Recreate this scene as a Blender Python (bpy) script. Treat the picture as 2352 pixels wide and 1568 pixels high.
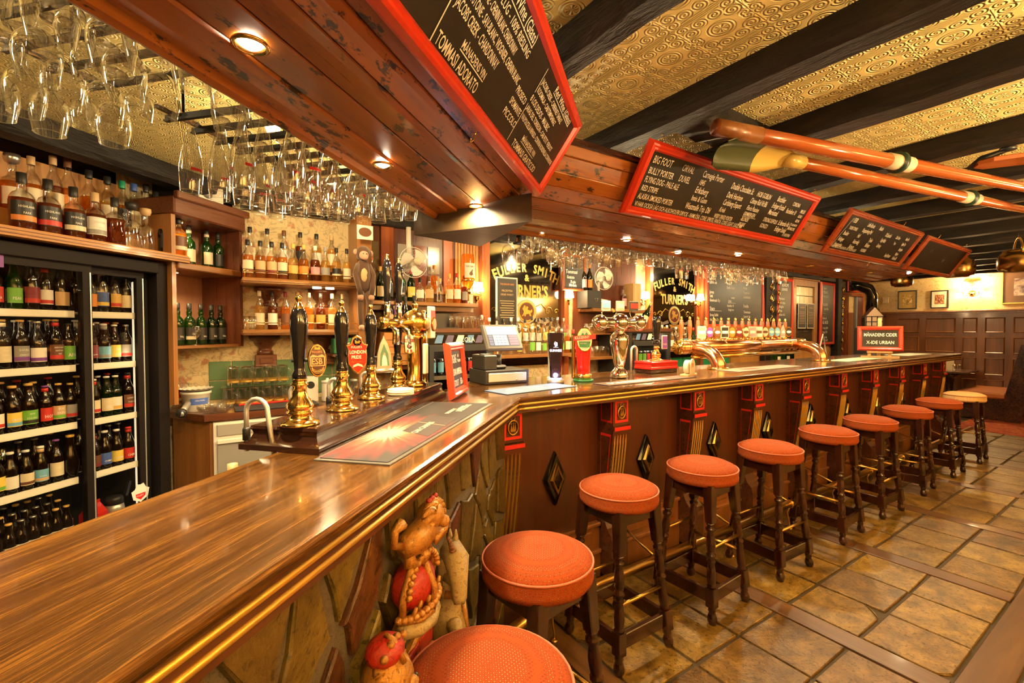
import bpy, bmesh, math, random
from mathutils import Matrix, Vector
for _o in list(bpy.data.objects): bpy.data.objects.remove(_o)
sc = bpy.context.scene; COL = sc.collection
R = random.Random(7); PI = math.pi; rad = math.radians
# ---------------------------------------------------------------- camera
cam = bpy.data.cameras.new('camera'); camo = bpy.data.objects.new('camera', cam); COL.objects.link(camo)
camo.location = (0, 0, 1.5); camo.rotation_euler = (rad(88.5), 0, rad(-33.3))
cam.sensor_width = 36; cam.lens = 36*1050/2352; cam.clip_start = 0.02; sc.camera = camo
# ---------------------------------------------------------------- world and exposure
w = bpy.data.worlds.new('world'); sc.world = w; w.use_nodes = True
w.node_tree.nodes['Background'].inputs[0].default_value = (1.0, .72, .42, 1)
w.node_tree.nodes['Background'].inputs[1].default_value = 0.035
vs = sc.view_settings; vs.view_transform = 'Standard'; vs.look = 'None'; vs.gamma = 1; vs.exposure = 0.85
vs.use_curve_mapping = False
sc.cycles.transparent_max_bounces = 40; sc.cycles.max_bounces = 10
WARM = (1.0, .70, .34); WARM2 = (1.0, .75, .40)
def lamp(name, loc, power, color=WARM, radius=.05, kind='POINT', rot=None, angle=150, parent=None, blend=.6):
    l = bpy.data.lights.new(name, kind); l.energy = power; l.color = color
    if kind in ('POINT', 'SPOT'): l.shadow_soft_size = radius
    if kind == 'SPOT': l.spot_size = rad(angle); l.spot_blend = blend
    o = bpy.data.objects.new(name, l); COL.objects.link(o); o.location = loc
    if rot: o.rotation_euler = rot
    if parent: o.parent = parent
    return o
# ---------------------------------------------------------------- frames
PH = rad(43.6); CP, SP = math.cos(PH), math.sin(PH)
def N(t, q, z=0): return Vector((CP*t - SP*q, SP*t + CP*q, z))      # the near counter's frame: along, across, up
NF = Matrix.Rotation(PH, 4, 'Z')
BY, NQ = 1.83, .462                                                  # counter front lines of the two runs
def mitre_x(d): return (CP*(BY+d) - NQ - d)/SP
def mitre_t(d): return CP*mitre_x(d) + SP*(BY+d)
BAR = 1.17; CEIL = 2.6
# ---------------------------------------------------------------- mesh builder
class MB:
    def __init__(s): s.v = []; s.f = []; s.mi = []; s.sm = []
    def add(s, vs, fs, mi=0, sm=False, M=None):
        b = len(s.v)
        for p in vs:
            p = Vector(p)
            s.v.append(tuple(M @ p) if M else tuple(p))
        for f in fs: s.f.append([b+i for i in f]); s.mi.append(mi); s.sm.append(sm)
        return s
    def box(s, x0, x1, y0, y1, z0, z1, mi=0, M=None, c=0):
        if c <= 0:
            v = [(x, y, z) for z in (z0, z1) for y in (y0, y1) for x in (x0, x1)]
            return s.add(v, [(0,2,3,1),(4,5,7,6),(0,1,5,4),(2,6,7,3),(0,4,6,2),(1,3,7,5)], mi, False, M)
        def ring(z, i): return [(x0+i,y0,z),(x1-i,y0,z),(x1,y0+i,z),(x1,y1-i,z),(x1-i,y1,z),(x0+i,y1,z),(x0,y1-i,z),(x0,y0+i,z)]
        def top(z): return [(x0+c,y0+c,z),(x1-c,y0+c,z),(x1-c,y0+c,z),(x1-c,y1-c,z),(x1-c,y1-c,z),(x0+c,y1-c,z),(x0+c,y1-c,z),(x0+c,y0+c,z)]
        v = top(z0)+ring(z0+c, c)+ring(z1-c, c)+top(z1); fs = []
        for k in range(3):
            for i in range(8):
                j = (i+1) % 8; a, b2 = k*8+i, k*8+j; fs.append((a, b2, b2+8, a+8))
        fs += [(7,5,3,1), (24,26,28,30)]
        return s.add(v, fs, mi, False, M)
    def prism(s, poly, z0, z1, mi=0, M=None, inset=0, sm=False):
        # polygon in XY (counter-clockwise), raised along Z; inset gives a bevelled top
        n = len(poly); v = [(x, y, z0) for x, y in poly]
        zt = z1-inset if inset else z1
        v += [(x, y, zt) for x, y in poly]
        fs = [tuple(range(n-1, -1, -1))] + [(i, (i+1) % n, n+(i+1) % n, n+i) for i in range(n)]
        if inset:
            cx = sum(p[0] for p in poly)/n; cy = sum(p[1] for p in poly)/n
            for x, y in poly:
                l = math.hypot(x-cx, y-cy) or 1; k = max(0, 1-inset/l); v.append((cx+(x-cx)*k, cy+(y-cy)*k, z1))
            fs += [(n+i, n+(i+1) % n, 2*n+(i+1) % n, 2*n+i) for i in range(n)] + [tuple(range(2*n, 3*n))]
        else: fs.append(tuple(range(n, 2*n)))
        return s.add(v, fs, mi, sm, M)
    def lathe(s, prof, seg=20, mi=0, M=None, sm=True, a0=0, a1=2*PI, cap=True):
        full = abs(a1-a0-2*PI) < 1e-6; k = seg if full else seg+1; v = []; fs = []
        for r, z in prof:
            for i in range(k):
                a = a0+(a1-a0)*i/seg; v.append((r*math.cos(a), r*math.sin(a), z))
        for j in range(len(prof)-1):
            for i in range(seg):
                i2 = (i+1) % k; fs.append((j*k+i, j*k+i2, (j+1)*k+i2, (j+1)*k+i))
        if cap and full:
            if prof[0][0] > 1e-4: fs.append(tuple(range(k-1, -1, -1)))
            if prof[-1][0] > 1e-4: fs.append(tuple((len(prof)-1)*k+i for i in range(k)))
        return s.add(v, fs, mi, sm, M)
    def tube(s, pts, r, seg=8, mi=0, M=None, closed=False, sm=True):
        pts = [Vector(p) for p in pts]; n = len(pts); v = []; fs = []; up = None
        rr = r if isinstance(r, (list, tuple)) else [r]*n
        for i, p in enumerate(pts):
            if closed: d = pts[(i+1) % n]-pts[i-1]
            else: d = pts[min(i+1, n-1)]-pts[max(i-1, 0)]
            d.normalize()
            if up is None:
                up = Vector((0, 0, 1)) if abs(d.z) < .9 else Vector((1, 0, 0))
            a = d.cross(up); a.normalize(); up = a.cross(d); up.normalize()
            for k in range(seg):
                an = 2*PI*k/seg; v.append(p+(a*math.cos(an)+up*math.sin(an))*rr[i])
        m = n if closed else n-1
        for i in range(m):
            i2 = (i+1) % n
            for k in range(seg):
                k2 = (k+1) % seg; fs.append((i*seg+k, i*seg+k2, i2*seg+k2, i2*seg+k))
        if not closed: fs += [tuple(range(seg-1, -1, -1)), tuple((n-1)*seg+k for k in range(seg))]
        return s.add(v, fs, mi, sm, M)
    def ball(s, c, r, seg=12, rings=8, mi=0, M=None):
        rx, ry, rz = (r, r, r) if not isinstance(r, (list, tuple)) else r
        prof = [(math.sin(PI*i/rings), -math.cos(PI*i/rings)) for i in range(rings+1)]
        M2 = Matrix.Translation(c) @ Matrix.Diagonal((rx, ry, rz, 1))
        return s.lathe([(max(a, 1e-5), b) for a, b in prof], seg, mi, (M @ M2) if M else M2, True, cap=False)
    def text(s, body, size=.1, mi=0, M=None, sx=1.0, ext=0, align='LEFT', shear=0, bold=0, res=2):
        v, fs = text_geo(body, size, align, shear, bold, res)
        v = [(x*sx, y, ext) for x, y in v]
        return s.add(v, fs, mi, False, M)
    def mesh(s, name):
        me = bpy.data.meshes.new(name); me.from_pydata(s.v, [], s.f)
        me.polygons.foreach_set('material_index', s.mi); me.polygons.foreach_set('use_smooth', s.sm); me.update()
        return me
    def build(s, name, mats, parent=None, M=None, me=None):
        return link(name, s.mesh(name), mats, parent, M)
def link(name, me, mats=None, parent=None, M=None):
    if mats is not None and not len(me.materials):
        for mm in (mats if isinstance(mats, (list, tuple)) else [mats]): me.materials.append(mm)
    o = bpy.data.objects.new(name, me); COL.objects.link(o)
    if parent: o.parent = parent
    if M is not None: o.matrix_local = M
    return o
_tc = {}
def text_geo(body, size, align, shear, bold, res):
    key = (body, size, align, shear, bold, res)
    if key not in _tc:
        cu = bpy.data.curves.new('txt', 'FONT'); cu.body = body; cu.size = size; cu.align_x = align; cu.shear = shear
        cu.resolution_u = res; cu.offset = bold*size; cu.fill_mode = 'FRONT'
        o = bpy.data.objects.new('txt', cu); COL.objects.link(o); me = bpy.data.meshes.new_from_object(o)
        _tc[key] = ([(p.co.x, p.co.y) for p in me.vertices], [tuple(p.vertices) for p in me.polygons])
        bad = any(not -.6*size < p.co.y < 1.4*size for p in me.vertices)
        bpy.data.objects.remove(o); bpy.data.curves.remove(cu); bpy.data.meshes.remove(me)
        if bad and bold: _tc[key] = text_geo(body, size, align, shear, 0, res)
    return _tc[key]
def tag(o, label=None, cat=None, group=None, kind=None):
    if label: o['label'] = label
    if cat: o['category'] = cat
    if group: o['group'] = group
    if kind: o['kind'] = kind
    return o
def thing(name, label, cat, loc=(0, 0, 0), rz=0, group=None, kind=None):
    o = bpy.data.objects.new(name, None); COL.objects.link(o); o.empty_display_size = .05
    o.location = loc; o.rotation_euler = (0, 0, rz)
    return tag(o, label, cat, group, kind)
def dup(root, loc, rz=None, label=None, scale=None):
    r = root.copy(); COL.objects.link(r); r.location = loc
    if rz is not None: r.rotation_euler = (0, 0, rz)
    if label: r['label'] = label
    if scale: r.scale = scale
    for ch in root.children:
        c = ch.copy(); COL.objects.link(c); c.parent = r
        for g in ch.children:
            d = g.copy(); COL.objects.link(d); d.parent = c
    return r
TR = Matrix.Translation
def RX(a): return Matrix.Rotation(a, 4, 'X')
def RY(a): return Matrix.Rotation(a, 4, 'Y')
def RZ(a): return Matrix.Rotation(a, 4, 'Z')
ORD = ['first', 'second', 'third', 'fourth', 'fifth', 'sixth', 'seventh', 'eighth', 'ninth', 'tenth', 'eleventh', 'twelfth',
       'thirteenth', 'fourteenth', 'fifteenth', 'sixteenth', 'seventeenth', 'eighteenth', 'nineteenth', 'twentieth']
# ---------------------------------------------------------------- materials
MT = {}
class NT:
    def __init__(s, name):
        s.m = bpy.data.materials.new(name); s.m.use_nodes = True; s.t = s.m.node_tree; s.n = s.t.nodes; s.l = s.t.links
        s.b = s.n['Principled BSDF']; s.out = s.n['Material Output']
    def node(s, typ, **kw):
        d = s.n.new(typ)
        for k, v in kw.items():
            if k.startswith('i_'):
                kk = k[2:]; kk = int(kk) if kk.isdigit() else kk.replace('_', ' ')
                s.put(v, d.inputs[kk])
            else: setattr(d, k, v)
        return d
    def put(s, v, sock):
        if hasattr(v, 'is_output'): s.l.new(v, sock)
        elif isinstance(v, tuple) and sock.type == 'RGBA' and len(v) == 3: sock.default_value = (*v, 1)
        else: sock.default_value = v
    def math(s, op, a, b=0.0, c=0.0):
        d = s.n.new('ShaderNodeMath'); d.operation = op; s.put(a, d.inputs[0]); s.put(b, d.inputs[1]); s.put(c, d.inputs[2]); return d.outputs[0]
    def coord(s, which='Object', scale=(1, 1, 1), rot=(0, 0, 0)):
        c = s.node('ShaderNodeTexCoord'); mp = s.node('ShaderNodeMapping'); s.l.new(c.outputs[which], mp.inputs[0])
        mp.inputs['Scale'].default_value = scale; mp.inputs['Rotation'].default_value = rot; return mp.outputs[0]
    def noise(s, vec, scale, detail=4, rough=.6, dist=0): 
        d = s.node('ShaderNodeTexNoise'); s.l.new(vec, d.inputs['Vector']); d.inputs['Scale'].default_value = scale
        d.inputs['Detail'].default_value = detail; d.inputs['Roughness'].default_value = rough; d.inputs['Distortion'].default_value = dist; return d.outputs['Fac']
    def ramp(s, fac, stops):
        d = s.node('ShaderNodeValToRGB'); e = d.color_ramp.elements
        while len(e) < len(stops): e.new(.5)
        for i, (p, c) in enumerate(stops): e[i].position = p; e[i].color = (*c, 1) if len(c) == 3 else c
        s.put(fac, d.inputs[0]); return d.outputs[0]
    def mix(s, fac, a, b, typ='MIX'):
        d = s.n.new('ShaderNodeMix'); d.data_type = 'RGBA'; d.blend_type = typ; s.put(fac, d.inputs[0]); s.put(a, d.inputs[6]); s.put(b, d.inputs[7]); return d.outputs[2]
    def bump(s, h, strength=.3, dist=.01):
        d = s.node('ShaderNodeBump'); s.put(h, d.inputs['Height']); d.inputs['Strength'].default_value = strength; d.inputs['Distance'].default_value = dist
        s.l.new(d.outputs[0], s.b.inputs['Normal']); return d
    def set(s, **kw):
        nm = dict(col='Base Color', rough='Roughness', metal='Metallic', coat='Coat Weight', coatr='Coat Roughness', spec='Specular IOR Level',
                  trans='Transmission Weight', ior='IOR', em='Emission Color', ems='Emission Strength', alpha='Alpha', sheen='Sheen Weight')
        for k, v in kw.items(): s.put(v, s.b.inputs[nm[k]])
        return s
def mat(name, col, rough=.5, metal=0, **kw):
    if name in MT: return MT[name]
    t = NT(name); t.set(col=tuple(col), rough=rough, metal=metal, **kw); MT[name] = t.m; return t.m
def flat(col, rough=.5, **kw):
    return mat('paint_%d_%d_%d_%d' % (*[int(c*255) for c in col], int(rough*100)), col, rough, **kw)
def wood(name, dark, mid, light, axis='X', scale=6, rough=.35, coat=.3, bump=.15, coatr=.08, stretch=.06, chips=None, rnd=.25, fine=0):
    t = NT(name); sc3 = {'X': (stretch, 1, 1), 'Y': (1, stretch, 1), 'Z': (1, 1, stretch)}[axis]
    v = t.coord('Object', sc3)
    oi = t.node('ShaderNodeObjectInfo'); ad = t.node('ShaderNodeVectorMath', operation='ADD'); t.l.new(v, ad.inputs[0])
    cb = t.node('ShaderNodeCombineXYZ'); k = t.math('MULTIPLY', oi.outputs['Random'], 37.0)
    for i in range(3): t.l.new(k, cb.inputs[i])
    t.l.new(cb.outputs[0], ad.inputs[1]); v = ad.outputs[0]
    a = t.noise(v, scale, 5, .65, .6); b = t.noise(v, scale*7, 3, .6); c = t.math('ADD', t.math('MULTIPLY', a, .75), t.math('MULTIPLY', b, .25))
    if fine: c = t.math('ADD', t.math('MULTIPLY', c, 1-fine), t.math('MULTIPLY', t.noise(v, scale*22, 4, .75), fine))
    col = t.ramp(c, [(.32, dark), (.5, mid), (.68, light)])
    col = t.mix(t.math('MULTIPLY', oi.outputs['Random'], rnd), col, dark)
    if chips:
        ch = t.noise(t.coord('Object', {'X': (1, 2.2, 2.2), 'Y': (2.2, 1, 2.2), 'Z': (2.2, 2.2, 1)}[axis]), 9, 5, .7); msk = t.ramp(ch, [(.575, (0, 0, 0)), (.61, (1, 1, 1))]); col = t.mix(msk, col, chips)
    t.set(col=col, rough=t.math('ADD', t.math('MULTIPLY', b, .2), rough-.1), coat=coat, coatr=coatr); t.bump(c, bump, .004)
    MT[name] = t.m; return t.m
def glassy(name, tint=(1, 1, 1), refl=.9, body=None, bodyamt=0.0, rough=.02, ior=1.5, edge=4.0):
    # thin-walled clear glass: see-through, with a Fresnel reflection; body adds some cloudy colour
    t = NT(name); t.n.remove(t.b)
    tr = t.node('ShaderNodeBsdfTransparent', i_0=tint); gl = t.node('ShaderNodeBsdfGlossy', i_Roughness=rough); gl.inputs[0].default_value = (refl, refl, refl, 1)
    lw = t.node('ShaderNodeLayerWeight'); lw.inputs[0].default_value = .5; f0 = ((ior-1)/(ior+1))**2; frs = t.math('ADD', t.math('MULTIPLY', t.math('POWER', lw.outputs['Facing'], edge), 1-f0), f0)
    cur = tr.outputs[0]
    if body:
        df = t.node('ShaderNodeBsdfDiffuse', i_0=body); tl = t.node('ShaderNodeBsdfTranslucent', i_0=body)
        ms0 = t.node('ShaderNodeMixShader', i_0=.55); t.l.new(df.outputs[0], ms0.inputs[1]); t.l.new(tl.outputs[0], ms0.inputs[2])
        ms1 = t.node('ShaderNodeMixShader', i_0=bodyamt); t.l.new(cur, ms1.inputs[1]); t.l.new(ms0.outputs[0], ms1.inputs[2]); cur = ms1.outputs[0]
    ms = t.node('ShaderNodeMixShader', i_0=frs); t.l.new(cur, ms.inputs[1]); t.l.new(gl.outputs[0], ms.inputs[2])
    t.l.new(ms.outputs[0], t.out.inputs[0]); MT[name] = t.m; return t.m
def emit(name, col, strength):
    if name in MT: return MT[name]
    t = NT(name); t.set(col=tuple(col), em=tuple(col), ems=strength); MT[name] = t.m; return t.m
# ---------------------------------------------------------------- material list
W_TOP = wood('counter_wood', (.012, .005, .002), (.075, .029, .006), (.33, .145, .024), 'X', 13, .20, .3, .08, .06, .035, fine=.42)
W_EDGE = wood('edge_wood', (.035, .010, .004), (.075, .022, .008), (.13, .04, .012), 'X', 9, .3, .5, .1)
W_ORANGE = wood('canopy_wood', (.15, .042, .007), (.31, .093, .013), (.46, .155, .023), 'X', 5, .30, .3, .25, .1, .06, chips=(.02, .007, .004), rnd=.55)
W_PANEL = wood('panel_wood', (.045, .010, .003), (.070, .015, .004), (.098, .022, .005), 'Z', 10, .38, .25, .08, .2, .05)
W_DARK = wood('dark_wood', (.018, .006, .003), (.04, .012, .006), (.075, .024, .010), 'X', 8, .28, .5, .1)
W_LEG = wood('stool_wood', (.010, .0025, .0012), (.026, .006, .0028), (.055, .014, .005), 'Z', 9, .2, .4, .03, .1)
W_PLY = wood('plywood', (.40, .17, .035), (.50, .23, .05), (.60, .29, .07), 'Z', 8, .5, .15, .1)
W_PLYX = wood('plywood_shelf', (.36, .14, .028), (.46, .19, .038), (.55, .25, .05), 'X', 8, .45, .2, .1)
W_SHELF = wood('shelf_oak', (.16, .06, .015), (.27, .11, .027), (.38, .17, .045), 'X', 9, .35, .35, .1)
W_SHELFZ = wood('oak_upright', (.20, .075, .018), (.33, .13, .03), (.44, .19, .045), 'Z', 9, .4, .3, .1)
W_BACK = wood('backbar_mahogany', (.07, .02, .008), (.12, .035, .012), (.19, .06, .02), 'X', 8, .3, .4, .1)
W_BACKZ = wood('mahogany_upright', (.06, .017, .007), (.11, .03, .011), (.17, .052, .018), 'Z', 8, .3, .4, .1)
W_REDZ = wood('red_mahogany', (.22, .05, .015), (.32, .08, .022), (.42, .12, .03), 'Z', 8, .3, .4, .1)
W_WAINS = wood('wainscot_wood', (.13, .045, .012), (.22, .08, .02), (.30, .115, .03), 'Z', 7, .36, .3, .1)
W_STRIP = wood('floor_strip_wood', (.05, .021, .007), (.105, .046, .015), (.17, .08, .028), 'Y', 12, .42, .2, .2)
W_STRIPX = wood('floor_plank_wood', (.045, .019, .007), (.09, .040, .013), (.14, .066, .023), 'X', 12, .42, .2, .2)
W_PALE = wood('pale_pine', (.48, .28, .11), (.58, .36, .15), (.66, .44, .2), 'Z', 8, .5, .1, .1)
W_OAR = wood('oar_wood', (.30, .065, .014), (.40, .095, .018), (.50, .135, .026), 'X', 6, .2, .7, .05, .05)
BRASS = mat('brass', (.80, .53, .17), .14, 1); BRASS_D = mat('worn_brass', (.60, .37, .11), .28, 1); GOLDP = mat('gold_leaf', (.72, .46, .10), .32, .75)
COPPER = mat('copper', (.88, .47, .25), .17, 1); CHROME = mat('chrome', (.85, .82, .78), .06, 1); STEEL = mat('brushed_steel', (.66, .62, .56), .36, .7)
PEWTER = mat('pewter', (.55, .52, .48), .28, .9); ANTIQ = mat('antique_brass', (.36, .21, .07), .25, 1)
BLACKG = mat('black_gloss', (.006, .005, .005), .08, 0, coat=.6); BLACKM = mat('black_matte', (.012, .011, .010), .55); BLACKP = mat('black_plastic', (.018, .017, .016), .38)
GREYP = mat('grey_plastic', (.10, .09, .08), .4); WHITEP = mat('white_plastic', (.72, .66, .56), .35); CREAM = mat('cream_paint', (.66, .55, .38), .5)
REDP = mat('red_frame_paint', (.62, .035, .010), .34, 0, coat=.25); REDT = mat('red_trim_paint', (.62, .018, .015), .4); REDGL = mat('red_gloss', (.58, .018, .012), .18, coat=.5)
PLINTHW = mat('plinth_wood', (.028, .010, .005), .14, 0, coat=.5)
CHALK = mat('chalk', (.84, .80, .72), .9); BOARD = None
PAPER = mat('paper', (.74, .68, .56), .7); MIRROR = mat('mirror_glass', (.55, .50, .44), .05, 1)
GLASS = glassy('clear_glass', (.95, .945, .93), 1.0, None, 0, .01, 2.15, 1.8); PANE = glassy('pane_glass', (.93, .92, .89), .7, None, 0, .01, 1.32, 5)
def _board():
    t = NT('slate_board'); v = t.coord('Object', (1, 1, 1)); n = t.noise(v, 4, 4, .6, 1); t.set(col=t.ramp(n, [(.35, (.007, .0055, .0045)), (.7, (.018, .014, .011))]), rough=.42); t.bump(t.noise(v, 300, 2), .05, .001); return t.m
BOARD = _board()
def _beam():
    t = NT('black_beam'); v = t.coord('Object', (1, .25, 1)); n = t.noise(v, 9, 6, .7, .5); f = t.noise(v, 60, 4, .7)
    t.set(col=t.ramp(n, [(.35, (.006, .005, .004)), (.6, (.016, .011, .008)), (.78, (.05, .034, .022))]), rough=t.math('ADD', t.math('MULTIPLY', f, .3), .4), spec=.25)
    t.bump(t.math('ADD', n, t.math('MULTIPLY', f, .3)), .7, .02); return t.m
BEAM = _beam()
def _ceil():
    t = NT('embossed_paper'); c = t.coord('Object'); sx = t.node('ShaderNodeSeparateXYZ'); t.l.new(c, sx.inputs[0])
    def fold(o, c0, S): return t.math('MULTIPLY', t.math('SUBTRACT', t.math('FRACT', t.math('ADD', t.math('DIVIDE', t.math('SUBTRACT', o, c0), S), .5)), .5), S)
    x = fold(sx.outputs[0], 1.313, .26); y = fold(sx.outputs[1], 1.228, .226); ax = t.math('ABSOLUTE', x); ay = t.math('ABSOLUTE', y)
    def dist(cx, cy):
        u = t.math('SUBTRACT', ax, cx); v = t.math('SUBTRACT', ay, cy); return t.math('SQRT', t.math('ADD', t.math('MULTIPLY', u, u), t.math('MULTIPLY', v, v))), t.math('ARCTAN2', v, u)
    def lt(v, k): return t.math('LESS_THAN', v, k)
    def wave(v, per): return t.math('SINE', t.math('MULTIPLY', v, 2*PI/per))
    r0, a0 = dist(0, 0); inr = lt(r0, .052); h = t.math('MULTIPLY', wave(r0, .013), t.math('MULTIPLY', inr, t.math('GREATER_THAN', r0, .026)))
    h = t.math('ADD', h, t.math('MULTIPLY', t.math('SINE', t.math('MULTIPLY', a0, 8)), lt(r0, .024))); used = inr
    for cx, cy, rr, tw in ((.088, .030, .030, 1), (.060, .078, .032, -1), (.105, .088, .026, 1), (.012, .095, .022, 2)):
        r, a = dist(cx, cy); free = t.math('MULTIPLY', lt(r, rr), t.math('SUBTRACT', 1.0, used)); sp = t.math('SINE', t.math('ADD', t.math('MULTIPLY', r, 2*PI/.0125), t.math('MULTIPLY', a, tw)))
        h = t.math('ADD', h, t.math('MULTIPLY', sp, free)); used = t.math('MINIMUM', t.math('ADD', used, free), 1.0)
    rest = t.math('SUBTRACT', 1.0, used); ln = t.math('MULTIPLY', wave(x, .0105), t.math('GREATER_THAN', ax, .108)); bar = t.math('MULTIPLY', wave(y, .012), t.math('MULTIPLY', t.math('GREATER_THAN', ay, .09), lt(ax, .1)))
    h = t.math('ADD', h, t.math('MULTIPLY', t.math('ADD', ln, bar), t.math('MULTIPLY', rest, .7)))
    st = t.noise(c, 1.3, 4, .6)
    t.set(col=t.ramp(st, [(.3, (.64, .50, .17)), (.7, (.78, .64, .27))]), rough=.42); t.bump(h, .75, .007); return t.m
PAPERC = _ceil()
def _floral(name, base, c1, c2, sc1):
    t = NT(name); v = t.coord('Object'); vo = t.node('ShaderNodeTexVoronoi', i_Scale=sc1); nz = t.noise(v, sc1*.8, 4, .6, 1.5)
    mv = t.node('ShaderNodeMix', data_type='RGBA', i_0=.12); t.l.new(v, mv.inputs[6]); 
    nn = t.node('ShaderNodeTexNoise', i_Scale=sc1*1.5); t.l.new(v, nn.inputs[0]); t.l.new(nn.outputs['Color'], mv.inputs[7]); t.l.new(mv.outputs[2], vo.inputs['Vector'])
    f1 = t.ramp(vo.outputs['Distance'], [(.18, (1, 1, 1)), (.34, (0, 0, 0))]); pick = t.ramp(vo.outputs['Color'], [(.45, c1), (.55, c2)])
    vein = t.ramp(nz, [(.47, (0, 0, 0)), (.5, (1, 1, 1)), (.53, (0, 0, 0))])
    col = t.mix(t.math('MULTIPLY', f1, .75), base, pick); col = t.mix(t.math('MULTIPLY', vein, .65), col, c2); t.set(col=col, rough=.7); MT[name] = t.m; return t.m
FLORAL = _floral('floral_wallpaper', (.60, .46, .24), (.42, .13, .06), (.20, .17, .10), 11)
FLORAL2 = _floral('cream_wallpaper', (.62, .47, .24), (.50, .25, .08), (.42, .25, .10), 16)
def _stone(name, c0, c1, c2, sc0, rough=.38, bmp=.5):
    t = NT(name); v = t.coord('Object'); oi = t.node('ShaderNodeObjectInfo'); ad = t.node('ShaderNodeVectorMath', operation='ADD'); t.l.new(v, ad.inputs[0])
    cb = t.node('ShaderNodeCombineXYZ'); k = t.math('MULTIPLY', oi.outputs['Random'], 53.0)
    for i in range(3): t.l.new(k, cb.inputs[i])
    t.l.new(cb.outputs[0], ad.inputs[1]); v = ad.outputs[0]
    a = t.noise(v, sc0, 6, .7, .4); b = t.noise(v, sc0*9, 4, .7); sp = t.ramp(b, [(.55, (0, 0, 0)), (.63, (1, 1, 1))])
    col = t.ramp(a, [(.3, c0), (.5, c1), (.72, c2)]); col = t.mix(t.math('MULTIPLY', sp, .75), col, tuple(x*.35 for x in c0))
    hs = t.node('ShaderNodeHueSaturation'); t.l.new(col, hs.inputs['Color']); t.put(t.math('ADD', t.math('MULTIPLY', oi.outputs['Random'], .55), .72), hs.inputs['Value']); t.put(t.math('ADD', t.math('MULTIPLY', oi.outputs['Random'], .02), .492), hs.inputs['Hue'])
    t.set(col=hs.outputs[0], rough=t.math('ADD', t.math('MULTIPLY', b, .25), rough-.12)); t.bump(t.math('ADD', a, t.math('MULTIPLY', b, .35)), bmp, .008); MT[name] = t.m; return t.m
TILE = _stone('floor_stone', (.040, .020, .005), (.145, .078, .016), (.30, .18, .047), 7, .34, 1.0)
CRAZY = _stone('wall_stone', (.042, .026, .006), (.100, .066, .013), (.160, .11, .026), 6, .42, .8)
CRAZYR = _stone('rust_stone', (.035, .011, .004), (.080, .024, .006), (.14, .054, .012), 8, .45, .9)
GROUT = mat('grout', (.045, .031, .02), .8); MORTAR = _stone('mortar', (.07, .055, .04), (.10, .08, .058), (.12, .095, .07), 30, .8, .5)
def _fabric(name, ca, cb_, cs):
    t = NT(name); v = t.coord('Object', (1, 1, 1)); ck = t.node('ShaderNodeTexVoronoi', i_Scale=125.0); t.l.new(v, ck.inputs['Vector']); ck.inputs['Randomness'].default_value = .12
    d = ck.outputs['Distance']; n = t.noise(v, 7, 3, .6)
    col = t.ramp(d, [(.18, cs), (.27, cb_), (.5, ca)]); col = t.mix(t.math('MULTIPLY', n, .3), col, cb_); t.set(col=col, rough=.85, spec=.15); t.bump(d, -.5, .004); MT[name] = t.m; return t.m
FABRIC = _fabric('red_moquette', (.27, .050, .008), (.16, .020, .005), (.28, .16, .055)); FABRIC_P = _fabric('pale_moquette', (.66, .42, .19), (.55, .30, .12), (.3, .13, .04))
PIPING = mat('piping', (.45, .10, .04), .6); LEATHER = mat('tan_leather', (.40, .125, .035), .4, 0, coat=.15)
def _carpet():
    t = NT('red_carpet'); v = t.coord('Object'); n = t.noise(v, 7, 4, .6, 1); f = t.noise(v, 90, 2); t.set(col=t.ramp(n, [(.4, (.30, .03, .012)), (.5, (.42, .10, .02)), (.58, (.20, .02, .01))]), rough=.95); t.bump(f, .6, .01); return t.m
CARPET = _carpet()
PLASTER = mat('plaster', (.52, .38, .2), .8)
LAMPE = emit('lamp_filament', (1, .86, .62), 60); SHADE = emit('lamp_shade_glow', (1, .78, .46), 7)
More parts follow.
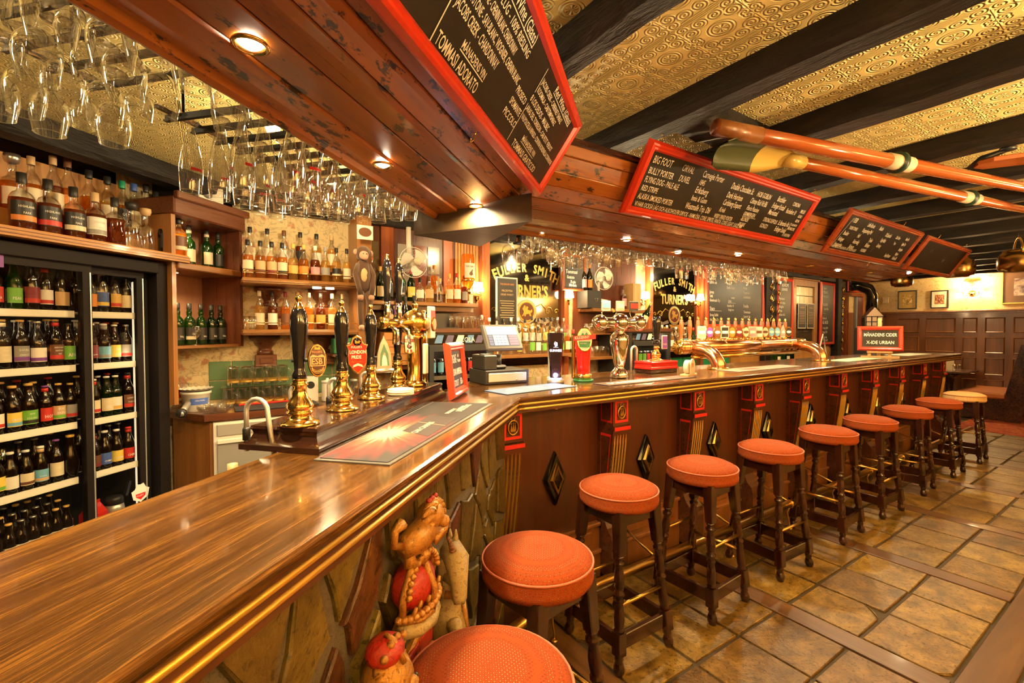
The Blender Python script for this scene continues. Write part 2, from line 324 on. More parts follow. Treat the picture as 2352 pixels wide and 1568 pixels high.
# ---------------------------------------------------------------- the room
def struct(name, mb, m, M=None, parent=None):
    o = mb.build(name, m, parent, M)
    if not parent: o['kind'] = 'structure'
    return o
fl = struct('floor', MB().box(-2.2, 12.1, -2.0, 4.3, -.08, -.012), GROUT)
tile_sp = []
TX0 = 2.62-1.17*2
def tilepoly(x0, x1, y0, y1, j=.006): return [(x0+R.uniform(0, j), y0+R.uniform(0, j)), (x1-R.uniform(0, j), y0+R.uniform(0, j)), (x1-R.uniform(0, j), y1-R.uniform(0, j)), (x0+R.uniform(0, j), y1-R.uniform(0, j))]
rows = [(-.58, -.26), (-.25, .075), (.085, .405), (.575, .895), (.91, 1.225), (1.24, 1.56), (1.575, 1.95)]
for k in range(-1, 6):
    bx0 = 2.63+1.17*k; w3 = (1.17-.15)/3
    for (y0, y1) in rows:
        for c in range(3):
            x0 = bx0+c*(w3+.004); x1 = x0+w3-.008
            if x0 > 9.4: continue
            po = tilepoly(x0, x1, y0, y1); cx, cy = (x0+x1)/2, (y0+y1)/2
            po = [(a-cx, b-cy) for a, b in po]
            if R.random() < .22 or (k == 0 and c == 0 and y0 < .6 < y1):   # a broken corner with its shard lying in the gap
                ci = R.randrange(4); p = po[ci]; pa = po[ci-1]; pb = po[(ci+1) % 4]; u = R.uniform(.12, .3); v2 = R.uniform(.12, .3)
                a = (p[0]+(pa[0]-p[0])*u, p[1]+(pa[1]-p[1])*u); b = (p[0]+(pb[0]-p[0])*v2, p[1]+(pb[1]-p[1])*v2)
                md = ((a[0]+b[0])/2*.9+.1*p[0], (a[1]+b[1])/2*.9+.1*p[1])
                sh = [(p[0]*.9+a[0]*.1, p[1]*.9+a[1]*.1), (p[0]+(b[0]-p[0])*.8, p[1]+(b[1]-p[1])*.8), (p[0]*.25+md[0]*.75, p[1]*.25+md[1]*.75), (p[0]+(a[0]-p[0])*.8, p[1]+(a[1]-p[1])*.8)]
                po2 = po[:ci]+[a, md, b]+po[ci+1:] if ci else [a, md, b]+po[1:]
                po = po2
                m2 = MB().prism(sh[1:], -.02, -.003, inset=.002).build('tile_shard', TILE, fl, TR((cx, cy, 0)))
            MB().prism(po, -.02, R.uniform(-.0015, .001), inset=.003).build('stone_tile', TILE, fl, TR((cx, cy, 0)))
    MB().box(-.062, .062, -.6, .405, -.02, 0, c=.002).build('wood_strip', W_STRIP, fl, TR((bx0-.075, 0, 0)))
    MB().box(-.062, .062, .57, 1.96, -.02, 0, c=.002).build('wood_strip', W_STRIP, fl, TR((bx0-.075, 0, 0)))
for i in range(4): MB().box(0, 2.56, .417, .562, -.02, .0005, c=.003).build('floor_plank', W_STRIPX, fl, TR((-.4+i*2.57, 0, 0)))
far = MB()
for yy in range(5):
    for xx in range(22):
        x0 = -2+xx*.65+(.3 if yy % 2 else 0); y0 = -2.0+yy*.285
        far.prism(tilepoly(x0, x0+.63, y0, y0+.28), -.02, -.001)
tag(far.build('stone_paving', TILE, fl), kind='stuff')
cp = tag(MB().box(0, 2.50, 0, 4.0, -.012, .006, c=.003).build('carpet', CARPET, None, TR((9.46, -1.85, 0))), 'worn red patterned carpet on the floor before the panelled wall', 'carpet')
# ceiling with black timbers
ce = struct('ceiling', MB().box(-2.2, 12.1, -2.0, 5.2, CEIL, CEIL+.06), PAPERC)
def rough_beam(x, w_, y0, y1, zb, M=None, n=28, amp=.012):
    m = MB(); v = []; fs = []; rr = random.Random(int(x*100))
    for i in range(n+1):
        y = y0+(y1-y0)*i/n; a, b, c, d = [rr.uniform(-amp, amp) for _ in range(4)]
        v += [(x+a*.3, y, CEIL), (x+b*.5, y, zb+.03+c*.8), (x+.022+a*.6, y, zb+d*.5), (x+w_-.02+b*.6, y, zb+d*.5+a*.2), (x+w_+c*.6, y, zb+.03), (x+w_, y, CEIL)]
        if i:
            o = (i-1)*6
            for k in range(5): fs.append((o+k, o+k+1, o+k+7, o+k+6))
    fs += [(5, 4, 3, 2, 1, 0), tuple(n*6+k for k in range(6))]
    return m.add(v, [f[::-1] for f in fs])
for i, (bx, bw) in enumerate([(-.9, .17), (-.15, .16), (1.08, .14), (1.82, .16), (2.545, .17), (3.48, .16), (4.3, .18), (5.1, .16), (5.85, .17), (6.65, .16), (7.45, .17), (8.25, .16), (9.05, .17), (9.85, .16), (10.65, .17), (11.4, .16)]):
    tag(rough_beam(bx, bw, -1.9, 4.2 if bx > 1.5 else (2.2 if bx > 1 else .2), 2.49).build('beam', BEAM, ce), 'black rough-hewn ceiling beam')
# the trimmer joining two beams, and the beam over the whisky shelf
tr = MB(); nseg = 10; v = []; fs = []
for i in range(nseg+1):
    x = 1.95+.63*i/nseg; a, b, c = R.uniform(-.012, .012), R.uniform(-.015, .015), R.uniform(-.01, .01)
    v += [(x, 1.33, CEIL), (x, 1.33+a, 2.53+b), (x, 1.36+b, 2.485+c), (x, 1.50, 2.49+a), (x, 1.52, CEIL)]
    if i:
        o = (i-1)*5
        for k in range(4): fs.append((o+k, o+k+5, o+k+6, o+k+1))
tag(tr.add(v, [f[::-1] for f in fs]).build('beam', BEAM, ce), 'short trimmer beam between two ceiling beams')
nb = rough_beam(0, .16, -1.0, 3.6, 2.47); nb.build('beam', BEAM, ce, NF @ TR((0, 2.9, 0)) @ RZ(rad(-90)) @ TR((-.16, 1.0, 0)))
# walls
wb = struct('wall_back', MB().box(.15, 12.05, 4.2, 4.3, 0, CEIL), FLORAL)
MB().box(-.34, .15, 4.2, 4.3, 0, 1.372).build('low_return', FLORAL, wb)
wl = struct('wall_left', MB().box(-1.2, 3.3, 3.45, 3.55, 0, CEIL), mat('brown_wall', (.05, .03, .018), .6), NF)
wcn = MB().box(2.42, 3.10, 3.245, 3.30, 0, 2.55).build('wallpaper_return', FLORAL, wl)
for r_ in range(2):
    for c in range(5): MB().prism([(-.072, -.072), (.072, -.072), (.072, .072), (-.072, .072)], 0, .008, inset=.004).build('wall_tile', mat('green_wall_tile', (.13, .22, .11), .18, 0, coat=.3), wl, Matrix(((1, 0, 0, 2.46+c*.15), (0, 0, -1, 3.244), (0, 1, 0, 1.03+r_*.15), (0, 0, 0, 1))))
wr = struct('wall_right', MB().box(12.0, 12.1, -2.0, 4.3, 0, CEIL), FLORAL2)
wf = struct('wall_front', MB().box(-2.2, 12.0, -2.0, -1.9, 0, CEIL), FLORAL2)
# wainscot on the far wall
W12 = 11.97
struct('wainscot_backing', MB().box(W12, 12.0, -1.9, 4.19, 0, 1.84), W_WAINS, None, wr)
struct('dado_rail', MB().box(W12-.06, 12.0, -1.9, 4.19, 1.83, 1.87, c=.008).box(W12-.03, 12.0, -1.9, 4.19, 1.80, 1.83), W_WAINS, None, wr)
ys = [3.62, 3.16, 2.62, 2.32, 1.96, 1.6, 1.24, .88]; zrow = [(1.44, 1.72), (1.06, 1.36), (.66, .98), (.2, .58)]
for z0, z1 in zrow:
    for i in range(len(ys)-1):
        y1, y0 = ys[i]-.05, ys[i+1]+.05
        p = [(y0, z0), (y1, z0), (y1, z1), (y0, z1)]
        m = MB(); Mx = Matrix(((0, 0, -1, W12), (1, 0, 0, 0), (0, 1, 0, 0), (0, 0, 0, 1)))
        for k in range(4):
            a, b = p[k], p[(k+1) % 4]; g = .022
            ia = (a[0]+(g if a[0] == y0 else -g), a[1]+(g if a[1] == z0 else -g)); ib = (b[0]+(g if b[0] == y0 else -g), b[1]+(g if b[1] == z0 else -g))
            m.add([(a[0], a[1], 0), (b[0], b[1], 0), (ib[0], ib[1], .008), (ia[0], ia[1], .008), ((a[0]+ia[0])/2, (a[1]+ia[1])/2, .018), ((b[0]+ib[0])/2, (b[1]+ib[1])/2, .018)], [(0, 1, 5, 4), (4, 5, 2, 3)], M=Mx)
        m.prism([(y0+.022, z0+.022), (y1-.022, z0+.022), (y1-.022, z1-.022), (y0+.022, z1-.022)], 0, .006, M=Mx)
        m.build('panel', W_WAINS, wr)
# ---------------------------------------------------------------- bar counter
def sw_near(m, prof, t0, mi=0, closed=True, sm=False, gap=0):
    n = len(prof); v = [(t0, NQ+d, z) for d, z in prof]+[(mitre_t(d)-gap, NQ+d, z) for d, z in prof]
    fs = [(i, n+i, n+(i+1) % n, (i+1) % n) for i in range(n if closed else n-1)]
    if closed: fs += [tuple(range(n)), tuple(range(2*n-1, n-1, -1))]
    return m.add(v, fs, mi, sm)
def sw_taper(m, prof, t0, gap=0):
    n = len(prof); v = [(t0, NQ+d+max(0, .33-d)*.45, z) for d, z in prof]+[(mitre_t(d)-gap, NQ+d, z) for d, z in prof]
    return m.add(v, [(i, n+i, n+(i+1) % n, (i+1) % n) for i in range(n)]+[tuple(range(n)), tuple(range(2*n-1, n-1, -1))])
def sw_main(m, prof, x1, mi=0, closed=True, sm=False, gap=0):
    n = len(prof); v = [(mitre_x(d)+gap, BY+d, z) for d, z in prof]+[(x1, BY+d, z) for d, z in prof]
    fs = [(i, n+i, n+(i+1) % n, (i+1) % n) for i in range(n if closed else n-1)]
    if closed: fs += [tuple(range(n)), tuple(range(2*n-1, n-1, -1))]
    return m.add(v, fs, mi, sm)
def half(d, z, r, n=6): return [(d-r*math.sin(PI*i/n), z+r*math.cos(PI*i/n)) for i in range(n+1)]
XE = 8.55
wt = thing('bar_worktop', 'long polished brown wooden bar top with two gold beads along its edge', 'worktop')
nose = [(.03, BAR), (.008, BAR), (.001, BAR-.006), (0, BAR-.013), (.003, BAR-.02), (.012, BAR-.023), (.012, BAR-.08), (.03, BAR-.08)]
for dd, seg in ((.428, 'n'), (.47, 'm')):
    pr = [(dd, BAR)]+nose[:6]+[(.03, BAR-.024), (.03, BAR-.07), (dd, BAR-.07)]
    ed = [(.031, BAR-.0235), (.012, BAR-.0235), (.012, BAR-.08), (.031, BAR-.08)]
    if seg == 'n':
        sw_near(MB(), pr, -.9).build('worktop_board', W_TOP, wt, NF); sw_near(MB(), ed, -.9).build('worktop_edge', W_EDGE, wt, NF)
        for z in (BAR-.037, BAR-.061): sw_near(MB(), half(.013, z, .0065), -.9, sm=True).build('gold_bead', GOLDP, wt, NF)
    else:
        sw_main(MB(), pr, XE).build('worktop_board', W_TOP, wt); sw_main(MB(), ed, XE).build('worktop_edge', W_EDGE, wt)
        for z in (BAR-.037, BAR-.061): sw_main(MB(), half(.013, z, .0065), XE, sm=True).build('gold_bead', GOLDP, wt)
MB().box(1.30, XE, BY+.471, 2.58, BAR-.07, BAR-.0005, c=.003).build('worktop_board', W_TOP, wt)
# ---- panelled front of the long run
bf = thing('panelled_bar', 'panelled mahogany bar front with red and gold pilasters and diamond bosses', 'bar front')
PY = 2.03
MB().box(1.1, 8.5, PY+.02, 2.50, 0, 1.10).build('carcass', W_DARK, bf)
PX = [1.20+.757*i for i in range(10)]; PX[0] = 1.185
pmat = [W_EDGE, REDT, GOLDP]
prof = [(0, 1.092), (.13, 1.092), (.13, .935), (.142, .928), (.142, .905), (.13, .898), (.124, .82), (.108, .68), (.086, .54), (.066, .43), (.06, .36), (.085, .31), (.118, .275), (.13, .22), (.13, .02), (0, .02)]
PW = .13
MXZ = Matrix(((0, 0, 1, 0), (-1, 0, 0, 0), (0, 1, 0, 0), (0, 0, 0, 1)))   # profile (out,z) extruded along x; out = -y
def pil_body(): return MB().prism(prof[::-1], 0, PW, M=MXZ)
me_body = pil_body().mesh('pilaster')
def rect_frame(m, x0, x1, z0, z1, wd, y, mi=0, th=.003):
    for a in ((x0, x1, z0, z0+wd), (x0, x1, z1-wd, z1), (x0, x0+wd, z0+wd, z1-wd), (x1-wd, x1, z0+wd, z1-wd)): m.box(a[0], a[1], y-th, y, a[2], a[3], mi)
def red_trim():
    m = MB(); rect_frame(m, .012, PW-.008, .95, 1.08, .014, -.13)
    m.box(-.002, PW+.002, -.146, -.142, .905, .926)
    # side panels, on the face towards the room's near end
    for (za, zb, oa, ob, ia, ib) in ((.95, 1.075, .118, .118, .03, .03), (.42, .88, .058, .112, .028, .03)):
        q = [(-.003, -oa, za), (-.003, -ob, zb), (-.003, -ib, zb), (-.003, -ia, za)]
        for k in range(4):
            a, b = Vector(q[k]), Vector(q[(k+1) % 4]); c = sum((Vector(p) for p in q), Vector())/4
            a2, b2 = a+(c-a).normalized()*.014, b+(c-b).normalized()*.014
            m.add([a, b, b2, a2, a+Vector((.004, 0, 0)), b+Vector((.004, 0, 0))], [(0, 1, 2, 3), (1, 0, 4, 5)])
    return m
me_red = red_trim().mesh('red_trim')
def flute(x):
    m = MB(); pts = [(.124, .875), (.124, .82), (.108, .68), (.086, .54), (.068, .44)]; v = []; fs = []
    for o, z in pts: v += [(x-.0055, -o-.001, z), (x, -o-.006, z), (x+.0055, -o-.001, z)]
    for i in range(4):
        b = i*3; fs += [(b, b+1, b+4, b+3), (b+1, b+2, b+5, b+4)]
    return m.add(v, fs)
me_fl = [flute(.018+i*.0235).mesh('gold_flute') for i in range(5)]
def medallion():
    m = MB(); c = Vector((PW/2+.002, -.134, 1.01)); m.tube([(c.x+.03*math.cos(a), c.y, c.z+.036*math.sin(a)) for a in [2*PI*i/18 for i in range(18)]], .0045, 6, closed=True)
    m.tube([(c.x+.012*math.cos(a), c.y, c.z+.046+.010*math.sin(a)) for a in [2*PI*i/10 for i in range(10)]], .0025, 5, closed=True)
    m.box(c.x-.015, c.x+.015, c.y-.003, c.y+.002, c.z-.02, c.z-.012)
    for k in (-1, 0, 1): m.prism([(-.006, 0), (.006, 0), (0, .03)], 0, .004, M=TR((c.x+k*.011, c.y, c.z-.012)) @ RX(PI/2)); m.ball((c.x+k*.011, c.y, c.z+.02), .004, 6, 4)
    return m
me_md = medallion().mesh('medallion')
for i, x in enumerate(PX):
    Mp = TR((x, PY, 0))
    b = link('pilaster', me_body, W_EDGE, bf, Mp); link('red_trim', me_red, REDT, b); link('medallion', me_md, BRASS_D, b)
    for f in me_fl: link('gold_flute', f, GOLDP, b)
    if i < 9:
        x0, x1 = x+PW, PX[i+1]
        MB().box(x0-.01, x1+.01, PY, PY+.018, .33, 1.095).build('panel', W_PANEL, bf)
        m = MB(); m.box(x0, x1, PY-.03, PY+.02, .0, .15); m.box(x0, x1, PY-.045, PY+.02, .15, .175, c=.006); m.box(x0, x1, PY-.02, PY+.02, .175, .31); m.box(x0, x1, PY-.038, PY+.02, .31, .335, c=.006)
        m.box(x0+.06, x1-.06, PY-.028, PY, .205, .285, c=.006); m.build('plinth_moulding', W_WAINS, bf)
        # diamond boss
        cx = (x0+x1)/2-.02; m = MB(); Md = Matrix(((1, 0, 0, cx), (0, 0, -1, PY), (0, 1, 0, .655), (0, 0, 0, 1)))
        def dia(k): return [(0, -.155*k), (.08*k, 0), (0, .155*k), (-.08*k, 0)]
        m.prism(dia(1), 0, .03, M=Md, inset=.014); m.prism(dia(.62), .025, .045, 1, M=Md, inset=.012); m.prism(dia(.42), .04, .043, 0, M=Md)
        d3 = dia(.42); m.add([(d3[k][0], d3[k][1], .043) for k in range(4)]+[(0, 0, .062)], [(k, (k+1) % 4, 4) for k in range(4)], 0, M=Md)
        m.build('diamond_boss', [BLACKG, ANTIQ], bf)
        hk = MB(); hx = cx+.02; hk.box(hx-.008, hx+.008, PY-.004, PY, 1.045, 1.085); hk.tube([(hx, PY-.002, 1.06), (hx, PY-.03, 1.058), (hx, PY-.045, 1.07)], .004, 6); hk.ball((hx, PY-.046, 1.074), .0075, 8, 5); hk.ball((hx, PY-.012, 1.082), .006, 6, 4)
        hk.build('coat_hook', BRASS_D, bf)
MB().box(8.0+.13, 8.5, PY, PY+.018, .0, 1.095).build('end_panel', W_PANEL, bf)
# ---- foot rail
fr = thing('foot_rail', 'worn brass foot rail on brackets along the foot of the bar', 'foot rail')
MB().tube([(1.02, 1.62, .19), (1.30, 1.70, .19), (8.4, 1.70, .19)], .026, 12).build('rail', BRASS_D, fr)
br = MB(); br.tube([(0, .0, .0), (0, -.0, .03), (0, .02, .12), (0, .0, .165)], .006, 6); br.lathe([(.02, 0), (.018, .006), (.006, .012)], 10); br.lathe([(.029, -.012), (.031, -.006), (.031, .006), (.029, .012)], 12, M=TR((0, 0, .19)) @ RY(PI/2))
br.tube([(0, .0, .2), (0, .12, .24), (0, .28, .30)], .007, 6); br.ball((0, .28, .30), .016, 8, 6)
me_br = br.mesh('bracket')
for x in (1.36, 2.1, 2.86, 3.62, 4.38, 5.1, 5.9, 6.7, 7.4): link('bracket', me_br, BRASS_D, fr, TR((x, 1.70, 0)))
# ---- crazy-paved stone front of the near run
SQ = .545
sf = thing('stone_bar_front', 'crazy-paved stone front under the near counter with wide grey mortar joints', 'stone wall')
MB().box(-.9, mitre_t(.09)-.04, SQ, .80, 0, 1.10).build('mortar_bed', MORTAR, sf, NF)
def vor(seeds, rect, asp):
    out = []
    for i, (sx, sy) in enumerate(seeds):
        p = [(rect[0], rect[2]), (rect[1], rect[2]), (rect[1], rect[3]), (rect[0], rect[3])]
        for j, (qx, qy) in enumerate(seeds):
            if i == j or not p: continue
            nx, ny = (qx-sx)*asp*asp, (qy-sy); k = nx*(sx+qx)/2+ny*(sy+qy)/2; r2 = []
            for a in range(len(p)):
                A, B = p[a], p[(a+1) % len(p)]; da, db = nx*A[0]+ny*A[1]-k, nx*B[0]+ny*B[1]-k
                if da <= 0: r2.append(A)
                if da*db < 0: u = da/(da-db); r2.append((A[0]+(B[0]-A[0])*u, A[1]+(B[1]-A[1])*u))
            p = r2
        out.append(p)
    return out
R2 = random.Random(21); seeds = []
tt = .0
while tt < 2.10:
    k = 5 if tt > .9 else 4
    for r_ in range(k): seeds.append((tt+R2.uniform(-.05, .05), (r_+R2.uniform(.15, .85))*1.09/k))
    tt += .115 if tt < 1.0 else .125
for p in vor(seeds, (-.1, mitre_t(.09)-.05, .0, 1.09), 1.55):
    if len(p) < 3: continue
    cx = sum(a[0] for a in p)/len(p); cy = sum(a[1] for a in p)/len(p); q = []
    for k in range(len(p)):
        A, B = p[k], p[(k+1) % len(p)]
        for u in (0, R2.uniform(.3, .7)):
            x, y = A[0]+(B[0]-A[0])*u, A[1]+(B[1]-A[1])*u; l = math.hypot(x-cx, y-cy) or 1; kk = max(.3, 1-R2.uniform(.013, .030)/l); q.append((cx+(x-cx)*kk-cx, cy+(y-cy)*kk-cy))
    Ms = NF @ Matrix(((1, 0, 0, cx), (0, 0, -1, SQ+.004), (0, 1, 0, cy), (0, 0, 0, 1)))
    MB().prism(q, 0, R2.uniform(.012, .024), inset=.005).build('paving_stone', CRAZYR if R2.random() < .3 else CRAZY, sf, Ms)
# ---------------------------------------------------------------- canopy over the bar
cy_ = thing('bar_canopy', 'coved canopy of worn orange-brown planks hung over the bar', 'canopy')
cov = [(.49, 2.10), (.33, 2.10), (.20, 2.103), (.09, 2.117), (.0, 2.145), (-.09, 2.185), (-.15, 2.235), (-.18, 2.305), (-.19, 2.36)]
XC = 6.75
for i in range(1, len(cov)-1):
    a, b = cov[i], cov[i+1]; dx, dz = b[0]-a[0], b[1]-a[1]; l = math.hypot(dx, dz); nx, nz = -dz/l, dx/l
    if nz < 0: nx, nz = -nx, -nz
    g = .0018; ux, uz = dx/l*g, dz/l*g; th = .022; e = R.uniform(0, .003)
    pr = [(a[0]+ux+nx*(.003+e), a[1]+uz+nz*(.003+e)), (a[0]+ux*3+nx*e, a[1]+uz*3+nz*e), (b[0]-ux*3+nx*e, b[1]-uz*3+nz*e), (b[0]-ux+nx*(.003+e), b[1]-uz+nz*(.003+e)), (b[0]-ux+nx*th, b[1]-uz+nz*th), (a[0]+ux+nx*th, a[1]+uz+nz*th)]
    sw_taper(MB(), pr, -.8, .002).build('plank', W_ORANGE, cy_, NF); sw_main(MB(), pr, XC, gap=.002).build('plank', W_ORANGE, cy_)
inner = [(.33, 2.106), (.335, 2.094), (.40, 2.090), (.445, 2.094), (.455, 2.078), (.472, 2.072), (.487, 2.078), (.492, 2.10), (.492, 2.17), (.47, 2.17), (.47, 2.115), (.33, 2.115)]
sw_near(MB(), inner, -.8).build('inner_moulding', W_ORANGE, cy_, NF); sw_main(MB(), inner, XC).build('inner_moulding', W_ORANGE, cy_)
topb = [(-.185, 2.36), (-.195, 2.365), (-.195, 2.39), (.0, 2.39), (.0, 2.36)]
sw_taper(MB(), topb, -.8).build('top_board', W_DARK, cy_, NF); sw_main(MB(), topb, XC).build('top_board', W_DARK, cy_)
MB().prism([(BY+d, z) for d, z in [(.49, 2.17), (.49, 2.10), (.33, 2.10), (.09, 2.117), (.0, 2.145), (-.09, 2.185), (-.15, 2.235), (-.18, 2.305), (-.19, 2.38), (.49, 2.38)]][::1], 0, .02, M=Matrix(((0, 0, 1, XC), (1, 0, 0, 0), (0, 1, 0, 0), (0, 0, 0, 1)))).build('end_board', W_ORANGE, cy_)
# boxed end of the near run, on the mitre
bx = MB().prism([(.905, 2.325), (1.245, 1.728), (1.36, 2.42)], 2.0, 2.13); bx.build('boxed_end', wood('smoked_board', (.05, .028, .010), (.075, .042, .015), (.10, .06, .022), 'X', 5, .5, .1, .1), cy_)
# plank undersides continue as a flat soffit above the racks
# ---- downlights
def cove_z(d):
    for i in range(len(cov)-1):
        if cov[i+1][0] <= d <= cov[i][0]: u = (d-cov[i][0])/(cov[i+1][0]-cov[i][0]); return cov[i][1]+(cov[i+1][1]-cov[i][1])*u
    return 2.075
dl = MB().lathe([(.036, .0), (.038, -.005), (.031, -.008), (.028, -.003)], 20, cap=False); me_dl = dl.mesh('trim_ring')
me_bulb = MB().lathe([(.0001, -.010), (.014, -.008), (.023, -.002), (.026, .002)], 16, cap=False).mesh('bulb')
DLS = [(N(.826, .756), 'in the near canopy, closest to the viewer', 57), (N(1.5, .823), 'in the near canopy, above the brass pumps', 49), (N(2.13, .677), 'at the canopy corner above the boxed end', 30),
       ((1.72, 2.30), 'in the long canopy, closest to the corner', 30), ((2.33, 2.15), 'below the left end of the red beer list board', 57), ((2.99, 2.24), 'below the middle of the red beer list board', 34), ((3.55, 2.09), 'below the right end of the red beer list board', 49),
       ((5.33, 2.08), 'past the chalkboards, near the far door', 45), ((6.55, 1.86), 'at the far end of the canopy', 45)]
for p, wh, pw in DLS:
    p = Vector((p[0], p[1], 0)); q = -SP*p.x+CP*p.y; d = max(p.y-BY if p.x > mitre_x(0) else -9, q-NQ if p.x <= mitre_x(p.y-BY) else -9)
    z = cove_z(d)-.001 if d < .33 else 2.089
    t = thing('downlight', 'small bright round downlight '+wh, 'downlight', (p.x, p.y, z), group='canopy downlights')
    link('trim_ring', me_dl, BRASS, t); link('bulb', me_bulb, LAMPE, t)
    lamp('downlight_beam', (0, 0, -.02), pw, WARM2, .03, 'SPOT', (0, 0, 0), 165, t, .35)
for x, y in ((4.71, 2.07), (5.85, 1.98)):
    t = thing('downlight', 'unlit brass downlight set in the long canopy', 'downlight', (x, y, cove_z(y-BY)-.001), group='unlit canopy downlights'); link('trim_ring', me_dl, BRASS, t); MB().lathe([(.0001, -.006), (.034, -.001)], 14, cap=False).build('lens', CREAM, t)
# ---------------------------------------------------------------- chalkboards hung from the canopy
def frame_board(name, label, W_, H_, M, fw=.06, fmat=None, lines=(), th=.03, group=None, cat='chalkboard', face=None, chalk=None, extra=None, fd=.02):
    # local x right, y up, z towards the reader; origin at the bottom left corner
    fmat = fmat or REDP
    t = thing(name, label, cat, group=group); t.matrix_local = M
    MB().box(fw*.6, W_-fw*.6, fw*.6, H_-fw*.6, 0, th*.55).build('slate', face or BOARD, t)
    o = [(0, 0), (W_, 0), (W_, H_), (0, H_)]; ins = [(0, 0), (.25, fd*.9), (.45, fd), (.62, fd*.75), (.8, fd*.8), (1, fd*.15)]
    sgn = [(1, 1), (-1, 1), (-1, -1), (1, -1)]
    for k in range(4):
        v = []; fs = []
        for u, h in ins:
            for c in (k, (k+1) % 4): v.append((o[c][0]+sgn[c][0]*fw*u, o[c][1]+sgn[c][1]*fw*u, th*.5+h))
        v = [(o[k][0], o[k][1], 0), (o[(k+1) % 4][0], o[(k+1) % 4][1], 0)]+v
        for i in range(len(ins)): fs.append((2*i, 2*i+1, 2*i+3, 2*i+2))
        b = len(v); v += [(o[k][0]+sgn[k][0]*fw, o[k][1]+sgn[k][1]*fw, 0), (o[(k+1) % 4][0]+sgn[(k+1) % 4][0]*fw, o[(k+1) % 4][1]+sgn[(k+1) % 4][1]*fw, 0)]
        fs += [(b-2, b-1, b+1, b), (0, b, b+1, 1)]
        MB().add(v, fs).build('frame_rail', fmat, t)
    m = MB(); zt = th*.55+.0015
    for ln in lines:
        x, y, s, body = ln[:4]; sx = ln[4] if len(ln) > 4 else .62
        if sx > 5: vv = text_geo(body, s, 'LEFT', .08 if len(body) % 3 else -.04, .008, 2)[0]; sx = (sx-10)/max(.01, max(p[0] for p in vv))
        rot = ln[5] if len(ln) > 5 else 0
        MB().text(body, s, 0, TR((x, y, zt)) @ RZ(rot), sx, bold=.008, shear=.08 if len(body) % 3 else -.04).build('chalk_line', chalk or CHALK, t)
    if extra:
        for (x0, y0, x1, y1, wd) in extra:
            a = math.atan2(y1-y0, x1-x0); l = math.hypot(x1-x0, y1-y0); MB().add([(0, -wd/2, zt), (l, -wd/2, zt), (l, wd/2, zt), (0, wd/2, zt)], [(0, 1, 2, 3)], M=TR((x0, y0, 0)) @ RZ(a)).build('chalk_stroke', chalk or CHALK, t)
    return t
def basis(o, xdir, ydir):
    x = Vector(xdir).normalized(); y = Vector(ydir); y = (y-x*y.dot(x)).normalized(); z = x.cross(y)
    return Matrix(((x.x, y.x, z.x, o[0]), (x.y, y.y, z.y, o[1]), (x.z, y.z, z.z, o[2]), (0, 0, 0, 1)))
def eyehook(t, x, y, z=.02, up=1):
    MB().tube([(x, y, z), (x, y+.012*up, z), (x+.012, y+.022*up, z), (x, y+.034*up, z), (x-.01, y+.026*up, z)], .0022, 5).build('eye_hook', BRASS, t)
# near wine board: right-hand end at t=2.09, reads along the near run
bl = N(.42, .492, 2.12); brr = N(2.09, .385, 2.12); tl = N(.42, .288, 2.43); xd = brr-bl
WB_W = xd.length; WB_H = (tl-bl).length
L = WB_W
def wln(u0, u1, v, h_, body): return (L+u0, v, h_, body, 10+u1-u0)
wl_ = [wln(-1.0, -.70, .292, .046, 'White Wine (Glass)'), wln(-1.06, -.695, .252, .034, 'HEPFENFLUG - 100% RIESLING'), wln(-1.06, -.77, .217, .034, 'BIG STONE - CHENIN BLANC CHARDONNAY'), wln(-1.08, -.67, .181, .034, 'KEYSTONE - SAV-BLANC, VIOGNIER, CHENIN BLANC'), wln(-1.099, -.82, .143, .038, 'JACOBS CREEK - CHARDONNAY'),
       wln(-1.006, -.848, .099, .030, 'MÅNADENS VIN'), wln(-1.101, -.857, .052, .044, 'TOMMASI ADORATO'), wln(-.661, -.563, .168, .032, 'PROSECO'), wln(-.663, -.555, .130, .032, 'SPOMANTE'), wln(-.668, -.542, .093, .032, 'PICCOLO'),
       wln(-.409, -.116, .302, .036, 'Red Wine (Glass)'), wln(-.53, -.205, .266, .028, 'JACOBS CREEK - CABERNET SHIRAZ'), wln(-.53, -.25, .236, .028, 'KOOMALA - CAB/TEMP/SHIRAZ'), wln(-.545, -.28, .199, .031, '8 LOS DEDOS - MALBEC'), wln(-.545, -.14, .168, .028, 'LARAS DEL TORREON - CAB PETIT VERDOT'), wln(-.535, -.06, .136, .027, 'VALPOLICELLA RIPASSO - CORVINA RONDINELLA CORVINONE'),
       wln(-.444, -.268, .094, .028, 'MÅNADENS VIN'), wln(-.499, -.192, .052, .036, 'TOMMASI GRATICCIO'), (L-1.56, .29, .045, 'Wine (Bottle)', .7), (L-1.58, .23, .04, 'HOUSE RED', .7), (L-1.58, .17, .04, 'HOUSE WHITE', .7)]
t = frame_board('chalkboard', 'large red-framed wine chalkboard hung from the near canopy', WB_W, WB_H, basis(bl, xd, tl-bl), .046, lines=wl_,
    extra=[(L-1.115, .04, L-1.115, .33, .004), (L-.54, .228, L-.54, .313, .003), (L-.543, .05, L-.543, .166, .003), (L-1.0, .285, L-.70, .285, .003), (L-.41, .296, L-.116, .296, .0025), (L-1.006, .094, L-.848, .094, .003), (L-.444, .089, L-.268, .087, .002)])
eyehook(t, L-.75, -.012, .02, -1); eyehook(t, L-.25, WB_H)
